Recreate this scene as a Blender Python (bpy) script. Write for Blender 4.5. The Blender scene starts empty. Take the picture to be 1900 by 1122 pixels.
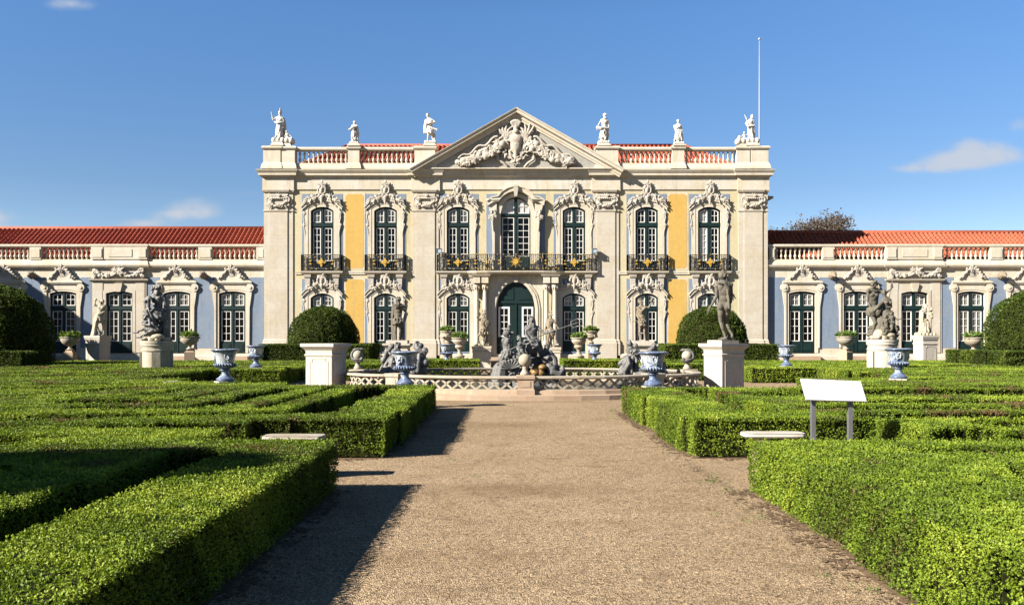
import bpy, math, random
import numpy as np
from mathutils import Vector, Matrix
from mathutils.geometry import tessellate_polygon

rng = np.random.default_rng(11)
random.seed(11)
PI = math.pi
SC = bpy.context.scene
COL = SC.collection
# photograph's optics: focal length in pixels of the 1900 px wide frame, eye height, horizon row
F, EYE, HY, CX = 1650.0, 1.65, 627.0, 950.0
def at(px, py, Y):
    return ((px - CX) * Y / F, Y, EYE - (py - HY) * Y / F)

# ------------------------------------------------------------------ materials
def nd(nt, kind, **kw):
    n = nt.nodes.new(kind)
    for k, v in kw.items():
        if k in n.inputs: n.inputs[k].default_value = v
        else: setattr(n, k, v)
    return n

def ramp(nt, fac, stops, interp='LINEAR'):
    r = nt.nodes.new('ShaderNodeValToRGB')
    r.color_ramp.interpolation = interp
    e = r.color_ramp.elements
    while len(e) < len(stops): e.new(0.5)
    for el, (p, c) in zip(e, stops):
        el.position = p
        el.color = (c[0], c[1], c[2], 1)
    nt.links.new(fac, r.inputs[0])
    return r

def mixc(nt, fac, a, b, mode='MIX'):
    m = nt.nodes.new('ShaderNodeMix'); m.data_type = 'RGBA'; m.blend_type = mode
    for sock, v in ((m.inputs[0], fac), (m.inputs[6], a), (m.inputs[7], b)):
        if hasattr(v, 'links') or hasattr(v, 'is_linked'): nt.links.new(v, sock)
        elif isinstance(v, (int, float)): sock.default_value = v
        else: sock.default_value = (v[0], v[1], v[2], 1)
    return m.outputs[2]

def noise(nt, scale, detail=4, rough=0.55, coord=None, dist=0.0):
    n = nd(nt, 'ShaderNodeTexNoise', Scale=scale, Detail=detail, Roughness=rough, Distortion=dist)
    if coord is not None: nt.links.new(coord, n.inputs['Vector'])
    return n.outputs['Fac']

def new_mat(name, rough=0.7, spec=0.3):
    m = bpy.data.materials.new(name); m.use_nodes = True
    nt = m.node_tree
    b = nt.nodes['Principled BSDF']
    b.inputs['Roughness'].default_value = rough
    b.inputs['Specular IOR Level'].default_value = spec
    tc = nt.nodes.new('ShaderNodeTexCoord')
    geo = nt.nodes.new('ShaderNodeNewGeometry')
    return m, nt, b, tc.outputs['Object'], geo.outputs['Position']

def add_bump(nt, b, height, strength, dist=0.01):
    bp = nd(nt, 'ShaderNodeBump', Strength=strength, Distance=dist)
    nt.links.new(height, bp.inputs['Height'])
    nt.links.new(bp.outputs['Normal'], b.inputs['Normal'])

def stone_mat(name, base, dark, warm, rough=0.8, scale=1.0, stain=0.5, joints=None, bump=0.25):
    base, dark, warm = ([c * k for c, k in zip(q, (.466, .457, .443))] for q in (base, dark, warm))
    m, nt, b, oc, pos = new_mat(name, rough)
    n1 = noise(nt, 0.9 * scale, 6, 0.6, pos)
    n2 = noise(nt, 6.0 * scale, 5, 0.65, pos)
    n3 = noise(nt, 34 * scale, 3, 0.6, pos)
    mp = nd(nt, 'ShaderNodeMapping'); mp.inputs['Scale'].default_value = (2.2, 2.2, 0.35)
    nt.links.new(pos, mp.inputs['Vector'])
    n4 = noise(nt, 1.3 * scale, 5, 0.6, mp.outputs[0])
    r1 = ramp(nt, n1, [(0.38, base), (0.66, warm)])
    r2 = ramp(nt, n2, [(0.30, (0.72,) * 3), (0.62, (1, 1, 1))])
    c = mixc(nt, 0.45, r1.outputs[0], r2.outputs[0], 'MULTIPLY')
    f4 = ramp(nt, n4, [(0.52, (0, 0, 0)), (0.74, (stain,) * 3)])
    c = mixc(nt, f4.outputs[0], c, dark)
    r3 = ramp(nt, n3, [(0.3, (0.82,) * 3), (0.6, (1, 1, 1))])
    c = mixc(nt, 0.5, c, r3.outputs[0], 'MULTIPLY')
    if joints:
        br = nd(nt, 'ShaderNodeTexBrick', Scale=1.0)
        br.inputs['Mortar Size'].default_value = 0.008
        br.inputs['Brick Width'].default_value = joints[0]; br.inputs['Row Height'].default_value = joints[1]
        br.inputs['Color1'].default_value = (1, 1, 1, 1); br.inputs['Color2'].default_value = (0.93, 0.91, 0.88, 1)
        br.inputs['Mortar'].default_value = (0.80, 0.76, 0.70, 1)
        sx = nt.nodes.new('ShaderNodeSeparateXYZ'); nt.links.new(pos, sx.inputs[0])
        cx = nt.nodes.new('ShaderNodeCombineXYZ')
        nt.links.new(sx.outputs[0], cx.inputs[0]); nt.links.new(sx.outputs[2], cx.inputs[1])
        nt.links.new(cx.outputs[0], br.inputs['Vector'])
        c = mixc(nt, 0.8, c, br.outputs['Color'], 'MULTIPLY')
    nt.links.new(c, b.inputs['Base Color'])
    add_bump(nt, b, n2, bump, 0.02)
    return m

M = {}
M['stone'] = stone_mat('limestone', (0.83, 0.785, 0.68), (0.46, 0.39, 0.29), (0.80, 0.70, 0.53), stain=0.5)
M['ashlar'] = stone_mat('ashlar limestone', (0.75, 0.71, 0.625), (0.58, 0.46, 0.34), (0.72, 0.64, 0.51), stain=0.4, joints=(1.1, 0.62), bump=0.15)
M['frieze'] = stone_mat('stained frieze limestone', (0.82, 0.79, 0.725), (0.47, 0.39, 0.26), (0.79, 0.70, 0.53), stain=0.6, joints=(1.4, 3.0))
M['carved'] = stone_mat('carved limestone', (0.66, 0.62, 0.55), (0.40, 0.34, 0.28), (0.60, 0.53, 0.44), stain=0.55, scale=1.6)
M['cream'] = stone_mat('cream plaster', (0.76, 0.69, 0.475), (0.52, 0.45, 0.32), (0.74, 0.64, 0.40), stain=0.65, bump=0.06)
M['slate'] = stone_mat('blue grey plaster', (0.245, 0.330, 0.470), (0.17, 0.215, 0.28), (0.285, 0.355, 0.465), stain=0.7, bump=0.06)
M['yellow'] = stone_mat('yellow plaster', (0.79, 0.52, 0.14), (0.56, 0.40, 0.17), (0.77, 0.485, 0.115), stain=0.6, bump=0.06)
M['blueslab'] = stone_mat('pale tympanum plaster', (0.50, 0.50, 0.47), (0.40, 0.39, 0.35), (0.54, 0.51, 0.44), stain=0.5)
M['white_marble'] = stone_mat('white marble', (0.86, 0.84, 0.80), (0.55, 0.52, 0.47), (0.82, 0.78, 0.71), stain=0.3, scale=2)
M['old_marble'] = stone_mat('lichened marble', (0.66, 0.61, 0.50), (0.24, 0.22, 0.14), (0.55, 0.48, 0.34), stain=0.8, scale=2.4)
M['pedestal'] = stone_mat('pedestal marble', (0.72, 0.68, 0.61), (0.38, 0.34, 0.28), (0.74, 0.66, 0.56), stain=0.5, scale=1.6)
M['pink_stone'] = stone_mat('rosy limestone', (0.60, 0.46, 0.34), (0.40, 0.28, 0.18), (0.56, 0.40, 0.27), stain=0.55, scale=1.6)
M['grey_statue'] = stone_mat('weathered grey stone', (0.150, 0.139, 0.112), (0.058, 0.055, 0.045), (0.205, 0.18, 0.135), stain=0.65, scale=2.6)
M['lead'] = stone_mat('grey lead', (0.155, 0.157, 0.158), (0.05, 0.051, 0.053), (0.235, 0.23, 0.22), stain=0.6, scale=3.0, rough=0.55)
M['tan_statue'] = stone_mat('tan weathered stone', (0.33, 0.28, 0.21), (0.14, 0.115, 0.085), (0.36, 0.295, 0.21), stain=0.5, scale=2.4)
M['urn'] = stone_mat('urn stone', (0.56, 0.51, 0.43), (0.27, 0.24, 0.18), (0.50, 0.42, 0.30), stain=0.6, scale=2.6)

def flat_mat(name, col, rough=0.5, spec=0.4, metal=0.0, var=0.12, scale=8):
    m, nt, b, oc, pos = new_mat(name, rough, spec)
    col = [c * .82 for c in col]
    n = noise(nt, scale, 4, 0.6, pos)
    r = ramp(nt, n, [(0.3, [c * (1 - var) for c in col]), (0.7, [min(1, c * (1 + var)) for c in col])])
    nt.links.new(r.outputs[0], b.inputs['Base Color'])
    b.inputs['Metallic'].default_value = metal
    return m
M['green'] = flat_mat('dark green paint', (0.0045, 0.0165, 0.0155), 0.5, 0.22, var=0.25, scale=3)
M['sash'] = flat_mat('white sash paint', (0.56, 0.55, 0.52), 0.5, 0.3, var=0.06)
M['glass'] = flat_mat('dark window glass', (0.0035, 0.0032, 0.003), 0.14, 0.18, var=0.6, scale=1.3)
M['curtain'] = flat_mat('glass over pale curtain', (0.15, 0.145, 0.125), 0.12, 0.3, var=0.55, scale=4)
M['blind'] = flat_mat('glass over white blind', (0.40, 0.39, 0.36), 0.15, 0.3, var=0.1, scale=4)
M['iron'] = flat_mat('black wrought iron', (0.016, 0.017, 0.017), 0.4, 0.5, var=0.2)
M['gold'] = flat_mat('gilding', (0.42, 0.26, 0.042), 0.4, 0.5, metal=0.2, var=0.25, scale=14)
M['signwhite'] = flat_mat('white sign panel', (0.44, 0.43, 0.44), 0.4, 0.4, var=0.025, scale=5)
M['signpost'] = flat_mat('grey steel post', (0.13, 0.13, 0.135), 0.4, 0.5, metal=0.3, var=0.1)
M['pole'] = flat_mat('painted pole', (0.28, 0.28, 0.29), 0.4, 0.5, var=0.1)
M['copper'] = flat_mat('lamp metal', (0.10, 0.12, 0.13), 0.5, 0.4)
M['bark'] = flat_mat('bark', (0.10, 0.075, 0.055), 0.9, 0.1, var=0.3, scale=20)
M['soil'] = flat_mat('dark soil', (0.12, 0.082, 0.052), 0.95, 0.05, var=0.4, scale=20)
M['lampglass'] = flat_mat('lamp glass', (0.30, 0.36, 0.40), 0.1, 0.5)
M['rust'] = flat_mat('wet ochre lead', (0.16, 0.09, 0.03), 0.5, 0.4, var=0.5, scale=12)

def tile_mat(name, c0, c1, c2):
    m, nt, b, oc, pos = new_mat(name, 0.75, 0.25)
    n1 = noise(nt, 0.8, 5, 0.6, pos); n2 = noise(nt, 9, 3, 0.6, pos)
    c0, c1, c2 = ([c * .82 for c in q] for q in (c0, c1, c2))
    r = ramp(nt, n1, [(0.35, c0), (0.65, c1)])
    f = ramp(nt, n2, [(0.42, (0, 0, 0)), (0.68, (0.9,) * 3)])
    nt.links.new(mixc(nt, f.outputs[0], r.outputs[0], c2), b.inputs['Base Color'])
    return m
M['tile'] = tile_mat('terracotta tiles', (0.30, 0.062, 0.034), (0.35, 0.085, 0.046), (0.17, 0.048, 0.034))
M['tile2'] = tile_mat('orange terracotta tiles', (0.27, 0.066, 0.030), (0.31, 0.088, 0.042), (0.17, 0.048, 0.03))

def ceramic():
    m, nt, b, oc, pos = new_mat('blue and white glaze', 0.28, 0.5)
    n1 = noise(nt, 8.5, 5, 0.66, pos, 1.6); n2 = noise(nt, 3.0, 2, 0.5, pos)
    sz = nt.nodes.new('ShaderNodeSeparateXYZ'); nt.links.new(oc, sz.inputs[0])
    band = ramp(nt, sz.outputs[2], [(0.0, (.17,) * 3), (.26, (.13,) * 3), (.32, (.02,) * 3), (.46, (.10,) * 3), (.50, (.0,) * 3), (.69, (.0,) * 3), (.73, (.14,) * 3)])
    ad = nd(nt, 'ShaderNodeMath'); ad.operation = 'ADD'; nt.links.new(n1, ad.inputs[0]); nt.links.new(band.outputs[0], ad.inputs[1]); n1 = ad.outputs[0]
    mx = nd(nt, 'ShaderNodeMath'); mx.operation = 'MULTIPLY_ADD'
    nt.links.new(n2, mx.inputs[0]); mx.inputs[1].default_value = 0.45; nt.links.new(n1, mx.inputs[2])
    r = ramp(nt, mx.outputs[0], [(0.60, (0.31, 0.315, 0.30)), (0.74, (0.25, 0.27, 0.28)), (0.80, (0.105, 0.135, 0.195)), (0.95, (0.06, 0.082, 0.14))])
    nt.links.new(r.outputs[0], b.inputs['Base Color'])
    return m
M['ceramic'] = ceramic()
M['ceramic_blue'] = flat_mat('blue glaze', (0.095, 0.125, 0.19), 0.3, 0.5, var=0.6, scale=18)

def leaf_mat(name, stops, trans=0.24):
    m = bpy.data.materials.new(name); m.use_nodes = True
    nt = m.node_tree
    b = nt.nodes['Principled BSDF']; out = nt.nodes['Material Output']
    at_ = nt.nodes.new('ShaderNodeAttribute'); at_.attribute_name = 'tint'
    r = ramp(nt, at_.outputs['Fac'], [(a_, [c * k_ for c, k_ in zip(q, (.80, .84, .9))]) for a_, q in stops])
    b.inputs['Roughness'].default_value = 0.55; b.inputs['Specular IOR Level'].default_value = 0.18
    nt.links.new(r.outputs[0], b.inputs['Base Color'])
    tr = nt.nodes.new('ShaderNodeBsdfTranslucent')
    hs = nd(nt, 'ShaderNodeMix'); hs.data_type = 'RGBA'; hs.blend_type = 'MULTIPLY'; hs.inputs[0].default_value = 1
    nt.links.new(r.outputs[0], hs.inputs[6]); hs.inputs[7].default_value = (1.15, 1.1, 0.45, 1)
    nt.links.new(hs.outputs[2], tr.inputs['Color'])
    mx = nt.nodes.new('ShaderNodeMixShader'); mx.inputs[0].default_value = trans
    nt.links.new(b.outputs[0], mx.inputs[1]); nt.links.new(tr.outputs[0], mx.inputs[2])
    nt.links.new(mx.outputs[0], out.inputs['Surface'])
    return m
M['box_leaf'] = leaf_mat('box leaves', [(0.0, (0.15, 0.095, 0.04)), (0.12, (0.13, 0.10, 0.025)), (0.24, (0.055, 0.085, 0.009)), (0.5, (0.115, 0.165, 0.012)), (0.8, (0.19, 0.25, 0.02)), (1.0, (0.30, 0.33, 0.04))])
M['yew_leaf'] = leaf_mat('dome leaves', [(0.0, (0.03, 0.042, 0.006)), (0.5, (0.05, 0.076, 0.008)), (0.85, (0.085, 0.12, 0.012)), (1.0, (0.16, 0.18, 0.03))], 0.22)
M['pot_leaf'] = leaf_mat('pot plant leaves', [(0.0, (0.09, 0.10, 0.03)), (0.5, (0.10, 0.17, 0.03)), (1.0, (0.22, 0.28, 0.07))], 0.35)
M['dry_leaf'] = leaf_mat('dry leaves', [(0.0, (0.075, 0.052, 0.038)), (0.5, (0.11, 0.078, 0.056)), (1.0, (0.16, 0.118, 0.08))], 0.3)
M['core'] = flat_mat('hedge twigs', (0.016, 0.018, 0.005), 0.95, 0.05, var=0.4, scale=30)

def gravel():
    m, nt, b, oc, pos = new_mat('gravel', 0.95, 0.1)
    n1 = noise(nt, 0.35, 6, 0.6, pos); n2 = noise(nt, 2.3, 5, 0.65, pos, 0.6)
    n3 = noise(nt, 70, 3, 0.7, pos); n5 = noise(nt, 240, 2, 0.6, pos)
    v = nd(nt, 'ShaderNodeTexVoronoi', Scale=85.0); nt.links.new(pos, v.inputs['Vector'])
    v2 = nd(nt, 'ShaderNodeTexVoronoi', Scale=38.0); nt.links.new(pos, v2.inputs['Vector'])
    sp = nt.nodes.new('ShaderNodeSeparateColor'); nt.links.new(v.outputs['Color'], sp.inputs[0])
    sp2 = nt.nodes.new('ShaderNodeSeparateColor'); nt.links.new(v2.outputs['Color'], sp2.inputs[0])
    r1 = ramp(nt, n1, [(0.3, (0.226, 0.166, 0.104)), (0.7, (0.298, 0.226, 0.148))])
    grain = ramp(nt, sp.outputs[0], [(0.0, (0.20, 0.18, 0.17)), (0.25, (0.66, 0.63, 0.60)), (0.7, (1.05, 1.03, 1.0)), (1.0, (1.6, 1.58, 1.55))])
    c = mixc(nt, 0.95, r1.outputs[0], grain.outputs[0], 'MULTIPLY')
    g2 = ramp(nt, sp2.outputs[1], [(0.0, (0.35, 0.32, 0.3)), (0.13, (1, 1, 1)), (0.9, (1, 1, 1)), (1.0, (1.5, 1.48, 1.45))])
    c = mixc(nt, 0.7, c, g2.outputs[0], 'MULTIPLY')
    d = ramp(nt, n2, [(0.52, (0, 0, 0)), (0.74, (0.6,) * 3)])
    c = mixc(nt, d.outputs[0], c, (0.10, 0.066, 0.036))
    sp3 = nt.nodes.new('ShaderNodeSeparateXYZ'); nt.links.new(pos, sp3.inputs[0])
    def mt(op, a, b_):
        q = nt.nodes.new('ShaderNodeMath'); q.operation = op
        for i, x in enumerate((a, b_)):
            if isinstance(x, (int, float)): q.inputs[i].default_value = x
            else: nt.links.new(x, q.inputs[i])
        return q.outputs[0]
    for (wx0, wy0, rx0, ry0, am) in ((.05, 9.7, 1.3, .55, .75), (-.35, 17.0, 1.6, .7, .6), (1.0, 7.9, .7, .3, .4), (1.6, 8.6, .45, .2, .5), (.5, 23.0, 2.4, .45, .5), (-.4, 6.7, .9, .4, .35)):
        ex_ = mt('DIVIDE', mt('SUBTRACT', sp3.outputs[0], wx0), rx0); ey_ = mt('DIVIDE', mt('SUBTRACT', sp3.outputs[1], wy0), ry0)
        dd = mt('SUBTRACT', 1.25, mt('ADD', mt('MULTIPLY', ex_, ex_), mt('MULTIPLY', ey_, ey_)))
        mk = nt.nodes.new('ShaderNodeMath'); mk.operation = 'MULTIPLY'; mk.use_clamp = True
        nt.links.new(mt('MULTIPLY', mt('MAXIMUM', dd, 0.0), am), mk.inputs[0]); nt.links.new(mt('MULTIPLY', n2, 1.1), mk.inputs[1])
        c = mixc(nt, mk.outputs[0], c, (0.12, 0.078, 0.04))
    g = ramp(nt, n3, [(0.35, (0.75,) * 3), (0.6, (1.05,) * 3)])
    c = mixc(nt, 0.7, c, g.outputs[0], 'MULTIPLY')
    nt.links.new(c, b.inputs['Base Color'])
    hm = nd(nt, 'ShaderNodeMath'); hm.operation = 'ADD'
    nt.links.new(v.outputs['Distance'], hm.inputs[0]); nt.links.new(n3, hm.inputs[1])
    add_bump(nt, b, hm.outputs[0], 0.9, 0.012)
    return m
M['gravel'] = gravel()
def water():
    m, nt, b, oc, pos = new_mat('basin water', 0.22, 0.15)
    b.inputs['Base Color'].default_value = (0.012, 0.016, 0.012, 1)
    add_bump(nt, b, noise(nt, 9, 3, 0.5, pos), 0.12, 0.02)
    return m
M['water'] = water()

# ------------------------------------------------------------------ objects
def link(o):
    COL.objects.link(o); return o
def setp(o, label=None, cat=None, group=None, kind=None):
    for k, v in (('label', label), ('category', cat), ('group', group), ('kind', kind)):
        if v: o[k] = v
    return o
def thing(name, loc=(0, 0, 0), rz=0, label=None, cat=None, group=None, scale=1):
    o = link(bpy.data.objects.new(name, None)); o.empty_display_size = 0.2
    o.location = loc; o.rotation_euler = (0, 0, rz); o.scale = (scale,) * 3
    return setp(o, label, cat, group)
def kids(o): return [c for c in bpy.data.objects if c.parent == o]
def copy_tree(o, parent=None):
    ch = kids(o)
    c = link(o.copy()); c.parent = parent
    for k in ch: copy_tree(k, c)
    return c
def dup(o, parent, loc=(0, 0, 0), label=None):
    c = copy_tree(o, parent); c.location = loc
    if label: c['label'] = label
    return c

class MB:
    def __init__(s): s.v = []; s.f = []; s.n = 0
    def add(s, vs, fs):
        b = s.n
        s.v.extend(vs); s.n += len(vs)
        s.f.extend([tuple(i + b for i in f) for f in fs])
    def box(s, x0, x1, y0, y1, z0, z1):
        s.add([(x0, y0, z0), (x1, y0, z0), (x1, y1, z0), (x0, y1, z0), (x0, y0, z1), (x1, y0, z1), (x1, y1, z1), (x0, y1, z1)],
              [(0, 3, 2, 1), (4, 5, 6, 7), (0, 1, 5, 4), (1, 2, 6, 5), (2, 3, 7, 6), (3, 0, 4, 7)])
    def obox(s, p, q, w, h, up=(0, 0, 1)):
        """bar from p to q, w wide and h high"""
        p, q = Vector(p), Vector(q); d = (q - p).normalized(); u = Vector(up)
        a = d.cross(u)
        if a.length < 1e-4: a = Vector((1, 0, 0))
        a.normalize(); u = a.cross(d)
        a *= w / 2; u *= h / 2
        s.add([tuple(x) for x in (p - a - u, p + a - u, p + a + u, p - a + u, q - a - u, q + a - u, q + a + u, q - a + u)],
              [(0, 1, 2, 3), (7, 6, 5, 4), (0, 4, 5, 1), (1, 5, 6, 2), (2, 6, 7, 3), (3, 7, 4, 0)])
    def prism(s, outer, y0, y1, holes=(), back=False):
        """outline in x,z given depth from y0 (front) to y1"""
        loops = [outer] + list(holes)
        tri = tessellate_polygon([[Vector((x, z, 0)) for x, z in l] for l in loops])
        flat = [p for l in loops for p in l]
        n = len(flat)
        s.add([(x, y0, z) for x, z in flat] + [(x, y1, z) for x, z in flat], [])
        b = s.n - 2 * n
        for t in tri:
            s.f.append(tuple(b + i for i in t))
            if back: s.f.append(tuple(b + n + i for i in reversed(t)))
        k = b
        for l in loops:
            m = len(l)
            for i in range(m):
                j = (i + 1) % m
                s.f.append((k + i, k + j, k + n + j, k + n + i))
            k += m
    def lathe(s, prof, c=(0, 0, 0), n=20, sq=None):
        """prof: (r, z); sq: fraction of squareness (4 sides)"""
        b = s.n; vs = []
        for r, z in prof:
            for i in range(n):
                a = 2 * PI * i / n
                vs.append((c[0] + r * math.cos(a), c[1] + r * math.sin(a), c[2] + z))
        fs = []
        for k in range(len(prof) - 1):
            for i in range(n):
                j = (i + 1) % n
                fs.append((k * n + i, k * n + j, (k + 1) * n + j, (k + 1) * n + i))
        fs.append(tuple(range(n))[::-1]); fs.append(tuple((len(prof) - 1) * n + i for i in range(n)))
        s.add(vs, fs)
    def square(s, prof, c=(0, 0, 0), rot=0.0, sides=4):
        """stacked square courses: (half width, z)"""
        vs, fs = [], []
        for r, z in prof:
            R = r / math.cos(PI / sides)
            for i in range(sides):
                a = rot + PI / sides + 2 * PI * i / sides
                vs.append((c[0] + R * math.cos(a), c[1] + R * math.sin(a), c[2] + z))
        for k in range(len(prof) - 1):
            for i in range(sides):
                j = (i + 1) % sides
                fs.append((k * sides + i, k * sides + j, (k + 1) * sides + j, (k + 1) * sides + i))
        fs.append(tuple(range(sides))[::-1]); fs.append(tuple((len(prof) - 1) * sides + i for i in range(sides)))
        s.add(vs, fs)
    def tube(s, pts, r, n=6):
        pts = [Vector(p) for p in pts]; m = len(pts)
        rs = r if isinstance(r, (list, tuple)) else [r] * m
        prev = None; vs = []
        for i, p in enumerate(pts):
            d = (pts[min(i + 1, m - 1)] - pts[max(i - 1, 0)]).normalized()
            if prev is None:
                a = d.cross(Vector((0, 0, 1)))
                if a.length < 1e-3: a = d.cross(Vector((1, 0, 0)))
            else: a = prev - d * prev.dot(d)
            a.normalize(); prev = a; b2 = d.cross(a)
            for k in range(n):
                t = 2 * PI * k / n
                vs.append(tuple(p + (a * math.cos(t) + b2 * math.sin(t)) * rs[i]))
        fs = [(i * n + k, i * n + (k + 1) % n, (i + 1) * n + (k + 1) % n, (i + 1) * n + k) for i in range(m - 1) for k in range(n)]
        fs.append(tuple(range(n))[::-1]); fs.append(tuple((m - 1) * n + k for k in range(n)))
        s.add(vs, fs)
    def sweep(s, path, prof, closed=False, plane='xy', cap=True):
        """path in plan (x,y), prof (outward, z); plane 'xz': path (x,z), prof (outward in the plane, y). Outward is to the right of travel in plan, upward of travel in elevation."""
        m = len(path); k = len(prof); vs = []
        P = [Vector(p) for p in path]
        for i in range(m):
            if closed: a, c = P[i - 1], P[(i + 1) % m]
            else: a, c = P[max(i - 1, 0)], P[min(i + 1, m - 1)]
            d1 = (P[i] - a); d2 = (c - P[i])
            if d1.length < 1e-9: d1 = d2
            if d2.length < 1e-9: d2 = d1
            d1.normalize(); d2.normalize()
            if plane == 'xy': n1 = Vector((d1.y, -d1.x)); n2 = Vector((d2.y, -d2.x))
            else: n1 = Vector((-d1.y, d1.x)); n2 = Vector((-d2.y, d2.x))
            nn = (n1 + n2) / max(0.25, 1 + n1.dot(n2))
            for o, h in prof:
                q = P[i] + nn * o
                vs.append((q.x, q.y, h) if plane == 'xy' else (q.x, h, q.y))
        fs = []
        for i in range(m if closed else m - 1):
            j = (i + 1) % m
            for t in range(k - 1):
                fs.append((i * k + t, j * k + t, j * k + t + 1, i * k + t + 1))
        if cap and not closed:
            fs.append(tuple(range(k))); fs.append(tuple((m - 1) * k + t for t in range(k))[::-1])
        s.add(vs, fs)
    def build(s, name, mat, parent=None, smooth=False, label=None, angle=None):
        me = bpy.data.meshes.new(name); me.from_pydata(s.v, [], s.f); me.validate()
        me.materials.append(mat if not isinstance(mat, str) else M[mat])
        if smooth:
            me.polygons.foreach_set('use_smooth', [True] * len(me.polygons))
            if angle is not None:
                try: me.set_sharp_from_angle(angle=math.radians(angle))
                except Exception: pass
        me.update()
        o = link(bpy.data.objects.new(name, me))
        if parent is not None: o.parent = parent
        if label: o['label'] = label
        return o

def inst(name, mesh, parent, loc=(0, 0, 0), rot=(0, 0, 0), scale=(1, 1, 1)):
    o = link(bpy.data.objects.new(name, mesh)); o.parent = parent
    o.location = loc; o.rotation_euler = rot
    o.scale = scale if isinstance(scale, tuple) else (scale,) * 3
    return o

def arc(x0, x1, zs, zt, n=12):
    """points of a segmental arc from (x0,zs) over the top zt to (x1,zs)"""
    w = (x1 - x0) / 2; h = zt - zs; R = (w * w + h * h) / (2 * h); cz = zt - R; cx = (x0 + x1) / 2
    a = math.atan2(zs - cz, w)
    return [(cx + R * math.cos(PI - a - (PI - 2 * a) * i / n), cz + R * math.sin(PI - a - (PI - 2 * a) * i / n)) for i in range(n + 1)]
def arch(cx, w, z0, zs, zt, n=12):
    return [(cx - w / 2, z0)] + arc(cx - w / 2, cx + w / 2, zs, zt, n) + [(cx + w / 2, z0)]
def rect(x0, x1, z0, z1): return [(x0, z0), (x0, z1), (x1, z1), (x1, z0)]
def circ(cx, cz, r, n=16): return [(cx + r * math.cos(2 * PI * i / n), cz + r * math.sin(2 * PI * i / n)) for i in range(n)]

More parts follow.
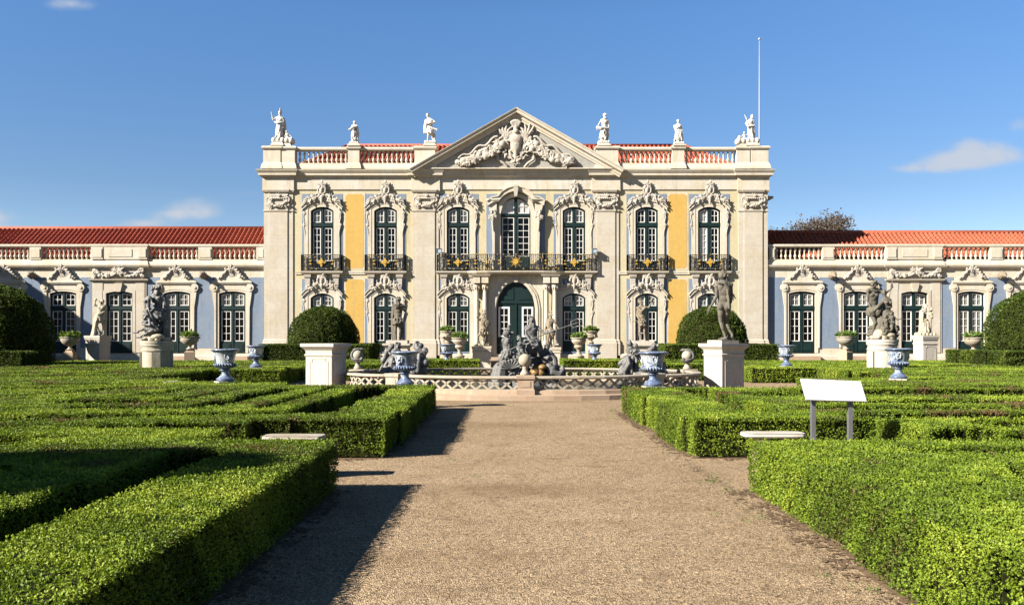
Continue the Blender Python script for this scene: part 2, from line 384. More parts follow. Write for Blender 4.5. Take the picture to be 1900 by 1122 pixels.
# ------------------------------------------------------------------ sculpting: many soft solids fused to ONE continuous skin
def _ico():
    import bmesh
    bm = bmesh.new(); bmesh.ops.create_icosphere(bm, subdivisions=2, radius=1)
    v = np.array([x.co[:] for x in bm.verts]); f = np.array([[x.index for x in q.verts] for q in bm.faces]); bm.free()
    return v, f
ICO_V, ICO_F = _ico()
class Blob:
    def __init__(s): s.V = []; s.F = []; s.n = 0
    def _put(s, v, f): s.V.append(v); s.F.append(f + s.n); s.n += len(v)
    def ell(s, c, r, rot=None):
        r = np.array(r if hasattr(r, '__len__') else (r, r, r)) * np.ones(3)
        v = ICO_V * r
        if rot is not None: v = v @ np.array(rot.to_3x3()).T
        s._put(v + np.array(c), ICO_F)
    def ellz(s, c, d, r, front=(0, -1, 0)):
        """ellipsoid whose local z points along d"""
        z = Vector(d).normalized(); y = -Vector(front); y = (y - z * y.dot(z))
        if y.length < 1e-3: y = z.orthogonal()
        y.normalize(); x = y.cross(z)
        s.ell(c, r, Matrix((x, y, z)).transposed())
    def cap(s, p, q, r0, r1=None):
        r1 = r0 if r1 is None else r1
        p, q = np.array(p, float), np.array(q, float); d = q - p; L = np.linalg.norm(d)
        if L < 1e-6: s.ell(p, r0); return
        d /= L; a = np.cross(d, (0.31, 0.87, 0.12)); a /= np.linalg.norm(a); b = np.cross(d, a)
        n = 10; rings = []
        for t in (-80, -50, -20): rings.append((p + d * r0 * math.sin(math.radians(t)), r0 * math.cos(math.radians(t))))
        rings.append((p, r0)); rings.append((q, r1))
        for t in (20, 50, 80): rings.append((q + d * r1 * math.sin(math.radians(t)), r1 * math.cos(math.radians(t))))
        th = np.arange(n) * 2 * PI / n
        v = np.concatenate([c + R * (np.cos(th)[:, None] * a + np.sin(th)[:, None] * b) for c, R in rings])
        f = []
        m = len(rings)
        for i in range(m - 1):
            for k in range(n):
                k2 = (k + 1) % n
                f += [(i * n + k, i * n + k2, (i + 1) * n + k2), (i * n + k, (i + 1) * n + k2, (i + 1) * n + k)]
        for k in range(1, n - 1): f += [(0, k + 1, k), ((m - 1) * n, (m - 1) * n + k, (m - 1) * n + k + 1)]
        s._put(v, np.array(f))
    def line(s, pts, r0, r1=None):
        r1 = r0 if r1 is None else r1; m = len(pts) - 1
        for i in range(m):
            s.cap(pts[i], pts[i + 1], r0 + (r1 - r0) * i / m, r0 + (r1 - r0) * (i + 1) / m)
    def spiral(s, cx, cz, R, turns=1.4, start=0.0, sgn=1, y=0.0, r=0.03, n=16):
        pts = []
        for i in range(n + 1):
            t = i / n; a = start + sgn * turns * 2 * PI * t; q = R * (1 - 0.85 * t)
            pts.append((cx + q * math.cos(a), y - 0.02 * t, cz + q * math.sin(a)))
        s.line(pts, r, r * 0.8)
    def leafspray(s, c, R, n, size, rnd, flat=0.5):
        for _ in range(n):
            a = rnd.uniform(0, 2 * PI); q = R * math.sqrt(rnd.random())
            p = (c[0] + q * math.cos(a), c[1] - rnd.uniform(0, flat) * size * 2, c[2] + q * math.sin(a))
            a2 = a + rnd.uniform(-0.8, 0.8); k = size * rnd.uniform(0.6, 1.2)
            s.cap(p, (p[0] + k * 1.6 * math.cos(a2), p[1] - k * 0.3, p[2] + k * 1.6 * math.sin(a2)), k * 0.55, k * 0.2)
    def garland(s, pts, r, rnd, n=16):
        P = [Vector(p) for p in pts]
        for i in range(len(P) - 1):
            for k in range(n // max(1, len(P) - 1)):
                q = P[i].lerp(P[i + 1], rnd.random())
                q = q + Vector((rnd.uniform(-1, 1), rnd.uniform(-0.9, 0.1), rnd.uniform(-1, 1))) * r * 0.7
                s.ell(q, np.array((1, 0.9, 1)) * r * rnd.uniform(0.4, 0.75))
        s.line(pts, r * 0.5)
    def mesh(s, name, voxel, smooth=2, mat=None, simplify=None):
        v = np.concatenate(s.V); f = np.concatenate(s.F)
        me = bpy.data.meshes.new('tmp')
        me.from_pydata(v.tolist(), [], f.tolist()); me.update()
        o = link(bpy.data.objects.new('tmp', me))
        rm = o.modifiers.new('r', 'REMESH'); rm.mode = 'VOXEL'; rm.voxel_size = voxel
        if smooth:
            sm = o.modifiers.new('s', 'SMOOTH'); sm.factor = 0.5; sm.iterations = smooth
        dg = bpy.context.evaluated_depsgraph_get()
        out = bpy.data.meshes.new_from_object(o.evaluated_get(dg))
        bpy.data.objects.remove(o); bpy.data.meshes.remove(me)
        out.name = name
        out.polygons.foreach_set('use_smooth', [True] * len(out.polygons))
        if mat: out.materials.clear(); out.materials.append(M[mat])
        return out
# ------------------------------------------------------------------ palace
FY = 50.0                                   # the facade's plane
def X(px): return (px - 957.0) / 33.0
def Z(py): return (HY - py) / 33.0 + EYE
PALX = (957.0 - CX) / 33.0

# ---- shared meshes -------------------------------------------------
def baluster_mesh(h, r):
    m = MB()
    p = [(.62, 0), (.62, .05), (.42, .07), (.42, .12), (.75, .17), (.95, .26), (.80, .36), (.42, .44), (.36, .48), (.60, .50), (.60, .53), (.36, .55), (.42, .60),
         (.85, .68), (.95, .75), (.70, .84), (.40, .90), (.42, .93), (.62, .95), (.62, 1.0)]
    m.lathe([(r * a, h * b) for a, b in p], n=10)
    o = m.build('tmpb', 'stone', smooth=True, angle=50); me = o.data; bpy.data.objects.remove(o); return me
BAL_MAIN = baluster_mesh(0.72, 0.088)
BAL_WING = baluster_mesh(0.70, 0.088)

def crest_upper():
    rnd = random.Random(3); b = Blob()
    for s in (-1, 1):
        b.line([(s * x, -.06, z) for x, z in ((.0, .30), (.22, .18), (.45, -.02), (.75, -.12), (1.02, -.22), (1.17, -.28))], .075, .06)
        b.spiral(s * .30, .22, .17, 1.3, PI / 2, s, -.1, .05)
        b.spiral(s * 1.0, -.16, .15, 1.2, PI / 2, -s, -.08, .045)
        b.leafspray((s * .66, -.08, -.02), .20, 16, .10, rnd)
        b.leafspray((s * .92, -.08, -.08), .16, 12, .09, rnd)
        b.leafspray((s * .42, -.10, .12), .13, 8, .08, rnd)
        b.line([(s * .10, -.16, .75), (s * .24, -.16, .62), (s * .22, -.16, .40), (s * .10, -.16, .28)], .055, .05)
    b.ell((0, -.14, .5), (.15, .10, .24)); b.ell((0, -.22, .52), (.08, .08, .15))
    b.leafspray((0, -.12, .84), .19, 18, .09, rnd)
    for a in (-50, -25, 0, 25, 50):
        t = math.radians(90 - a); b.cap((0, -.16, .78), (.22 * math.cos(t), -.2, .78 + .24 * math.sin(t)), .05, .03)
    b.leafspray((0, -.14, .02), .15, 10, .09, rnd)
    b.cap((0, -.16, .1), (0, -.16, -.32), .11, .05)
    b.ell((0, -.02, .1), (.35, .05, .25))
    return b.mesh('crest', .018, 1, 'carved')
def crest_lower():
    rnd = random.Random(5); b = Blob()
    for i in range(22):                                    # wreath round the mask
        a = 2 * PI * i / 22
        b.ell((.27 * math.cos(a), -.12, .34 + .30 * math.sin(a)), np.array((.07, .07, .07)) * rnd.uniform(.8, 1.15))
    b.ell((0, -.07, .34), (.22, .04, .25)); b.ell((0, -.12, .36), (.115, .10, .155))       # face
    b.cap((0, -.21, .39), (0, -.225, .33), .022, .03); b.ell((0, -.13, .50), (.15, .10, .08)); b.ell((0, -.16, .24), (.07, .06, .06))
    b.cap((-.07, -.2, .415), (.07, -.2, .415), .018)
    for s in (-1, 1):
        b.line([(s * x, -.06, z) for x, z in ((.20, .08), (.42, .04), (.70, -.06), (.98, -.20))], .06, .05)
        b.leafspray((s * .48, -.10, .16), .17, 16, .09, rnd)
        b.leafspray((s * .72, -.10, .0), .17, 14, .09, rnd)
        b.spiral(s * .93, -.10, .13, 1.2, PI / 2, -s, -.1, .04)
        b.spiral(s * .20, .64, .10, 1.2, 0, s, -.1, .04)
    b.leafspray((0, -.12, .68), .13, 10, .08, rnd)
    b.cap((0, -.16, .06), (0, -.14, -.20), .10, .04)
    return b.mesh('crest', .020, 1, 'carved')
def side_scroll():
    """scrolled ornament running down one side of a window surround (origin at its top)"""
    b = Blob()
    b.spiral(.02, -.08, .10, 1.2, PI / 2, -1, -.03, .035)
    b.line([(.03, -.03, 0), (.08, -.03, -.3), (.02, -.03, -.6), (.06, -.03, -.85), (-.02, -.03, -1.15)], .04, .03)
    b.spiral(.04, -.75, .09, 1.1, PI / 2, -1, -.03, .03)
    b.cap((0, -.03, -1.1), (-.03, -.02, -1.45), .03, .015)
    return b.mesh('scroll', .018, 1, 'carved')
def capital():
    rnd = random.Random(9); b = Blob()
    for s in (-1, 1):
        b.spiral(s * .52, .02, .22, 1.6, PI / 2, s, -.06, .05)
        b.line([(s * .30, -.08, -.20), (s * .42, -.10, -.36), (s * .50, -.08, -.52)], .06, .03)
        b.leafspray((s * .52, -.06, -.32), .12, 8, .07, rnd)
    b.garland([(-.48, -.1, -.12), (-.25, -.12, -.30), (0, -.14, -.38), (.25, -.12, -.30), (.48, -.1, -.12)], .10, rnd, 28)
    b.cap((-.5, -.05, .22), (.5, -.05, .22), .06); b.cap((-.42, -.06, .06), (.42, -.06, .06), .07)
    for i in range(7): b.ell((-.33 + .11 * i, -.12, .07), .045)
    b.leafspray((0, -.12, .22), .10, 8, .07, rnd)
    return b.mesh('capital', .022, 1, 'carved')
CREST_U, CREST_L, SCROLL, CAPITAL = crest_upper(), crest_lower(), side_scroll(), capital()

def glazed_window(w, z0, zs, zt, trans, bar0, lights_top, pane_bot, rows, pane_kinds=('glass', 'glass'), name='window', parent=None, loc=(0, 0, 0), round_top=False):
    """two green leaves with white sashes; origin at the opening's axis. trans: (z low, z high) of the transom"""
    fr = MB(); sa = MB(); panes = {}
    mull = .19; edge = .105
    holes = []
    n = 8
    top = arc(-w / 2, w / 2, zs, zt, 16)
    def top_at(x):
        for (xa, za), (xb, zb) in zip(top[:-1], top[1:]):
            if xa <= x <= xb: return za + (zb - za) * (x - xa) / (xb - xa)
        return zs
    for s in (-1, 1):
        xa, xb = sorted((s * mull / 2, s * (w / 2 - edge)))
        holes.append(('low', xa, xb, [(xa, pane_bot), (xa, trans[0]), (xb, trans[0]), (xb, pane_bot)]))
        xs = [xa + (xb - xa) * i / n for i in range(n + 1)]
        holes.append(('top', xa, xb, [(xa, trans[1])] + [(x, min(top_at(x) - .11, top_at(x) - .11)) for x in xs] + [(xb, trans[1])]))
    outline = [(-w / 2 - .05, z0)] + [(x * (w + .1) / w, z + .04) for x, z in top] + [(w / 2 + .05, z0)]
    fr.prism(outline, 0, .10, [h[3] for h in holes])
    # raised panels below the glass, transom moulding
    for s in (-1, 1):
        xa, xb = sorted((s * mull / 2, s * (w / 2 - edge)))
        if pane_bot - z0 > .25:
            fr.prism(rect(xa, xb, z0 + .10, pane_bot - .10), -.02, .01)
            fr.prism(rect(xa + .08, xb - .08, z0 + .17, pane_bot - .17), -.035, -.01)
    fr.box(-w / 2, w / 2, -.05, .01, trans[0] + .07, trans[1] - .05)
    fr.box(-.05, .05, -.035, .01, z0, zt - .05)
    root = fr.build(name, 'green', parent)
    root.location = loc
    for i, (kind, xa, xb, poly) in enumerate(holes):
        m = MB(); b = .045
        if kind == 'low': inner = [(xa + b, pane_bot + b), (xa + b, trans[0] - b), (xb - b, trans[0] - b), (xb - b, pane_bot + b)]; zb, zt2 = pane_bot + b, trans[0] - b; r = rows
        else:
            inner = [(xa + b, trans[1] + b)] + [(min(max(x, xa + b), xb - b), z - b) for x, z in poly[1:-1]] + [(xb - b, trans[1] + b)]
            zb, zt2 = trans[1] + b, max(z for _, z in inner); r = lights_top
        m.prism(poly, .015, .07, [inner])
        xm = (xa + xb) / 2
        m.box(xm - .012, xm + .012, .022, .06, zb, zt2 - .005 if kind == 'low' else min(z for x, z in inner[1:-1] if abs(x - xm) < (xb - xa) / 3) + .03)
        for k in range(1, r):
            zz = zb + (zt2 - zb) * k / r
            m.box(xa + b, xm - .014, .024, .058, zz - .014, zz + .014); m.box(xm + .014, xb - b, .024, .058, zz - .014, zz + .014)
        s_ = m.build('sash', 'sash', root)
        p = MB(); y = .066
        p.prism([(x, z) for x, z in inner], .064, .070)
        p.build('pane', pane_kinds[0 if kind == 'low' else 1] if isinstance(pane_kinds[0], str) else pane_kinds[i // 2][0 if kind == 'low' else 1], root)
    return root

def ring(m, inner, outer, y0, y1): m.prism(outer, y0, y1, [inner])

palace = thing('palace', (PALX, FY, 0), 0, 'two storey yellow and cream palace block with triangular pediment and balconies', 'palace')
PT = palace
wx = [X(957 + d) for d in (-359, -241.5, -107, 108, 243, 359)]
UP = dict(w=1.28, z0=Z(503.5), zs=Z(391.5), zt=Z(384))
LO = dict(w=1.30, z0=Z(657), zs=Z(553), zt=Z(544))
holesU = [arch(c, UP['w'] + .12, UP['z0'], UP['zs'] + .04, UP['zt'] + .05) for c in wx]
holesL = [arch(c, LO['w'] + .12, LO['z0'], LO['zs'] + .04, LO['zt'] + .05) for c in wx]
def door_arch(w, z0, zs, zt, n=14):
    """trefoil headed opening"""
    h = w / 2; pts = [(-h, z0), (-h, zs)]
    for i in range(1, n):
        a = PI - PI * i / n
        x = h * math.cos(a); k = math.sin(a)
        pts.append((x * (0.97 if k < .5 else 0.93), zs + (zt - zs) * k ** 0.92))
    return pts + [(h, zs), (h, z0)]
hd = door_arch(2.28, Z(662), Z(572), Z(521)); hc = door_arch(1.78, Z(503.5), Z(394), Z(363))
XL, XR = X(490), X(1424)
m = MB(); m.prism([(XL, 0), (XL, Z(325)), (XR, Z(325)), (XR, 0)], 0, .5, holesU + holesL + [hd, hc])
m.build('wall', 'cream', PT)
m = MB(); m.box(XL, XR, .501, 13, 0, Z(325)); m.build('wall', 'ashlar', PT)
# ---- coloured plaster panels, each between the windows
def panel(x0, x1, z0, z1, mat, holes=(), y=-.012, c=0.0):
    mm = MB()
    o = rect(x0, x1, z0, z1) if not c else [(x0, z0 + c), (x0, z1 - c), (x0 + c, z1), (x1 - c, z1), (x1, z1 - c), (x1, z0 + c), (x1 - c, z0), (x0 + c, z0)]
    mm.prism(o, y, .0 - .001, holes); return mm.build('wall_panel', mat, PT)
for c in wx:
    hh = arch(c, 1.6, UP['z0'] + .2, UP['zs'] + .1, UP['zt'] + .2)
    panel(c - 1.14, c + 1.14, Z(499), Z(360), 'slate', [hh])
    hh = arch(c, 1.6, LO['z0'] + .15, LO['zs'] + .1, LO['zt'] + .2)
    panel(c - 1.14, c + 1.14, Z(655) , Z(517), 'slate', [hh])
panel(-1.65, -1.05, Z(480), Z(360), 'slate'); panel(1.05, 1.65, Z(480), Z(360), 'slate')
for a, b in ((641, 675), (1240, 1274)):
    for z0, z1 in ((498, 360), (654, 518)):
        panel(X(a) - .07, X(b) + .07, Z(z0) - .07, Z(z1) + .07, 'stone', y=-.010)
        panel(X(a), X(b), Z(z0), Z(z1), 'yellow', y=-.016, c=.12)
# ---- stone courses
m = MB(); m.sweep([(XL - .05, .5), (XL - .05, -.0), (XR + .05, 0), (XR + .05, .5)], [(.0, 0), (.12, 0), (.12, Z(659)), (.06, Z(656)), (0, Z(656))])
m.build('plinth', 'stone', PT)
m = MB()
for a, b in ((548, 766), (1148, 1370)):
    m.box(X(a), X(b), -.05, -.001, Z(509), Z(503.5)); m.box(X(a), X(b), -.07, -.002, Z(505.5), Z(503))
m.build('string_course', 'stone', PT)
# pilasters
pil = [(517, 27, 17), (790, 24, 17), (1124, 24, 17), (1397, 27, 17)]
for c, hb, hm in pil:
    m = MB(); xc = X(c); b, w = hb / 33, hm / 33
    m.box(xc - b, xc + b, -.05, -.003, Z(655), Z(352))
    m.box(xc - w, xc + w, -.095, -.05, Z(630), Z(390))
    # base with torus mouldings
    m.sweep([(xc - b, -.003), (xc - b, -.05), (xc - w - .02, -.05), (xc - w - .02, -.095), (xc + w + .02, -.095), (xc + w + .02, -.05), (xc + b, -.05), (xc + b, -.003)],
            [(0, 0), (.07, 0), (.07, Z(636)), (.045, Z(634)), (.05, Z(632)), (.02, Z(630)), (0, Z(629))])
    m.sweep([(xc - b, -.003), (xc - b, -.05), (xc - w, -.05), (xc - w, -.095), (xc + w, -.095), (xc + w, -.05), (xc + b, -.05), (xc + b, -.003)],
            [(0, Z(393)), (.04, Z(392)), (.04, Z(390)), (0, Z(389.5))])
    m.box(xc - w - .02, xc + w + .02, -.085, -.05, Z(390), Z(358))
    m.sweep([(xc - b, -.003), (xc - b, -.06), (xc - w - .03, -.06), (xc - w - .03, -.11), (xc + w + .03, -.11), (xc + w + .03, -.06), (xc + b, -.06), (xc + b, -.003)],
            [(0, Z(358)), (.05, Z(357)), (.09, Z(354)), (.09, Z(352)), (.0, Z(352))])
    p = m.build('pilaster', 'ashlar', PT)
    inst('capital', CAPITAL, p, (xc, -.085, Z(371)), scale=(1, .75, 1))
# ---- entablature
def ress(off, dpt):
    pts = [(XL - off, 1.0)]
    y = -off
    br = []
    for c, hb, hm in pil: br += [(X(c) - (hb + 1) / 33, X(c) + (hb + 1) / 33)]
    pts.append((XL - off - .0, y - dpt))
    pts += [(br[0][1] + off * .4, y - dpt), (br[0][1] + off * .4, y)]
    pts += [(br[1][0] - off * .4, y), (br[1][0] - off * .4, y - dpt), (br[1][1] + off * .4, y - dpt), (br[1][1] + off * .4, y)]
    pts += [(br[2][0] - off * .4, y), (br[2][0] - off * .4, y - dpt), (br[2][1] + off * .4, y - dpt), (br[2][1] + off * .4, y)]
    pts += [(br[3][0] - off * .4, y), (br[3][0] - off * .4, y - dpt), (XR + off, y - dpt), (XR + off, 1.0)]
    return pts
m = MB(); m.sweep(ress(.03, .085), [(0, Z(352)), (.03, Z(352)), (.03, Z(330)), (0, Z(330))]); m.build('frieze', 'frieze', PT)
m = MB(); m.sweep(ress(.05, .11), [(0, Z(330.5)), (.03, Z(330.5)), (.04, Z(329)), (.10, Z(327.5)), (.19, Z(326.8)), (.20, Z(322)), (.23, Z(321.5)), (.29, Z(318)), (.30, Z(316.5)), (0, Z(315.5)), (-.6, Z(315.5))])
m.build('cornice', 'stone', PT)
m = MB(); m.box(XL + .05, XR - .05, .2, 12.5, Z(330), Z(316)); m.build('roof_deck', 'stone', PT)
# ---- parapet with balusters
TOPZ0, TOPZ1 = Z(280), Z(274)
parL, parR = MB(), MB()
def side_mb(x): return parL if x < 0 else parR
yb = -.12
def parapet_base(x0, x1):
    side_mb(x0).sweep([(x0, yb), (x1, yb)], [(-.45, Z(315.2)), (.10, Z(315.2)), (.09, Z(311)), (.03, Z(308)), (.02, Z(303.5)), (-.40, Z(303.5))])
parapet_base(X(548), X(800)); parapet_base(X(1114), X(1368))
for a, b in ((548, 768), (1146, 1368)):
    side_mb(X(a)).sweep([(X(a), yb), (X(b), yb)], [(-.38, TOPZ0), (.04, TOPZ0), (.07, Z(278)), (.07, Z(276)), (.02, TOPZ1), (-.38, TOPZ1)])
def pier(x0, x1, yy=-.24, stepw=.08):
    par = side_mb(x0)
    par.box(x0, x1, yy, .3, Z(315.1), Z(279))
    par.sweep([(x0, .3), (x0, yy), (x1, yy), (x1, .3)], [(0, Z(315)), (.12, Z(315)), (.10, Z(310)), (.03, Z(304)), (0, Z(303))])
    par.sweep([(x0, .3), (x0, yy), (x1, yy), (x1, .3)], [(0, Z(280)), (.05, Z(279)), (.09, Z(277)), (.09, Z(274.5)), (.03, Z(273)), (-.3, Z(273)), (-.3, Z(280))])
pier(X(491), X(523), -.30); pier(X(525), X(549), -.27); pier(X(647), X(668)); pier(X(770), X(808), -.28)
pier(X(1106), X(1146), -.28); pier(X(1246), X(1268)); pier(X(1365), X(1389), -.27); pier(X(1391), X(1423), -.30)
parL.box(XL, XL + .25, .3, 5, Z(315.1), TOPZ1); parR.box(XR - .25, XR, .3, 5, Z(315.1), TOPZ1)
parapL = parL.build('parapet', 'stone', PT); parapR = parR.build('parapet', 'stone', PT)
for a, b, n in ((552, 646, 11), (671, 767, 11), (1150, 1245, 11), (1270, 1364, 11)):
    for i in range(n):
        inst('baluster', BAL_MAIN, parapL if a < 957 else parapR, (X(a + (b - a) * (i + .5) / n), yb + .17, Z(303.5)))
# pedestals of the roof statues
ROOFST = [(517, 533, 263), (658, None, 267), (798, None, 266), (1120, None, 266), (1259, None, 268), (1393, 1378, 264)]
m = MB()
for c, extra, py in ROOFST:
    pd = MB(); h = Z(py) - Z(273.0)
    pd.square([(.36, 0), (.36, .08), (.25, h * .8), (.28, h * .86), (.28, h)], (X(c), -.02, Z(273.0) + .003))
    if extra: pd.square([(.27, 0), (.27, .06), (.20, h - .14), (.23, h - .10), (.23, h - .05)], (X(extra), -.03, Z(273) + .005))
    pd.build('statue_base', 'stone', PT)
# ---- pediment
ax, az = 0.03, Z(205); bxl, bxr, bz = X(764), X(1154), Z(317)
m = MB()
m.prism([(bxl + .9, bz), (ax, az - .45), (bxr - .9, bz)], -.30, .3)
ped = m.build('pediment', 'blueslab', PT)
m = MB()
prof = [(-.50, -.32), (-.50, -.40), (-.41, -.41), (-.38, -.46), (-.27, -.47), (-.25, -.54), (-.22, -.66), (-.09, -.68), (-.07, -.72), (-.02, -.74), (.0, -.74), (.0, 1.2), (-.4, 1.2)]
m.sweep([(bxl - .05, bz), (ax, az), (bxr + .05, bz)], prof, plane='xz')
m.build('raking_cornice', 'stone', ped)
m = MB(); m.prism([(bxl, bz + .02), (ax, az - .03), (bxr, bz + .02)], .31, 5.0); m.build('gable_roof', 'stone', ped)
m = MB(); m.sweep([(X(770), -.3), (X(770), -.40), (X(1146), -.40), (X(1146), -.3)], [(-.1, Z(316.2)), (.1, Z(316.2)), (.1, Z(314.2)), (-.1, Z(313.5))]); m.build('ledge', 'stone', ped)
def relief():
    rnd = random.Random(21); b = Blob(); y = -.02
    # plain cartouche with ruffled frame
    b.ell((0, y - .16, -.1), (.29, .2, .50)); b.ell((0, y - .2, .14), (.34, .18, .27)); b.cap((0, y - .2, -.3), (0, y - .15, -.78), .15, .09)
    for s in (-1, 1):
        b.line([(s * x, y - .12, z) for x, z in ((.12, .5), (.34, .46), (.46, .22), (.42, -.1), (.30, -.45), (.24, -.75))], .09, .07)
        b.spiral(s * .46, .38, .17, 1.3, -PI / 2, s, y - .15, .06); b.spiral(s * .52, -.18, .16, 1.2, PI / 2, -s, y - .12, .05)
        b.spiral(s * .28, -.72, .16, 1.3, 0, -s, y - .12, .05)
        for i in range(6):                                  # wing feathers
            a = math.radians(52 + i * 22); b.line([(s * .50, y - .1, .22), (s * (.55 + .40 * math.cos(a)), y - .16, .25 + .45 * math.sin(a)), (s * (.52 + .70 * math.cos(a)), y - .12, .25 + (.82 - .06 * i) * math.sin(a))], .085, .035)
        b.leafspray((s * .66, y - .08, -.02), .24, 22, .11, rnd); b.leafspray((s * .62, y - .08, .34), .2, 14, .10, rnd)
        b.leafspray((s * .42, y - .08, -.5), .2, 12, .10, rnd)
        # heaped garland falling outwards
        P = [(s * .75, y - .1, -.15), (s * 1.25, y - .12, -.42), (s * 1.75, y - .12, -.66), (s * 2.35, y - .1, -.92), (s * 2.75, y - .08, -1.02)]
        b.garland(P, .25, rnd, 60)
        for i in range(210):
            t = rnd.random() * (len(P) - 1); k = int(t); u = t - k
            q = Vector(P[k]).lerp(Vector(P[k + 1]), u); a = rnd.uniform(0, 6.28); r_ = .34 * (1 - t * .12) * math.sqrt(rnd.random())
            q += Vector((math.cos(a) * r_ * .8, -rnd.uniform(.10, .24), math.sin(a) * r_)); a2 = rnd.uniform(0, 6.28); L = rnd.uniform(.08, .2)
            b.cap(q, q + Vector((math.cos(a2) * L, -.02, math.sin(a2) * L)), rnd.uniform(.035, .06), .018)
        # ribbons above and below
        for off, amp in ((.42, .10), (-.42, .07)):
            pts = [(s * (.95 + 1.95 * t), y - .07, -.15 - .92 * t * (1 if off > 0 else .75) + off * (1 - .35 * t) + amp * math.sin(t * 15 + off)) for t in [i / 14 for i in range(15)]]
            b.line(pts, .07, .05)
        b.ell((s * 2.95, y - .1, -.98), (.15, .12, .14)); b.cap((s * 2.6, y - .1, -1.02), (s * 2.9, y - .1, -.97), .10)
        b.line([(s * .95, y - .08, -.55), (s * .9, y - .1, -.85), (s * .6, y - .1, -1.05), (s * .45, y - .08, -1.22)], .08, .06)
    for i in range(7):
        a = math.radians(30 + 20 * i); b.cap((0, y - .14, .66), (.24 * math.cos(a), y - .2, .92 + .17 * math.sin(a)), .06, .085)
    b.cap((0, y - .14, .45), (0, y - .16, .95), .14, .10); b.ell((0, y - .2, .55), (.16, .14, .14))
    b.leafspray((0, y - .1, -.98), .22, 14, .11, rnd)
    return b.mesh('relief', .022, 0, 'carved')
inst('relief', relief(), ped, (0, -.32, Z(268)), scale=(1.10, .85, 1.10))
# ---- windows
kindsU = [('glass', 'curtain'), ('glass', 'curtain'), ('glass', 'curtain'), ('glass', 'curtain'), ('glass', 'glass'), None]
protoU = {}
for i, c in enumerate(wx):
    k = kindsU[i] or [('blind', 'blind'), ('glass', 'glass')]
    key = str(k)
    if key not in protoU:
        protoU[key] = glazed_window(UP['w'], UP['z0'], UP['zs'], UP['zt'], (Z(422.5), Z(412.5)), 0, 2, Z(484), 5, k, parent=PT, loc=(c, .07, 0))
    else: dup(protoU[key], PT, (c, .07, 0))
protoL = {}
for i, c in enumerate(wx):
    k = ('glass', 'curtain'); key = 'l'
    if key not in protoL:
        protoL[key] = glazed_window(LO['w'], LO['z0'], LO['zs'], LO['zt'], (Z(577.5), Z(567.5)), 0, 2, Z(632), 4, k, parent=PT, loc=(c, .07, 0))
    else: dup(protoL[key], PT, (c, .07, 0))
def surround(c, op, lower):
    m = MB(); w = op['w']; z0 = op['z0']; zs = op['zs']; zt = op['zt']
    inner = arch(c, w, z0, zs, zt); mid = arch(c, w + .30, z0, zs + .12, zt + .16); out = arch(c, w + .68, z0, zs + .20, zt + .30)
    m.prism(mid, -.045, .20, [inner]); m.prism(out, -.065, -.02, [arch(c, w + .302, z0, zs + .121, zt + .161)])
    m.prism(arch(c, w + .72, z0, zs + .22, zt + .33), -.055, -.013, [arch(c, w + .62, z0, zs + .18, zt + .28)])
    # bowed hood
    h = arc(c - 1.12, c + 1.12, zs + .16, zt + .50, 14); h2 = arc(c - 1.12, c + 1.12, zs + .02, zt + .32, 14)
    m.prism(h + h2[::-1], -.13, -.03)
    h3 = arc(c - 1.17, c + 1.17, zs + .22, zt + .57, 14); h4 = arc(c - 1.17, c + 1.17, zs + .165, zt + .505, 14)
    m.prism(h3 + h4[::-1], -.17, -.03)
    s = m.build('window_surround', 'stone', PT)
    inst('crest', CREST_L if lower else CREST_U, s, (c, -.10, zt + (.38 if lower else .44)), scale=(.88, .62, .9) if lower else (.90, .58, .92))
    for sg in (-1, 1): inst('scroll', SCROLL, s, (c + sg * (w / 2 + .33), -.045, zs - .05), scale=(sg, .7, 1))
    if lower:
        for sg in (-1, 1):                                  # consoles carrying the balcony
            b = MB(); b.prism([(c + sg * .80 - .13, Z(531)), (c + sg * .80 - .15, Z(509.2)), (c + sg * .80 + .15, Z(509.2)), (c + sg * .80 + .13, Z(531))], -.16, -.02)
            b.sweep([(c + sg * .80 - .15, -.02), (c + sg * .8 - .15, -.17), (c + sg * .8 + .15, -.17), (c + sg * .8 + .15, -.02)], [(0, Z(516)), (.04, Z(514.5)), (.06, Z(510)), (.0, Z(509.3))])
            b.build('console', 'carved', s)
for c in wx: surround(c, UP, False); surround(c, LO, True)
# ---- balconies
def rosette(c, y, z, r=.20):
    g = MB()
    for k in range(8):
        a = PI / 4 * k; R = r * (1.35 if k % 2 == 0 else .75)
        d = (math.cos(a), math.sin(a)); n = (-d[1] * .07, d[0] * .07)
        g.prism([(c + n[0] * .8, z + n[1] * .8), (c + d[0] * R * .55 + n[0], z + d[1] * R * .55 + n[1]), (c + d[0] * R, z + d[1] * R), (c + d[0] * R * .55 - n[0], z + d[1] * R * .55 - n[1]), (c - n[0] * .8, z - n[1] * .8)], y - .03 - .004 * (k % 2), y)
    g.prism(circ(c, z, r * .45, 10), y - .06, y)
    return g
def sunburst(c, y, z, r=.30):
    g = MB()
    for k in range(16):
        a = PI / 8 * k; R = r * (1.35 if k % 2 == 0 else .9); d = (math.cos(a), math.sin(a)); n = (-d[1] * .04, d[0] * .04)
        g.prism([(c + n[0], z + n[1]), (c + d[0] * R, z + d[1] * R), (c - n[0], z - n[1])], y - .03 - .003 * (k % 2), y)
    g.prism(circ(c, z, r * .48, 14), y - .07, y)
    return g
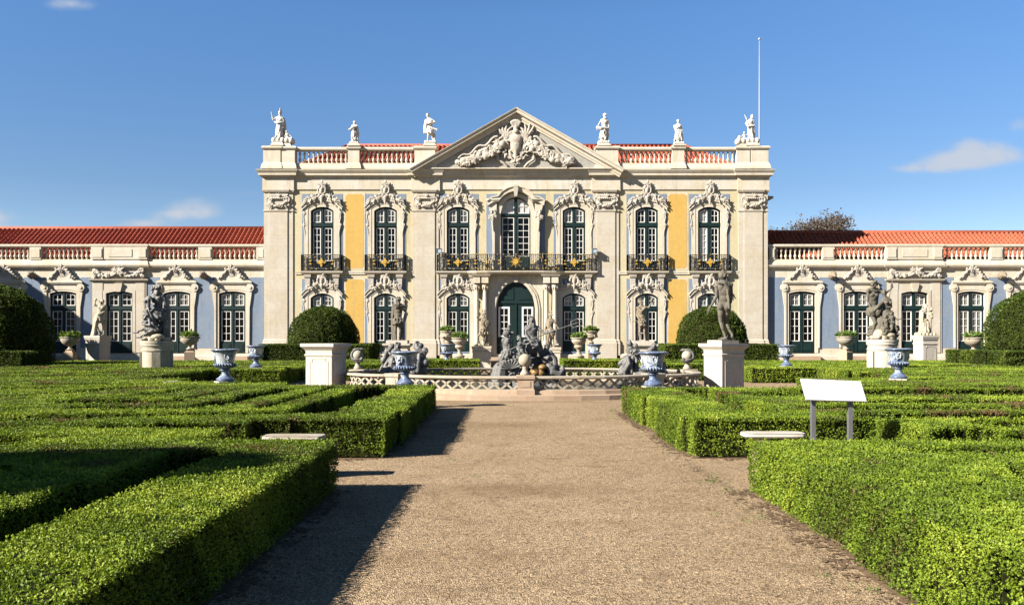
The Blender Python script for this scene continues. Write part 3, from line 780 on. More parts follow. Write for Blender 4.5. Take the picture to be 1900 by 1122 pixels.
def gilt_bits(cx, y, z0, z1, hw):
    g = MB(); H = z1 - z0
    def tri(x, z, s, up): g.prism([(x - s, z), (x, z + (s * .9 if up else -s * .9)), (x + s, z)], y - .02, y)
    for sg in (-1, 1):
        tri(cx + sg * hw * .62, z0 + H * .66, .10, False); tri(cx + sg * hw * .62, z0 + H * .40, .10, True)
        for k in (.28, .55, .85): tri(cx + sg * hw * k, z0 + H * .15, .065, k == .55)
        tri(cx + sg * hw * .9, z0 + H * .82, .06, False); tri(cx + sg * hw * .36, z0 + H * .86, .05, False)
    for k in range(-4, 5): g.prism(circ(cx + hw * k / 4.4, z1 + .0, .03, 6), y - .015, y)
    return g
def curl(m, p, q, z0, z1, r=.010):
    """S scroll of flat iron in the bay from p to q (plan)"""
    p, q = Vector((p[0], p[1], 0)), Vector((q[0], q[1], 0)); h = z1 - z0; pts = []
    for i in range(17):
        t = i / 16; a = t * 2 * PI
        u = .5 + .40 * math.sin(a); pts.append(p.lerp(q, u) + Vector((0, 0, z0 + h * (.06 + .88 * t))))
    m.tube(pts, r, 4)
    for zc in (.24, .76):
        c = p.lerp(q, .5)
        m.tube([p.lerp(q, .5 + .28 * math.cos(2 * PI * i / 10)) + Vector((0, 0, z0 + h * zc + h * .15 * math.sin(2 * PI * i / 10))) for i in range(11)], r * .8, 4)
def railing(path, z0, z1, step=.115, scroll_every=0):
    m = MB(); r = .011
    for z, rr in ((z0 + .03, .014), (z1 - .02, .022), (z1 - .13, .012), (z0 + .14, .012)):
        m.sweep(path, [(-rr, z - rr), (rr, z - rr), (rr, z + rr), (-rr, z + rr), (-rr, z - rr)])
    for (a, b) in zip(path[:-1], path[1:]):
        a, b = Vector(a), Vector(b); L = (b - a).length; n = max(1, round(L / step))
        for i in range(n + 1):
            p = a.lerp(b, i / n); th = .024 if i in (0, n) else .011
            m.box(p.x - th, p.x + th, p.y - th, p.y + th, z0, z1)
        k = max(1, round(L / .24))
        for i in range(k): curl(m, a.lerp(b, i / k), a.lerp(b, (i + 1) / k), z0 + .14, z1 - .13)
    return m
BZ0, BZ1 = Z(503.4), Z(473)
def small_balcony(c):
    P = .24; hw = 1.12
    m = MB(); m.sweep([(c - hw - .03, -.002), (c - hw - .03, -P), (c + hw + .03, -P), (c + hw + .03, -.002)], [(-.3, Z(509)), (-.06, Z(509)), (.02, Z(507)), (.05, Z(505)), (.05, Z(503.6)), (-.3, Z(503.6))])
    m.box(c - hw, c + hw, -P + .05, -.075, Z(508.5), Z(503.7))
    b = m.build('balcony', 'stone', PT)
    r = railing([(c - hw, -.03), (c - hw, -P + .02), (c + hw, -P + .02), (c + hw, -.03)], BZ0, BZ1).build('railing', 'iron', b)
    rosette(c, -P - .01, Z(487.5)).build('rosette', 'gold', b)
    gilt_bits(c, -P - .005, BZ0, BZ1, 1.0).build('gilt_ornament', 'gold', b)
for i in (0, 1, 4, 5): small_balcony(wx[i])
# long bowed balcony over the portal
Lx, Rx = X(812), X(1105); P0, P1 = .24, .52
cpath = [(Lx, -.03), (Lx, -P0), (X(868), -P0), (X(885), -P1 + .08), (X(905), -P1), (X(1009), -P1), (X(1030), -P1 + .08), (X(1047), -P0), (Rx, -P0), (Rx, -.03)]
m = MB(); m.sweep(cpath, [(-.28, Z(510)), (-.05, Z(510)), (.02, Z(508)), (.07, Z(506)), (.08, Z(503.6)), (-.28, Z(503.6))])
m.prism(rect(Lx + .1, Rx - .1, Z(509), Z(503.7)), -P0 + .1, -.1); m.prism(rect(X(890), X(1025), Z(509.3), Z(503.9)), -P1 + .1, -P0 + .09)
bal = m.build('balcony', 'stone', PT)
railing(cpath, BZ0, BZ1).build('railing', 'iron', bal)
sunburst(0, -P1 - .015, Z(487)).build('sunburst', 'gold', bal)
g = gilt_bits(0, -P1 - .01, BZ0, BZ1, 1.5); g.build('gilt_ornament', 'gold', bal)
for i in (2, 3):
    rosette(wx[i], -P0 - .02, Z(487.5)).build('rosette', 'gold', bal); gilt_bits(wx[i], -P0 - .01, BZ0, BZ1, .85).build('gilt_ornament', 'gold', bal)
for sg in (-1, 1): gilt_bits(sg * 1.95, -P1 - .0, BZ0, BZ1, .5).build('gilt_ornament', 'gold', bal)
for px in (816, 1102):                                       # small lamps at the balcony ends
    m = MB(); x = X(px); m.box(x - .02, x + .02, -.28, -.24, BZ1, BZ1 + .06); m.box(x - .16, x + .16, -.46, -.2, BZ1 + .06, BZ1 + .09); m.box(x - .15, x + .15, -.45, -.21, BZ1 + .30, BZ1 + .33)
    for dx in (-.14, .14):
        for dy in (-.44, -.22): m.box(x + dx - .012, x + dx + .012, dy - .012, dy + .012, BZ1 + .09, BZ1 + .30)
    l = m.build('floodlight', 'copper', PT)
    m = MB(); m.box(x - .12, x + .12, -.42, -.24, BZ1 + .095, BZ1 + .295); m.build('lamp_glass', 'lampglass', l)
# ---- great central window
kk = glazed_window(1.74, Z(503.5), Z(397), Z(365), (Z(403), Z(396)), 0, 2, Z(476), 6, ('glass', 'blind'), parent=PT, loc=(0, .07, 0))
m = MB()
inner = door_arch(1.66, Z(503.5), Z(394), Z(366)); out = door_arch(2.14, Z(503.5), Z(394), Z(359)); 
m.prism(out, -.10, .16, [inner])
# shoulders and curved hood
for sg in (-1, 1):
    m.prism([(sg * 1.07, Z(500)), (sg * 1.07, Z(376)), (sg * 1.50, Z(376)), (sg * 1.50, Z(385)), (sg * 1.36, Z(400)), (sg * 1.30, Z(470)), (sg * 1.42, Z(500))], -.18, -.02)
    m.prism([(sg * 1.18, Z(500)), (sg * 1.18, Z(392)), (sg * 1.38, Z(392)), (sg * 1.34, Z(430)), (sg * 1.28, Z(500))], -.25, -.18)
    m.sweep([(sg * 1.0, -.02), (sg * 1.0, -.25), (sg * 1.5, -.18), (sg * 1.56, -.02)][::sg], [(0, Z(376.5)), (.05, Z(375)), (.12, Z(372)), (.12, Z(370)), (-.2, Z(368))])
hood = [(-1.62, Z(375)), (-1.30, Z(368)), (-.98, Z(366)), (-.75, Z(357)), (-.45, Z(351)), (-.15, Z(348)), (0, Z(345)), (.15, Z(348)), (.45, Z(351)), (.75, Z(357)), (.98, Z(366)), (1.30, Z(368)), (1.62, Z(375))]
hood2 = [(x * .97, z - .24) for x, z in hood]
m.prism(hood + hood2[::-1], -.27, -.03); m.prism([(x * 1.03, z + .06) for x, z in hood] + [(x, z + .002) for x, z in hood][::-1], -.33, -.03)
m.prism([(x * .93, z - .242) for x, z in hood[2:-2]] + [(x * .97, z + .06) for x, z in out[2:-2]][::-1], -.12, -.03)
s = m.build('window_surround', 'stone', PT)
def scroll_bracket():
    b = Blob(); rnd = random.Random(2)
    b.spiral(0, 0, .17, 1.3, PI / 2, 1, -.06, .05); b.leafspray((0, -.05, -.1), .16, 16, .09, rnd)
    b.line([(0, -.06, -.1), (.02, -.06, -.5), (-.02, -.05, -.95)], .10, .03); b.cap((-.15, -.04, .2), (.15, -.04, .2), .06)
    return b.mesh('bracket', .022, 1, 'carved')
SB = scroll_bracket()
def foot_scroll():
    b = Blob(); b.spiral(.05, .12, .14, 1.2, -PI / 2, -1, -.04, .045); b.line([(-.05, -.04, .1), (-.1, -.04, .45), (-.02, -.03, .8)], .06, .03)
    return b.mesh('bracket', .022, 1, 'carved')
FSC = foot_scroll()
for sg in (-1, 1):
    inst('bracket', SB, s, (sg * 1.28, -.25, Z(398)), scale=(sg, .8, 1)); inst('bracket', FSC, s, (sg * 1.55, -.1, Z(497)), scale=(sg, 1, 1))
m = MB(); m.prism([(-.10, Z(346)), (-.14, Z(352)), (-.07, Z(366)), (.07, Z(366)), (.14, Z(352)), (.10, Z(346))], -.40, -.1); m.build('keystone', 'carved', s)
# ---- portal
m = MB()
inner = door_arch(2.16, Z(664), Z(572), Z(523)); out = door_arch(2.74, Z(664), Z(572), Z(514))
m.prism(out, -.09, .25, [inner])
m.prism([(-1.55, Z(664)), (-1.55, Z(510.3)), (1.55, Z(510.3)), (1.55, Z(664))], -.05, -.004, [door_arch(2.745, Z(664) + .001, Z(572), Z(514) + .002)])
lip = door_arch(2.5, Z(640), Z(572), Z(518)); lip2 = door_arch(2.3, Z(640) + .001, Z(572), Z(521))
m.prism(lip, -.125, -.091, [lip2])
for sg in (-1, 1):
    m.box(*sorted((sg * 1.56, sg * 2.34)), -.42, -.004, Z(664), Z(640))        # pedestal course
    for cx_ in (1.72, 2.18):
        m.box(sg * cx_ - .19, sg * cx_ + .19, -.50, -.004 - (.002 if cx_ > 2 else 0), Z(526), Z(511))
    m.sweep([(sg * 1.50, -.004), (sg * 1.50, -.51), (sg * 2.40, -.51), (sg * 2.40, -.004)][::sg], [(0, Z(514)), (.05, Z(513)), (.09, Z(510.4)), (-.05, Z(510.4))])
portal = m.build('portal', 'stone', PT)
def col_mesh():
    m = MB(); r = .135; h = Z(529) - Z(640)
    m.square([(.20, 0), (.20, .09)], sides=4)
    m.lathe([(.19, .09), (.205, .13), (.17, .17), (.16, .20), (.175, .23), (r, .27), (r, h * .33), (r * .86, h - .32), (r * .98, h - .31), (r * .98, h - .28), (r * .86, h - .27), (r, h - .18), (r * 1.5, h - .04), (r * 1.5, h)], n=18)
    for k in range(8):
        a = 2 * PI * k / 8; m.tube([(r * math.cos(a), r * math.sin(a), h - .26), (r * 1.35 * math.cos(a), r * 1.35 * math.sin(a), h - .12), (r * 1.6 * math.cos(a), r * 1.6 * math.sin(a), h - .14)], [.04, .045, .02], 5)
    o = m.build('t', 'stone', None, True, angle=40); me = o.data; bpy.data.objects.remove(o); return me
CM = col_mesh()
for sg in (-1, 1):
    for cx_ in (1.72, 2.18): inst('column', CM, portal, (sg * cx_, -.30 if cx_ > 2 else -.28, Z(640)))
m = MB(); m.prism([(-.13, Z(506)), (-.17, Z(513)), (-.09, Z(524)), (.09, Z(524)), (.17, Z(513)), (.13, Z(506))], -.24, -.05); m.build('keystone', 'carved', portal)
# door
m = MB(); w = 2.28
tz = Z(575)
m.prism(door_arch(w, Z(664), Z(572), Z(521)), .055, .14, [rect(sg * .66 - .32, sg * .66 + .32, Z(625), Z(569)) for sg in (-1, 1)])
m.box(-1.1, 1.1, .0, .054, Z(563), Z(558)); m.box(-.05, .05, .01, .054, Z(664), Z(563))
for sg in (-1, 1):
    m.prism([(sg * .12, Z(556)), (sg * .12, Z(534)), (sg * .45, Z(536)), (sg * .75, Z(545)), (sg * .92, Z(556))], .03, .054); m.prism(rect(*sorted((sg * .22, sg * 1.0)), Z(660), Z(630)), .03, .054)
    m.prism(rect(*sorted((sg * .30, sg * .92)), Z(657), Z(633)), .012, .03)
door = m.build('door', 'green', PT)
for sg in (-1, 1):
    m = MB(); xa, xb = sg * .66 - .32, sg * .66 + .32; zb, zt_ = Z(625), Z(569)
    m.prism(rect(xa, xb, zb, zt_), .04, .12, [rect(xa + .10, xb - .10, zb + .10, zt_ - .10)])
    xm = (xa + xb) / 2; m.box(xm - .018, xm + .018, .052, .11, zb + .10, zt_ - .1)
    for k in range(1, 4):
        zz = zb + .1 + (zt_ - zb - .2) * k / 4; m.box(xa + .1, xm - .018, .054, .108, zz - .018, zz + .018); m.box(xm + .018, xb - .1, .054, .108, zz - .018, zz + .018)
    m.build('sash', 'sash', door)
    m = MB(); m.prism(rect(xa + .09, xb - .09, zb + .09, zt_ - .09), .110, .116); m.build('pane', 'glass', door)
# steps
m = MB(); zt_ = Z(662)
for k in range(4):
    m.box(-1.55 - .0 - k * .12, 1.55 + k * .12, -1.5 - .34 * k, -.11 + .0, zt_ - .165 * (k + 1) + .004, zt_ - .165 * k - (.002 * k))
m.build('steps', 'pink_stone', PT)
# ---- roofs
def tiled(name, x0, x1, y0, z0, y1, z1, pitch, courses, mat, parent, hip0=0, hip1=0):
    """corrugated tile slope rising from (y0,z0) to (y1,z1); hip: how far the upper edge is drawn in at either end"""
    nx = int((x1 - x0) / pitch * 8); L = math.hypot(y1 - y0, z1 - z0); vs = []; fs = []
    ny, nz = -(z1 - z0) / L, (y1 - y0) / L
    rows = []
    for k in range(courses):
        for t, lift in ((k / courses, .045), ((k + .985) / courses, .0)): rows.append((t, lift))
    for t, lift in rows:
        a, b = x0 + hip0 * t, x1 - hip1 * t
        for i in range(nx + 1):
            x = x0 + (x1 - x0) * i / nx; xx = min(max(x, a), b)
            ph = (x / pitch) % 1.0; hgt = pitch * .38 * (math.sin(PI * ph / .62) if ph < .62 else -.45 * math.sin(PI * (ph - .62) / .38)) + lift
            if xx != x: hgt = 0
            vs.append((xx, y0 + (y1 - y0) * t + ny * hgt, z0 + (z1 - z0) * t + nz * hgt))
    W = nx + 1
    for r in range(len(rows) - 1):
        for i in range(nx): fs.append((r * W + i, r * W + i + 1, (r + 1) * W + i + 1, (r + 1) * W + i))
    m = MB(); m.add(vs, fs); o = m.build(name, mat, parent, True, angle=60)
    r = MB(); r.tube([(x0 + hip0, y1, z1), (x1 - hip1, y1, z1)], .15, 8)
    if hip0: r.tube([(x0, y0, z0 + .05), (x0 + hip0, y1, z1)], .12, 8)
    if hip1: r.tube([(x1, y0, z0 + .05), (x1 - hip1, y1, z1)], .12, 8)
    r.build('ridge', mat, o, True)
    return o
rt = tiled('roof', -12.9, 13.1, 1.1, Z(308), 6.0, 13.72, .27, 16, 'tile', PT, 2.3, 2.4)
m = MB(); m.add([(-12.9, 1.1, Z(308)), (-10.6, 6, 13.7), (-12.9, 11, Z(308)), (13.1, 1.1, Z(308)), (10.7, 6, 13.7), (13.1, 11, Z(308))], [(0, 1, 2), (3, 5, 4), (1, 2, 5, 4)]); m.build('roof', 'tile', PT)
# rear block seen past the right corner
m = MB(); x0, x1 = X(1424), X(1424) + .93
m.box(XR + .01, x1, 4.0, 12, 0, 11.2); m.sweep([(XR, 4.0), (x1, 4.0), (x1, 12)], [(0, Z(365) + .2), (.1, Z(363) + .2), (.3, Z(358) + .2), (.45, Z(356) + .2), (.45, Z(352) + .2), (0, Z(348) + .2)])
m.box(XR + .01, x1 - .35, 4.15, 12, 11.2, 11.9); m.sweep([(XR, 4.15), (x1 - .35, 4.15), (x1 - .35, 12)], [(0, 11.6), (.12, 11.7), (.14, 11.9), (0, 11.95)])
m.build('rear_block', 'ashlar', PT)
# ------------------------------------------------------------------ low wings
WY = 50.2
def wing_crest():
    rnd = random.Random(31); b = Blob()
    for s in (-1, 1): b.garland([(s * .0, -.08, .46), (s * .30, -.1, .42), (s * .46, -.1, .16), (s * .62, -.1, -.02), (s * .88, -.06, -.16)], .13, rnd, 40)
    b.leafspray((0, -.12, .48), .20, 22, .10, rnd); b.ell((0, -.02, .15), (.42, .05, .3))
    return b.mesh('crest', .022, 1, 'carved')
def wing_swag():
    rnd = random.Random(33); b = Blob()
    for s in (-1, 1):
        b.garland([(s * .15, -.1, .1), (s * .45, -.1, -.10), (s * .75, -.1, -.16), (s * 1.05, -.1, -.05), (s * 1.25, -.1, .16)], .12, rnd, 48)
        b.garland([(s * 1.33, -.08, .25), (s * 1.36, -.08, -.24)], .12, rnd, 18)
    b.leafspray((0, -.12, .16), .24, 26, .11, rnd); b.ell((0, -.12, .14), (.13, .12, .16))
    return b.mesh('crest', .022, 1, 'carved')
WCREST, WSWAG = wing_crest(), wing_swag()
def spout_mesh():
    b = Blob(); rnd = random.Random(8)
    b.cap((0, .05, .0), (0, -.30, .03), .16, .13); b.ell((0, -.38, .04), (.14, .16, .14)); b.cap((0, -.45, .0), (0, -.58, -.03), .08, .05)
    for k in range(12):
        a = 2 * PI * k / 12; b.cap((.12 * math.cos(a), -.26, .04 + .12 * math.sin(a)), (.21 * math.cos(a), -.20, .04 + .21 * math.sin(a)), .05, .025)
    for s in (-1, 1): b.ell((s * .10, -.34, .16), .045)
    return b.mesh('water_spout', .016, 1, 'tan_statue')
SPOUT = spout_mesh()
BALN = {}
def wing(label, wins, bays, runs, piers, solids, spouts, x0, x1, ridge_y, ridge_z, tile, curt):
    W = thing('palace_wing', (PALX, WY, 0), 0, label, 'palace wing', 'low wings of the palace')
    w = 1.50; z0, zs, zt = Z(655), Z(544), Z(540)
    allw = wins + bays
    holes = [arch(X(p), w + .1, z0, zs + .04, zt + .05) for p in allw]
    m = MB(); m.prism(rect(X(x0), X(x1), 0, Z(492)), 0, .4, holes); m.build('wall', 'stone', W)
    m = MB(); m.box(X(x0), X(x1), .402, 7.5, 0, Z(480)); m.build('wall', 'stone', W)
    # blue plaster between the windows
    lo, hi = min(x0, x1), max(x0, x1)
    edges = sorted([(p - 31, p + 31) for p in wins] + [(p - 50, p + 50) for p in bays])
    segs = []; cur = lo + 1
    for a, b in edges:
        if a - cur > 4: segs.append((cur, a))
        cur = max(cur, b)
    if hi - cur > 4: segs.append((cur, hi - 1))
    for a, b in segs:
        m = MB(); m.prism(rect(X(a) + .04, X(b) - .04, Z(645.5), Z(514)), -.012, -.001); m.build('wall_panel', 'slate', W)
    m = MB(); m.sweep([(X(x0), 0), (X(x1), 0)], [(-.1, 0), (.10, 0), (.10, Z(661)), (.05, Z(659)), (.04, Z(655)), (-.1, Z(655))]); m.build('plinth', 'stone', W)
    def cpath(off):
        pts = [(X(x0), -off)]
        for p in sorted(bays):
            pts += [(X(p - 52), -off), (X(p - 52), -off - .07), (X(p + 52), -off - .07), (X(p + 52), -off)]
        return pts + [(X(x1), -off)]
    m = MB()
    m.sweep(cpath(.02), [(-.2, Z(500)), (.03, Z(500)), (.05, Z(498)), (.15, Z(495.5)), (.19, Z(493)), (.20, Z(491.5)), (0, Z(490.5)), (-.3, Z(490.5))]); m.build('cornice', 'stone', W)
    m = MB(); m.sweep(cpath(.0), [(-.2, Z(490.7)), (.10, Z(490.7)), (.08, Z(487)), (.02, Z(483.5)), (.01, Z(480.5)), (-.35, Z(480.5))])
    m.sweep(cpath(.0), [(-.33, Z(458)), (.03, Z(458)), (.07, Z(456)), (.07, Z(453.5)), (.02, Z(452.5)), (-.33, Z(452.5))])
    for a, b in piers: 
        yy = -.16 if any(abs((a + b) / 2 - q) < 53 for q in bays) else -.05
        m.box(X(a), X(b), yy, .3, Z(480.6), Z(457.8)); m.box(X(a) + .06, X(b) - .06, yy - .03, yy + .01, Z(477), Z(461))
    for a, b in solids: m.box(X(a), X(b), -.13, .28, Z(480.6), Z(457.9)); m.box(X(a) + .3, X(b) - .3, -.155, -.1, Z(476), Z(462))
    pa = m.build('parapet', 'stone', W)
    for a, b, n in runs:
        for i in range(n): inst('baluster', BAL_WING, pa, (X(a + (b - a) * (i + .5) / n), .17, Z(480.5)))
    proto = {}
    for i, p in enumerate(allw):
        k = ('curtain' if p in curt.get('low', ()) else 'glass', 'curtain' if p in curt.get('top', ()) else 'glass')
        if k not in proto: proto[k] = glazed_window(w, z0, zs, zt, (Z(576.5), Z(566.5)), 0, 2, Z(633), 4, k, parent=W, loc=(X(p), .08, 0))
        else: dup(proto[k], W, (X(p), .08, 0))
    for p in wins:
        c = X(p); m = MB()
        inner = arch(c, w, z0, zs, zt); out = [(c - .90, z0), (c - .90, Z(536)), (c - .6, Z(525)), (c + .6, Z(525)), (c + .90, Z(536)), (c + .90, z0)]
        m.prism(arch(c, w + .24, z0, zs + .08, zt + .1), -.04, .22, [inner]); m.prism(out, -.06, -.015, [arch(c, w + .242, z0, zs + .081, zt + .101)])
        half = [(1.08, Z(527)), (1.08, Z(521)), (.92, Z(519)), (.62, Z(516)), (.48, Z(511)), (.36, Z(506)), (.0, Z(503.5))]
        hood = [(c - x, z) for x, z in half] + [(c + x, z) for x, z in half[::-1][1:]]
        m.prism(hood, -.12, -.02)
        m.prism([(c - 1.14, Z(524.5)), (c - 1.14, Z(521.5)), (c + 1.14, Z(521.5)), (c + 1.14, Z(524.5))], -.17, -.11)
        for sg in (-1, 1):                                   # ears with volutes
            m.prism(circ(c + sg * 1.02, Z(533), .22, 16), -.13, -.015); m.prism(circ(c + sg * 1.02, Z(533), .09, 12), -.17, -.13)
            m.prism([(c + sg * .9, Z(645)), (c + sg * .9, Z(533)), (c + sg * 1.14, Z(536)), (c + sg * 1.08, Z(552)), (c + sg * 1.0, Z(570)), (c + sg * .98, Z(645))], -.09, -.016)
        s = m.build('window_surround', 'stone', W)
        inst('crest', WCREST, s, (c, -.10, Z(511)), scale=(.86, .62, .8))
    for p in bays:
        c = X(p); m = MB()
        inner = arch(c, w, z0, zs, zt)
        m.prism([(c - 1.53, Z(655)), (c - 1.53, Z(521)), (c + 1.53, Z(521)), (c + 1.53, Z(655))], -.05, -.003, [arch(c, w + .402, Z(655) + .001, zs + .161, zt + .181)])
        m.prism(arch(c, w + .40, z0, zs + .16, zt + .18), -.075, .22, [inner])
        m.box(c - 1.50, c + 1.50, -.07, -.002, Z(518.5), Z(500.2))
        m.sweep([(c - 1.53, 0), (c - 1.53, -.07), (c + 1.53, -.07), (c + 1.53, 0)], [(0, Z(523)), (.05, Z(522)), (.13, Z(519.5)), (.14, Z(517.5)), (0, Z(517))])
        m.prism([(c - .2, Z(525)), (c - .2, Z(530)), (c - .11, Z(541)), (c + .11, Z(541)), (c + .2, Z(530)), (c + .2, Z(525))], -.18, -.04)
        for sg in (-1, 1): m.box(c + sg * 1.18 - .26, c + sg * 1.18 + .26, -.075, -.051, Z(654), Z(524))
        s = m.build('window_surround', 'ashlar', W)
        inst('crest', WSWAG, s, (c, -.09, Z(507)), scale=(1, .75, 1))
    for p in spouts: inst('water_spout', SPOUT, W, (X(p), -.05, Z(512)), scale=1.1)
    a, b = sorted((X(x0), X(x1)))
    tiled('roof', a, b, .45, Z(484), ridge_y, ridge_z, .27, 12, tile, W)
    m = MB(); m.add([(a, ridge_y, ridge_z - .02), (b, ridge_y, ridge_z - .02), (b, ridge_y + 4, 6.2), (a, ridge_y + 4, 6.2)], [(0, 1, 2, 3)]); m.build('roof', tile, W)
    # doorsteps
    for p in wins:
        m = MB(); m.box(X(p) - .95, X(p) + .95, -.35, -.101, 0, Z(660)); m.build('doorstep', 'pink_stone', W)
    return W
wing('low blue palace wing with darker red roof, its wall crossed by a shadow', [429, 326, 114, 8, -98], [219],
     [(-32, 50, 10), (75, 168, 11), (272, 365, 11), (392, 473, 9)], [(52, 73), (168, 190), (254, 272), (366, 391), (474, 489)], [(190.3, 253.7)], [377, 60, -45], -260, 489.5, 3.9, 8.29, 'tile',
     dict(top=(326, 429), low=()))
wing('low blue and cream palace wing with brighter orange roof, fully in sunshine', [1490, 1592, 1805, 1907, 2010], [1699],
     [(1440, 1527, 10), (1551, 1645, 11), (1750, 1839, 10), (1865, 1950, 10)], [(1429, 1440), (1528, 1550), (1645, 1665), (1732, 1750), (1840, 1864)], [(1665.3, 1731.7)], [1544, 1858, 1960], 1425, 2180, 3.4, 7.99, 'tile2',
     dict(top=(1490, 1592, 1699, 1805), low=(1805,)))
# pavilion running forward beyond the frame: it throws the broad shadow over the end of the wing
pv = thing('palace_pavilion', (-41.0, 36.0, 0), 0, 'palace pavilion with hipped tile roof standing forward of the shaded wing', 'palace pavilion')
m = MB(); m.box(-5, 5, -8, 15, 0, 9.6); m.build('wall', 'cream', pv)
m = MB(); m.sweep([(-5, -8), (5, -8), (5, 15), (-5, 15)], [(0, 9.3), (.2, 9.6), (.5, 9.8), (.5, 10.05), (0, 10.1)], closed=True); m.build('cornice', 'stone', pv)
m = MB(); m.add([(-5.4, -8.4, 10.06), (5.4, -8.4, 10.06), (5.4, 15.4, 10.06), (-5.4, 15.4, 10.06), (0, -3, 12.4), (0, 10, 12.4)], [(0, 1, 4), (1, 2, 5, 4), (2, 3, 5), (3, 0, 4, 5)]); m.build('roof', 'tile', pv)
for yy in (-5, -1, 3, 7, 11):
    for zz in (1.0, 5.6):
        m = MB(); m.box(5.0, 5.03, yy - .6, yy + .6, zz, zz + 2.8); f = m.build('window', 'sash', pv)
        m = MB(); m.box(5.031, 5.05, yy - .48, yy + .48, zz + .12, zz + 2.68); m.build('pane', 'glass', f)
# ------------------------------------------------------------------ sculpture
def V(*a): return Vector(a)
class Fig:
    """one human figure: joints in metres (x to the right of the picture, y away, z up), sc = radius scale"""
    def __init__(s, b, sc, front=(0, -1, 0), female=False, fingers=False):
        s.b, s.sc, s.f, s.female, s.fg = b, sc, Vector(front).normalized(), female, fingers
        s.side = s.f.cross(V(0, 0, 1)).normalized()
    def head(s, c, neck, face=None, hair='short', beard=False, helmet=False):
        k, b = s.sc, s.b; c = V(*c); neck = V(*neck); f = Vector(face).normalized() if face else s.f
        up = (c - neck).normalized(); sd = f.cross(up).normalized(); f = up.cross(sd)
        b.cap(neck - up * .05 * k, c - up * .03 * k, .060 * k, .047 * k)
        k = k * 1.14; c = c - up * .012 * k
        b.ellz(c + up * .015 * k, up, np.array((.073, .092, .105)) * k, f); b.ellz(c + f * .03 * k - up * .06 * k, up, np.array((.05, .055, .065)) * k, f)
        b.cap(c + f * .088 * k + up * .022 * k, c + f * .106 * k - up * .022 * k, .012 * k, .016 * k)          # nose
        b.cap(c + f * .082 * k + up * .035 * k - sd * .045 * k, c + f * .080 * k + up * .035 * k + sd * .045 * k, .012 * k)   # brow
        b.cap(c + f * .082 * k - up * .062 * k - sd * .02 * k, c + f * .082 * k - up * .062 * k + sd * .02 * k, .008 * k)    # mouth
        b.ell(c + f * .066 * k - up * .10 * k, .022 * k)
        for q in (-1, 1):
            b.ell(c + sd * q * .074 * k, .02 * k)
        rnd = random.Random(int(abs(c.x * 997 + c.z * 13)) + 5)
        if hair:
            n = 44 if hair == 'curly' else 14
            for _ in range(n):
                d = Vector((rnd.uniform(-1, 1), rnd.uniform(-1, 1), rnd.uniform(-.3, 1))).normalized()
                p = sd * d.x * .084 - f * (abs(d.y) * .105 - .045) + up * (.025 + d.z * .10)
                b.ell(c + p * k, (.030 if hair == 'curly' else .028) * k * rnd.uniform(.8, 1.3))
            b.ellz(c - f * .022 * k + up * .035 * k, up, np.array((.08, .088, .095)) * k, f)
            if hair == 'long':
                for q in (-1, 0, 1): b.line([c - f * .07 * k + sd * q * .05 * k, c - f * .085 * k + sd * q * .07 * k - up * .14 * k, c - f * .06 * k + sd * q * .09 * k - up * .26 * k], .04 * k, .02 * k)
            if hair == 'bun': b.ell(c - f * .11 * k + up * .05 * k, .05 * k)
        if beard:
            for q in (-1.2, -.5, .2, .9): b.line([c + f * .07 * k + sd * q * .04 * k - up * .07 * k, c + f * .085 * k + sd * q * .045 * k - up * .15 * k, c + f * .06 * k + sd * q * .03 * k - up * .22 * k], .032 * k, .014 * k)
        if helmet:
            b.ellz(c + up * .05 * k, up, np.array((.092, .105, .10)) * k, f); b.cap(c + f * .09 * k + up * .05 * k, c - f * .10 * k + up * .03 * k, .055 * k, .055 * k)
            b.line([c + f * .09 * k + up * .18 * k, c + up * .23 * k, c - f * .12 * k + up * .17 * k, c - f * .15 * k + up * .02 * k], .04 * k, .03 * k)
    def torso(s, pelvis, chest, shL, shR, neck, armour=False):
        k, b, f, sd = s.sc, s.b, s.f, s.side
        p, c = V(*pelvis), V(*chest); l, r, n = V(*shL), V(*shR), V(*neck); up = (c - p).normalized()
        w = .92 if s.female else 1.0
        b.ellz(p, up, np.array((.165, .118, .13)) * k, f); b.ellz(p.lerp(c, .48), up, np.array((.132 * w, .10, .17)) * k, f)
        b.ellz(c, up, np.array((.165 * w, .122, .19)) * k, f); b.cap(l, n - (n - l) * .15, .062 * k, .07 * k); b.cap(r, n - (n - r) * .15, .062 * k, .07 * k)
        b.cap(l.lerp(r, .2), l.lerp(r, .8), .08 * k); b.cap(c, n, .10 * k, .065 * k)
        for q in (-1, 1):
            b.cap(c + sd * q * .10 * k + up * .06 * k, p + sd * q * .085 * k + up * .10 * k, .075 * k * w, .07 * k); b.cap(p + sd * q * .06 * k + up * .02 * k, p + sd * q * .085 * k - up * .09 * k, .105 * k, .095 * k)
            if s.female: b.ell(c + f * .10 * k + sd * q * .08 * k + up * .02 * k, .065 * k)
            else: b.ellz(c + f * .075 * k + sd * q * .078 * k + up * .065 * k, up, np.array((.082, .055, .065)) * k, f)
            b.ellz(p - f * .055 * k + sd * q * .082 * k - up * .03 * k, up, np.array((.09, .088, .115)) * k, f)
            b.ellz(c - f * .075 * k + sd * q * .08 * k + up * .08 * k, up, np.array((.075, .05, .10)) * k, f)
        if armour:
            b.ellz(c, up, np.array((.178, .142, .20)) * k, f)
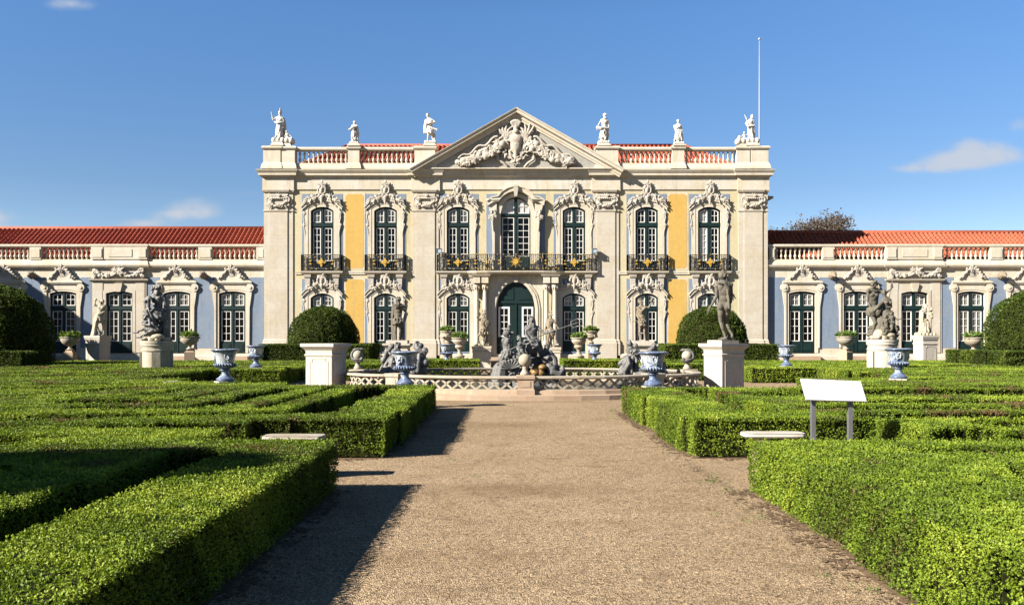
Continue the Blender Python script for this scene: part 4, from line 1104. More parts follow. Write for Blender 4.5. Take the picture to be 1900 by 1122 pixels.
    def arm(s, sh, el, wr, curl=.5, hdir=None):
        k, b = s.sc, s.b; sh, el, wr = V(*sh), V(*el), V(*wr); w = .86 if s.female else 1
        b.ell(sh, .07 * k * w); b.cap(sh, el, .054 * k * w, .042 * k * w); b.ellz(sh.lerp(el, .45), el - sh, np.array((.05, .055, .10)) * k * w)
        b.cap(el, wr, .043 * k * w, .028 * k * w); b.ellz(el.lerp(wr, .3), wr - el, np.array((.047, .047, .09)) * k * w)
        d = (Vector(hdir) if hdir else (wr - el)).normalized(); a = d.cross(s.f)
        if a.length < .1: a = d.cross(V(0, 0, 1))
        a.normalize(); nrm = a.cross(d)
        b.ellz(wr + d * .05 * k, d, np.array((.042, .024, .055)) * k, nrm)
        if s.fg:
            for i, q in enumerate((-1.5, -.5, .5, 1.5)):
                L = (.052, .060, .056, .045)[i] * k; p0 = wr + d * .092 * k + a * q * .019 * k
                p1 = p0 + d * L * .7 + nrm * L * .25 * curl; p2 = p1 + d * L * .6 * (1 - curl * .5) + nrm * L * .75 * curl
                b.cap(p0, p1, .0115 * k, .0105 * k); b.cap(p1, p2, .0105 * k, .009 * k)
            t0 = wr + d * .03 * k + a * .035 * k; t1 = t0 + (a * .7 + d * .6) * .045 * k; b.cap(t0, t1, .014 * k, .012 * k); b.cap(t1, t1 + (d + nrm * .4 * curl) * .03 * k, .012 * k, .010 * k)
        else: b.cap(wr + d * .06 * k, wr + d * .13 * k + nrm * .03 * k * curl, .030 * k, .018 * k)
        return wr + d * .09 * k
    def leg(s, hip, kn, an, toe=None, point=False):
        k, b = s.sc, s.b; h, kn, an = V(*hip), V(*kn), V(*an); w = .95 if s.female else 1
        b.cap(h, kn, .088 * k * w, .056 * k * w); b.ellz(h.lerp(kn, .3), kn - h, np.array((.088, .092, .17)) * k * w, s.f)
        b.ellz(kn + s.f * .012 * k, an - kn, np.array((.054, .058, .06)) * k, s.f)
        b.cap(kn, an, .053 * k * w, .034 * k * w); b.ellz(kn.lerp(an, .3) - s.f * .022 * k, an - kn, np.array((.055, .058, .13)) * k * w, s.f)
        t = Vector(toe).normalized() if toe else s.f
        base = an + V(0, 0, -.045 * k); b.ell(an + V(0, 0, -.03 * k) - t * .025 * k, .037 * k)
        dn = V(0, 0, -.06 * k) if point else V(0, 0, -.012 * k)
        b.cap(base, base + t * .15 * k + dn, .038 * k, .026 * k); b.ellz(base + t * .16 * k + dn, t, np.array((.045, .022, .04)) * k, V(0, 0, 1))
        b.cap(base + t * .0 * k, base + t * .1 * k + dn * .5, .042 * k, .034 * k)
    def skirt(s, top, bot, ra, rb, n=14, r=.035, seed=1, y=1.0):
        """folds hanging from a ring at top to a ring at bot"""
        k, b = s.sc, s.b; rnd = random.Random(seed); t, q = V(*top), V(*bot)
        tw = rnd.uniform(-.5, .5)
        for i in range(n):
            a = 2 * PI * i / n + rnd.uniform(-.15, .15); a1 = a + tw * .5 + rnd.uniform(-.25, .25); a2 = a + tw + rnd.uniform(-.35, .35); f_ = rnd.uniform(.78, 1.0)
            ring = lambda q_, R_, z_: V(math.cos(q_) * R_ * k, math.sin(q_) * R_ * y * k, 0) + t.lerp(q, z_)
            b.line([ring(a, ra * .95, 0), ring(a1, (ra * .55 + rb * .45) * rnd.uniform(.82, 1.12), .5 * f_), ring(a2, rb * rnd.uniform(.62, 1.12), f_)], r * k * rnd.uniform(.7, 1.1), r * k * rnd.uniform(.8, 1.5))
        for _ in range(3):                                  # crossing folds
            a = rnd.uniform(0, 2 * PI); b.line([ring(a + g_ * .4, (ra + (rb - ra) * (.15 + .12 * g_)) * 1.04, .12 + .16 * g_) for g_ in range(5)], r * k * .9, r * k * .7)
        b.cap(t, t.lerp(q, .9), ra * .82 * k, rb * .62 * k)
    def cloth(s, pts, r=.05, n=3, spread=.05, seed=1):
        k, b = s.sc, s.b; rnd = random.Random(seed)
        for j in range(n):
            o = V(*(rnd.uniform(-1, 1) for _ in range(3))) * spread * k
            b.line([V(*p) + o * rnd.uniform(.5, 1.2) for p in pts], r * k * rnd.uniform(.7, 1.1), r * k * rnd.uniform(.5, .9))

def crop(ox, oy, ppm):
    """picture offsets of a figure measured on an enlarged view -> metres"""
    return lambda cx, cy, y=0.0: ((cx - ox) / ppm, y, (oy - cy) / ppm)
def rocks(b, pts, seed=1):
    rnd = random.Random(seed)
    for (x, y, z, r) in pts:
        for _ in range(5):
            d = V(rnd.uniform(-1, 1), rnd.uniform(-1, 1), rnd.uniform(-.7, .7)) * r * .55; b.ell(V(x, y, z) + d, np.array((rnd.uniform(.5, .8), rnd.uniform(.5, .8), rnd.uniform(.3, .6))) * r)
def block(b, x0, x1, y0, y1, z0, z1, r=.03):
    for x in np.linspace(x0, x1, 5):
        for y in np.linspace(y0, y1, 3): b.cap((x, y, z0), (x, y, z1), max(r, (x1 - x0) / 7))
def statue(name, loc, label, cat, blob, voxel, mat, smooth=3, extra=None, rz=0, group=None):
    t = thing(name, loc, rz, label, cat, group)
    o = inst('figure', blob.mesh('figure', voxel, smooth, mat), t)
    if extra: extra(t)
    return t

# ---- six white marble figures along the parapet
def roof_statues():
    out = []
    sp = 123.4
    # 1 warrior with raised arm, plumed helmet and a child beside
    b = Blob(); j = crop(185, 318, sp); f = Fig(b, 1.0)
    f.torso(j(195, 214), j(190, 178), j(168, 158, .0), j(213, 160), j(194, 146)); f.head(j(196, 124), j(194, 146), helmet=True, hair=None)
    f.arm(j(168, 158), j(148, 172, -.05), j(141, 135, -.08)); f.arm(j(213, 160), j(228, 192, 0), j(222, 218, -.08))
    b.cap(j(140, 130, -.1), j(137, 118, -.1), .03, .02); f.leg(j(185, 225), j(178, 268, -.06), j(172, 306, 0)); f.leg(j(205, 225), j(208, 265), j(208, 306, .02))
    f.skirt(j(195, 205), j(190, 300), .17, .21, 14, .04, 3); f.cloth([j(165, 190, -.05), j(190, 205, -.18), j(222, 190, -.1)], .05, 3)
    f.cloth([j(222, 165, .1), j(232, 210, .12), j(228, 290, .1)], .06, 3)
    g = Fig(b, .55); g.torso(j(250, 296, -.05), j(246, 275, -.05), j(234, 268, -.05), j(258, 270, -.05), j(244, 264, -.05)); g.head(j(242, 254, -.06), j(244, 264, -.05))
    g.arm(j(234, 268, -.05), j(232, 288, -.1), j(242, 296, -.14)); g.arm(j(258, 270, -.05), j(272, 285, -.08), j(285, 300, -.1)); g.leg(j(246, 300, -.08), j(262, 304, -.2), j(286, 312, -.2), (1, 0, 0)); g.leg(j(254, 300, -.08), j(270, 306, -.16), j(280, 314, -.16), (1, 0, 0))
    block(b, -.22, .75, -.16, .16, -.02, .05)
    out.append((b, 517, 'helmeted white warrior statue with raised arm and a seated child, at the parapet corner'))
    b = Blob(); j = crop(712, 322, sp); f = Fig(b, .74, female=True)
    f.torso(j(712, 240), j(712, 212), j(694, 200), j(730, 200), j(712, 193)); f.head(j(711, 178), j(712, 193), hair='bun'); f.skirt(j(712, 238), j(714, 316), .2, .26, 14, .05, 4)
    f.arm(j(694, 200), j(682, 226, -.03), j(706, 226, -.16)); f.arm(j(730, 200), j(738, 222, -.03), j(716, 214, -.17)); f.cloth([j(680, 232, -.1), j(700, 226, -.18), j(735, 205, -.05)], .07, 3); f.cloth([j(735, 225, -.05), j(742, 260, 0), j(735, 300, 0)], .07, 3)
    block(b, -.2, .2, -.14, .14, -.02, .04)
    out.append((b, 658, 'small robed white statue holding a bundle, between the warrior and short tunic man'))
    b = Blob(); j = crop(1226, 320, sp); f = Fig(b, .95, front=(-.3, -1, 0))
    f.torso(j(1226, 228), j(1226, 180), j(1208, 160), j(1248, 166), j(1218, 150)); f.head(j(1211, 130), j(1218, 150), face=(-1, -.5, 0)); f.arm(j(1248, 166), j(1262, 178, -.05), j(1240, 196, -.16)); f.arm(j(1208, 160), j(1198, 200, 0), j(1196, 240, -.02))
    f.leg(j(1216, 240), j(1214, 272, -.05), j(1208, 306, -.02)); f.leg(j(1236, 240), j(1240, 272), j(1246, 306)); f.skirt(j(1226, 222), j(1228, 256), .18, .23, 12, .05, 6); f.cloth([j(1200, 165, .1), j(1192, 210, .12), j(1190, 250, .1)], .08, 3)
    f.cloth([j(1205, 190, -.1), j(1230, 195, -.2), j(1262, 185, -.1)], .06, 3); b.cap(j(1240, 222, -.1), j(1276, 232, -.12), .06, .05); b.ell(j(1276, 234, -.12), .06); b.cap(j(1256, 312, .05), j(1258, 262, .05), .09, .07)
    block(b, -.24, .3, -.16, .16, -.02, .04)
    out.append((b, 798, 'white statue of a man in a short tunic, hand on hip, leftmost beside the pediment'))
    b = Blob(); j = crop(625, 318, 120.6); f = Fig(b, .92)
    f.torso(j(630, 224), j(630, 182), j(610, 164), j(652, 166), j(632, 154)); f.head(j(632, 134), j(632, 154), hair='curly', beard=True); f.arm(j(610, 164), j(590, 196, .02), j(582, 222, -.03)); f.arm(j(652, 166), j(660, 200), j(658, 228, -.03))
    f.leg(j(616, 235), j(608, 275, -.03), j(604, 308)); f.leg(j(642, 235), j(642, 275), j(642, 308)); f.skirt(j(628, 222), j(622, 300), .18, .22, 14, .045, 8); f.cloth([j(582, 216, -.06), j(610, 226, -.18), j(655, 224, -.08)], .07, 4); f.cloth([j(650, 230), j(660, 270), j(652, 300)], .06, 3)
    block(b, -.26, .28, -.15, .15, -.02, .04)
    out.append((b, 1120, 'bare chested white statue with cloth about the hips, rightmost beside the pediment'))
    b = Blob(); j = crop(1133, 326, 120.6); f = Fig(b, .78, female=True)
    f.torso(j(1132, 240), j(1132, 212), j(1114, 200), j(1150, 202), j(1131, 190)); f.head(j(1130, 172), j(1131, 190), hair='bun'); f.skirt(j(1132, 236), j(1132, 320), .2, .27, 14, .05, 9)
    f.arm(j(1114, 200), j(1108, 226, -.02), j(1130, 216, -.16)); f.arm(j(1150, 202), j(1158, 228), j(1156, 256, -.05)); f.cloth([j(1108, 205, 0), j(1112, 235, -.1), j(1150, 240, -.1), j(1160, 300, 0)], .07, 3)
    block(b, -.22, .24, -.15, .15, -.02, .04)
    out.append((b, 1259, 'slender robed white statue between the two balustrade runs, next to the flagpole corner'))
    b = Blob(); j = crop(1622, 312, 120.6); f = Fig(b, .86, front=(-.2, -1, 0))
    f.torso(j(1622, 222), j(1616, 184), j(1598, 172), j(1638, 170), j(1624, 160)); f.head(j(1630, 142), j(1624, 160), face=(.5, -1, 0), hair='curly'); f.arm(j(1598, 172), j(1592, 160, -.05), j(1583, 142, -.05)); f.arm(j(1638, 170), j(1646, 200), j(1640, 226, -.06))
    f.leg(j(1612, 235), j(1608, 272), j(1606, 302)); f.leg(j(1634, 235), j(1640, 272, -.03), j(1646, 302)); f.skirt(j(1622, 214), j(1628, 296), .18, .22, 14, .05, 12); f.cloth([j(1592, 190, -.05), j(1604, 216, -.16), j(1640, 210, -.14)], .08, 4)
    g = Fig(b, .5, front=(-.7, -.7, 0)); g.torso(j(1580, 296), j(1576, 274), j(1566, 268), j(1588, 268), j(1576, 262)); g.head(j(1577, 252), j(1576, 262)); g.arm(j(1566, 268), j(1556, 285, -.05), j(1545, 292, -.08)); g.arm(j(1588, 268), j(1598, 262, -.02), j(1606, 250, -.04)); g.leg(j(1572, 300), j(1552, 300, -.1), j(1532, 308, -.1), (-1, 0, 0)); g.leg(j(1584, 300), j(1566, 304, -.12), j(1545, 310, -.12), (-1, 0, 0))
    b.ell(j(1545, 282), (.10, .1, .12))
    block(b, -.72, .3, -.16, .16, -.02, .05)
    out.append((b, 1393, 'white statue raising a hand with a reclining child, next to the flagpole'))
    for (b, px, lab), (c, e, py) in zip(out, ROOFST):
        statue('roof_statue', (PALX + X(px), FY - .02, Z(py) + .02), lab, 'statue', b, .02, 'white_marble', 1, group='white statues along the parapet')
roof_statues()
m = MB(); fx, fy, fz = at(1409, 268, 51.5)
m.tube([(0, 0, 0), (0, 0, 3.2), (0, 0, 6.2)], [.045, .035, .02], 8); m.lathe([(.0, 6.2), (.06, 6.24), (.07, 6.3), (.04, 6.36), (0.0, 6.38)], n=8)
o = m.build('flagpole', 'pole'); o.location = (fx, fy, fz - .2); setp(o, 'thin bare flagpole with a small ball finial behind the corner statue', 'flagpole')

# ---- pedestals
def pedestal(name, loc, w, h, rot, label, mat='pedestal', sides=4, panels=True, cap_w=1.28, round_=False, group=None):
    t = thing('pedestal', loc, 0, label, 'pedestal', group)
    m = MB(); a = w / 2
    prof = [(a * 1.12, 0), (a * 1.12, h * .06), (a * 1.04, h * .085), (a, h * .10), (a, h * .74), (a * 1.06, h * .755), (a * 1.08, h * .785), (a * 1.0, h * .80), (a * 1.02, h * .86), (a * 1.10, h * .89), (a * cap_w * .96, h * .925), (a * cap_w, h * .94), (a * cap_w, h)]
    if round_:
        m.lathe(prof, n=28)
    else: m.square(prof, rot=rot, sides=sides)
    body = m.build('body', mat, t, smooth=round_, angle=35)
    if panels:
        for k in range(sides):
            ang = rot + 2 * PI * k / sides + PI / sides * 0 ; 
            mm = MB(); hw = (a * math.tan(PI / sides)) * .74; z0, z1, c = h * .13, h * .71, hw * .28
            poly = [(-hw, z0), (-hw, z1 - c), (-hw + c, z1 - c), (-hw + c, z1), (hw - c, z1), (hw - c, z1 - c), (hw, z1 - c), (hw, z0)]
            inn = [(x * .9, z0 + .03 if z == z0 else z - .025) for x, z in poly]
            mm.prism(poly, -a - .012, -a + .02, [inn])
            o = mm.build('panel_frame', mat, t); o.rotation_euler = (0, 0, ang)
    return t

# ---- nude figure seen from behind on the tall corner pedestal
nx, ny, _ = at(1343, 0, 27.0)
PH = EYE - (637 - HY) * 27 / F
pedestal('pedestal', (nx, ny, 0), .84, PH, math.radians(-63), 'tall panelled marble pedestal carrying the nude statue seen from behind')
ex, ey, _ = at(605, 0, 26.5)
pedestal('pedestal', (ex, ey, 0), .86, EYE - (637 - HY) * 26.5 / F, math.radians(-18), 'empty panelled marble pedestal in front of the clipped dome')
def nude():
    b = Blob(); j = crop(395, 692, 285); f = Fig(b, 1.17, front=(.22, 1, 0), fingers=True)
    f.torso(j(400, 392), j(402, 262, -.02), j(338, 228, -.01), j(462, 212, .03), j(400, 190)); f.head(j(392, 140, .02), j(400, 188), face=(.8, .6, 0), hair='curly')
    hnd = f.arm(j(338, 228), j(335, 318, -.04), j(290, 398, .03)); b.cap(j(292, 398, .05), j(262, 466, .07), .022, .014)
    f.arm(j(462, 212, .03), j(470, 305, .05), j(440, 345, .26)); b.cap(j(468, 262, .2), j(508, 306, .2), .025, .015); b.ell(j(470, 345, .18), (.06, .09, .12))
    f.leg(j(375, 420), j(378, 535, .05), j(412, 662, -.02), (-.75, .5, 0)); f.leg(j(430, 420, .02), j(428, 545, .16), j(470, 648, -.06), (.35, .9, 0), point=True)
    f.cloth([j(350, 196, -.12), j(395, 200, -.17), j(425, 250, -.17), j(430, 310, -.15), j(432, 372, -.17)], .035, 4, .022); f.cloth([j(365, 200, .1), j(352, 196, 0), j(360, 196, -.12)], .04, 2, .02)
    f.cloth([j(432, 300, -.13), j(438, 360, -.18), j(440, 420, -.17)], .03, 2, .03)
    b.line([j(455, 600, .15), j(452, 660, .14), j(450, 690, .1)], .03, .07)
    return b
def plinth(w, d, h, mat, rz=0):
    def g(t):
        m = MB(); m.square([(1, -h), (1, 0)]); o = m.build('plinth', mat, t); o.scale = (w / 2, d / 2, 1); o.rotation_euler = (0, 0, rz)
    return g
statue('nude_statue', (nx - .02, ny, PH + .10), 'weathered grey nude statue seen from behind with curly hair and bent leg', 'statue', nude(), .0095, 'grey_statue', 4, plinth(.66, .66, .10, 'pedestal', math.radians(27)))

# ---- two standing figures before the lower windows
def pan():
    b = Blob(); j = crop(1008, 697, 154); f = Fig(b, 1.06, fingers=True)
    f.torso(j(1008, 556), j(1014, 488), j(985, 460), j(1042, 458), j(1014, 444)); f.head(j(1014, 420), j(1014, 444), face=(-.3, -1, 0), hair='curly', beard=True)
    f.arm(j(985, 460), j(974, 512, .02), j(972, 560, -.06)); f.arm(j(1042, 458), j(1060, 498, -.04), j(1030, 470, -.2)); f.leg(j(996, 575), j(994, 636, -.05), j(996, 688)); f.leg(j(1022, 575), j(1026, 634), j(1018, 688, .03))
    f.skirt(j(1008, 548), j(1010, 588), .17, .19, 12, .05, 3); f.cloth([j(980, 462, .05), j(972, 520, .1), j(974, 600, .08), j(980, 690, .08)], .07, 3); f.cloth([j(985, 455, -.08), j(1010, 475, -.16), j(1050, 462, -.06)], .05, 3)
    b.cap(j(1030, 465, -.2), j(1075, 490, -.18), .03, .02); b.cap(j(1036, 690, .12), j(1040, 580, .14), .09, .07)
    return b
def flute():
    b = Blob(); j = crop(900, 697, 154); f = Fig(b, 1.0, fingers=True)
    f.torso(j(898, 560), j(892, 496), j(870, 470), j(918, 468), j(892, 454)); f.head(j(885, 428), j(892, 454), face=(.3, -1, 0), hair='curly'); f.arm(j(870, 470), j(862, 520, .02), j(880, 556, -.14)); f.arm(j(918, 468), j(944, 466, -.06), j(962, 432, -.08), hdir=(0, 0, 1))
    b.ell(j(962, 416, -.1), (.06, .05, .08)); f.leg(j(886, 575), j(880, 636, -.03), j(882, 688)); f.leg(j(914, 575), j(914, 634), j(918, 688)); f.cloth([j(868, 472, -.08), j(895, 500, -.17), j(922, 470, -.08)], .06, 4); f.cloth([j(915, 480, .08), j(925, 540, .1), j(920, 590, .08)], .06, 3)
    f.skirt(j(898, 560), j(900, 592), .16, .17, 10, .04, 3); b.cap(j(822, 566, -.16), j(905, 552, -.18), .018); b.cap(j(932, 692, .14), j(930, 590, .14), .10, .07)
    return b
for px, top, fn, lab, mt, Y in ((738, 627, pan, 'grey statue of a shaggy bearded man, hand to chest, before a lower window', 'grey_statue', 40.0), (1192, 628, flute, 'grey statue of a youth raising one hand before a lower window', 'tan_statue', 40.0)):
    x, y, z = at(px, top + 4, Y)
    pedestal('pedestal', (x, y, 0), .98, z - .14, 0.0, 'marble pedestal under the %s' % ('bearded grey statue by the window' if px < 900 else 'grey youth raising a hand'), panels=True, cap_w=1.25)
    statue('garden_statue', (x, y, z), lab, 'statue', fn(), .014, mt, 3, plinth(.95, .8, .14, 'pedestal'))
# ---- soldiers flanking the portal
def soldier(left):
    b = Blob()
    if left:
        j = crop(80, 487, 207); f = Fig(b, .98, front=(.15, -1, 0))
        f.torso(j(98, 300), j(98, 225), j(70, 190), j(132, 192), j(98, 172), True); f.head(j(99, 140), j(98, 170), face=(.7, -.8, 0), helmet=True, hair=None); f.arm(j(70, 190), j(46, 205, -.05), j(36, 185, -.1)); b.cap(j(36, 190, -.1), j(32, 110, -.12), .02, .012)
        f.arm(j(132, 192), j(150, 240, -.03), j(140, 262, -.16)); b.ellz(j(146, 240, -.18), (.35, -1, 0), (.17, .17, .03)); f.leg(j(78, 330), j(40, 378, -.14), j(32, 465, -.08), (-.6, -.8, 0)); f.leg(j(112, 330), j(104, 405), j(100, 470))
        f.skirt(j(98, 290), j(104, 368), .17, .25, 14, .04, 4); f.cloth([j(130, 190, .12), j(150, 300, .16), j(150, 440, .14)], .08, 4, .08); b.cap(j(125, 478, .1), j(130, 400, .12), .10, .06)
    else:
        j = crop(840, 487, 207); f = Fig(b, .98, front=(.3, -1, 0))
        f.torso(j(838, 300), j(836, 225), j(806, 195), j(868, 190), j(836, 172), True); f.head(j(838, 140), j(836, 170), face=(.6, -.8, 0), helmet=True, hair=None); f.arm(j(868, 190), j(892, 238, -.05), j(915, 268, -.12)); f.arm(j(806, 195), j(800, 250, .0), j(816, 290, -.12))
        f.leg(j(818, 330), j(808, 400, -.06), j(806, 470)); f.leg(j(858, 330), j(868, 400), j(872, 470)); f.skirt(j(838, 290), j(838, 368), .17, .25, 14, .04, 5); f.cloth([j(806, 190, .12), j(796, 300, .16), j(800, 440, .14)], .08, 4, .08); b.cap(j(838, 478, .1), j(838, 400, .12), .10, .07)
    return b
for px, top, left in ((894, 642, True), (1022, 644, False)):
    x, y, z = at(px, top, 47.2)
    pedestal('pedestal', (x, y, 0), .95, z, 0, 'plain stone pedestal under the soldier statue %s' % ('with the round shield' if left else 'with an outstretched arm'), mat='stone', panels=False, cap_w=1.1)
    statue('soldier_statue', (x, y, z + .005), 'stone soldier in plumed helmet with round shield beside the portal columns' if left else 'stone soldier in plumed helmet with one arm outstretched beside the portal', 'statue', soldier(left), .015, 'tan_statue', 3)
# ---- white figures before the wings
def white_left():
    b = Blob(); j = crop(170, 692, 210); f = Fig(b, .98, front=(.1, -1, 0), fingers=True)
    f.torso(j(192, 490), j(202, 420), j(172, 385), j(236, 388), j(206, 372)); f.head(j(212, 345), j(206, 370), face=(-.4, -1, 0), hair='curly'); f.arm(j(172, 385), j(140, 382, -.05), j(150, 335, -.1), hdir=(.3, 0, 1)); b.ell(j(155, 322, -.1), (.07, .06, .06))
    f.arm(j(236, 388), j(240, 445), j(212, 470, -.18)); f.leg(j(178, 510), j(165, 590, -.08), j(190, 675, -.04)); f.leg(j(208, 510), j(222, 590), j(220, 675, .05)); f.skirt(j(192, 470), j(190, 545), .18, .22, 12, .05, 2)
    f.cloth([j(165, 500, -.1), j(145, 560, -.05), j(130, 640, 0), j(118, 690, 0)], .10, 4, .07); f.cloth([j(235, 400, .1), j(238, 520, .12), j(232, 680, .1)], .09, 4, .08)
    return b
def white_right():
    b = Blob(); j = crop(845, 637, 200); f = Fig(b, .88, front=(.25, -1, 0), female=True, fingers=True)
    f.torso(j(828, 490), j(828, 430), j(800, 400), j(856, 400), j(836, 384)); f.head(j(848, 352), j(836, 380), face=(.7, -.7, 0), hair='long'); f.skirt(j(828, 480), j(842, 625), .19, .28, 16, .05, 3); f.arm(j(856, 400), j(880, 425, -.06), j(862, 440, -.2)); f.arm(j(800, 400), j(786, 445, -.02), j(800, 480, -.14))
    g = Fig(b, .5, front=(.5, -1, 0)); g.torso(j(884, 425, -.2), j(880, 400, -.2), j(868, 392, -.2), j(892, 394, -.2), j(882, 388, -.2)); g.head(j(888, 375, -.2), j(882, 388, -.2)); g.arm(j(892, 394, -.2), j(898, 415, -.25), j(880, 425, -.3)); g.arm(j(868, 392, -.2), j(860, 400, -.25), j(858, 390, -.3)); g.leg(j(878, 432, -.2), j(884, 460, -.28), j(870, 482, -.22)); g.leg(j(890, 432, -.2), j(894, 460, -.26), j(884, 490, -.22))
    f.cloth([j(800, 405, -.1), j(790, 480, -.12), j(800, 560, -.1), j(790, 625, -.05)], .08, 4, .06); f.cloth([j(858, 520, -.15), j(880, 580, -.1), j(898, 625, 0)], .09, 3, .06)
    block(b, -.36, .34, -.2, .2, -.02, .05)
    return b
for px, top, fn, lab, pl in ((182, 622.5, white_left, 'white marble statue of a dancer with arm bent overhead, before the shaded wing', 'panelled pedestal under the white dancer statue by the shaded wing'), (1717, 622, white_right, 'lichened white statue of a woman carrying a child, before the sunny wing', 'panelled pedestal under the white woman with child')):
    x, y, z = at(px, top, 44.0)
    pedestal('pedestal', (x, y, 0), .78, z, math.radians(-14 if px < 900 else 10), pl, cap_w=1.16)
    statue('white_statue', (x, y, z + .01), lab, 'statue', fn(), .013, 'old_marble', 3)
# ---- large dark groups on round pedestals
def group_left():
    b = Blob(); j = crop(790, 705, 281); f = Fig(b, 1.12, front=(-.1, -1, 0), fingers=True)
    f.torso(j(805, 425), j(800, 315), j(748, 270), j(852, 275), j(800, 235)); f.head(j(806, 195), j(800, 232), face=(-.4, -1, -.2), hair='curly', beard=True); f.arm(j(852, 275), j(872, 350), j(876, 390, -.12)); f.arm(j(748, 270), j(716, 335, -.12), j(782, 355, -.3))
    f.leg(j(775, 450), j(745, 560, -.1), j(775, 675, -.05)); f.leg(j(838, 450), j(858, 560), j(870, 670, .05)); f.skirt(j(805, 420), j(815, 520), .2, .3, 14, .06, 5)
    g = Fig(b, .92, front=(-.8, -.6, 0), female=True); g.torso(j(725, 420, -.2), j(718, 335, -.18), j(700, 310, -.2), j(752, 300, -.2), j(735, 285, -.2)); g.head(j(752, 188, .05), j(745, 235, 0), hair='long')
    g.arm(j(700, 310, -.2), j(692, 365, -.25), j(730, 400, -.3)); g.arm(j(752, 300, -.2), j(800, 400, -.3), j(735, 470, -.34)); g.leg(j(715, 440, -.2), j(712, 520, -.28), j(760, 590, -.26)); g.leg(j(745, 440, -.2), j(770, 500, -.34), j(800, 580, -.3)); g.skirt(j(725, 430, -.2), j(760, 580, -.16), .17, .3, 12, .05, 6)
    h = Fig(b, .95, front=(-.5, -.9, 0)); h.torso(j(790, 610, -.3), j(735, 560, -.32), j(700, 545, -.3), j(750, 540, -.34), j(720, 530, -.32)); h.head(j(722, 505, -.36), j(722, 530, -.34), hair='curly'); h.arm(j(700, 545, -.3), j(690, 570, -.36), j(740, 575, -.44)); h.arm(j(750, 540, -.34), j(800, 560, -.44), j(835, 600, -.4)); h.leg(j(780, 625, -.3), j(690, 620, -.34), j(625, 640, -.25), (-1, 0, 0)); h.leg(j(800, 630, -.3), j(740, 660, -.4), j(665, 690, -.34), (-1, 0, 0))
    k = Fig(b, .6); k.torso(j(890, 590, -.1), j(888, 545, -.1), j(872, 530, -.1), j(905, 530, -.1), j(888, 520, -.1)); k.head(j(885, 500, -.1), j(888, 520, -.1)); k.leg(j(885, 610, -.1), j(885, 650, -.16), j(888, 690, -.1)); k.leg(j(898, 610, -.1), j(902, 650, -.1), j(905, 690, -.1))
    f.cloth([j(850, 290, .1), j(880, 420, .1), j(890, 560, .05), j(900, 680, 0)], .10, 5, .08)
    rocks(b, [(-.25, -.05, .0, .22), (.1, 0, .02, .26), (.35, 0, .02, .22), (0, -.2, .0, .2), (.1, .1, .35, .25), (.1, .1, .6, .2)], 4)
    return b
def group_right():
    b = Blob(); j = crop(430, 660, 267); f = Fig(b, 1.12, front=(.2, -1, 0), fingers=True)
    f.torso(j(352, 385, .05), j(345, 275, .05), j(290, 210, .03), j(402, 210, .08), j(345, 185, .05)); f.head(j(348, 148, 0), j(345, 182, .05), face=(.6, -1, -.4), hair='curly'); f.arm(j(290, 210), j(288, 320, .02), j(318, 395, -.1)); f.arm(j(402, 210, .08), j(468, 232, .08), j(522, 190, .02), hdir=(.1, 0, 1))
    f.leg(j(330, 420, .05), j(345, 530, -.12), j(328, 640, 0)); f.leg(j(375, 420, .05), j(405, 520, -.1), j(395, 635, -.1)); f.skirt(j(352, 390, .05), j(365, 450, .03), .19, .22, 12, .06, 5); f.cloth([j(330, 430, -.1), j(380, 380, -.18), j(420, 340, -.1)], .07, 4, .06)
    g = Fig(b, 1.0, front=(.2, -1, 0), female=True, fingers=True); g.torso(j(468, 420, -.05), j(470, 335, -.05), j(430, 305, -.05), j(502, 305, -.05), j(462, 280, -.05)); g.head(j(446, 235, -.02), j(460, 278, -.04), face=(-.4, -1, -.2), hair='bun'); g.arm(j(502, 305, -.05), j(512, 372, -.08), j(460, 385, -.22)); g.arm(j(430, 305, -.05), j(415, 370, -.14), j(380, 420, -.24))
    g.skirt(j(465, 420, -.03), j(440, 640, 0), .2, .36, 16, .07, 8)
    for (hx, hy, px, py, s, fr) in ((425, 480, 420, 560, .72, (-.6, -.8, 0)), (490, 448, 500, 540, .66, (.6, -.8, 0))):
        c = Fig(b, s, front=fr); y = -.32; x0 = px; c.torso(j(px, py, y), j((hx + px) / 2, (hy + py) / 2 - 4, y), j(hx - 24, hy + 28, y), j(hx + 24, hy + 28, y), j(hx, hy + 20, y)); c.head(j(hx, hy - 2, y), j(hx, hy + 20, y), hair='curly')
        c.arm(j(hx - 24, hy + 28, y), j(hx - 40, hy + 60, y - .05), j(hx - 20, hy + 85, y - .1)); c.arm(j(hx + 24, hy + 28, y), j(hx + 45, hy + 50, y - .05), j(hx + 65, hy + 45, y - .08)); c.leg(j(px - 12, py + 12, y), j(px - 22, py + 50, y - .1), j(px - 30, py + 92, y)); c.leg(j(px + 14, py + 12, y), j(px + 34, py + 50, y - .05), j(px + 44, py + 92, y))
    rocks(b, [(-.3, 0, .0, .25), (.05, 0, .03, .28), (.36, 0, .02, .24), (0, -.22, .0, .22), (.1, .1, .4, .25), (-.28, .08, .25, .2), (.4, -.1, .3, .15)], 6)
    return b
def spear(t):
    m = MB(); j = crop(430, 660, 267); m.tube([j(498, 290, .02), j(552, 20, .02)], .014, 6)
    m.tube([j(552, 20, .02), j(550, 5, .02)], [.03, .004], 6); m.tube([j(566, 75, .02), j(575, 92, .02), j(584, 80, .02)], .012, 5); m.tube([j(522, 30, .02), j(535, 48, .02), j(546, 40, .02)], .012, 5); m.build('staff', 'lead', t)
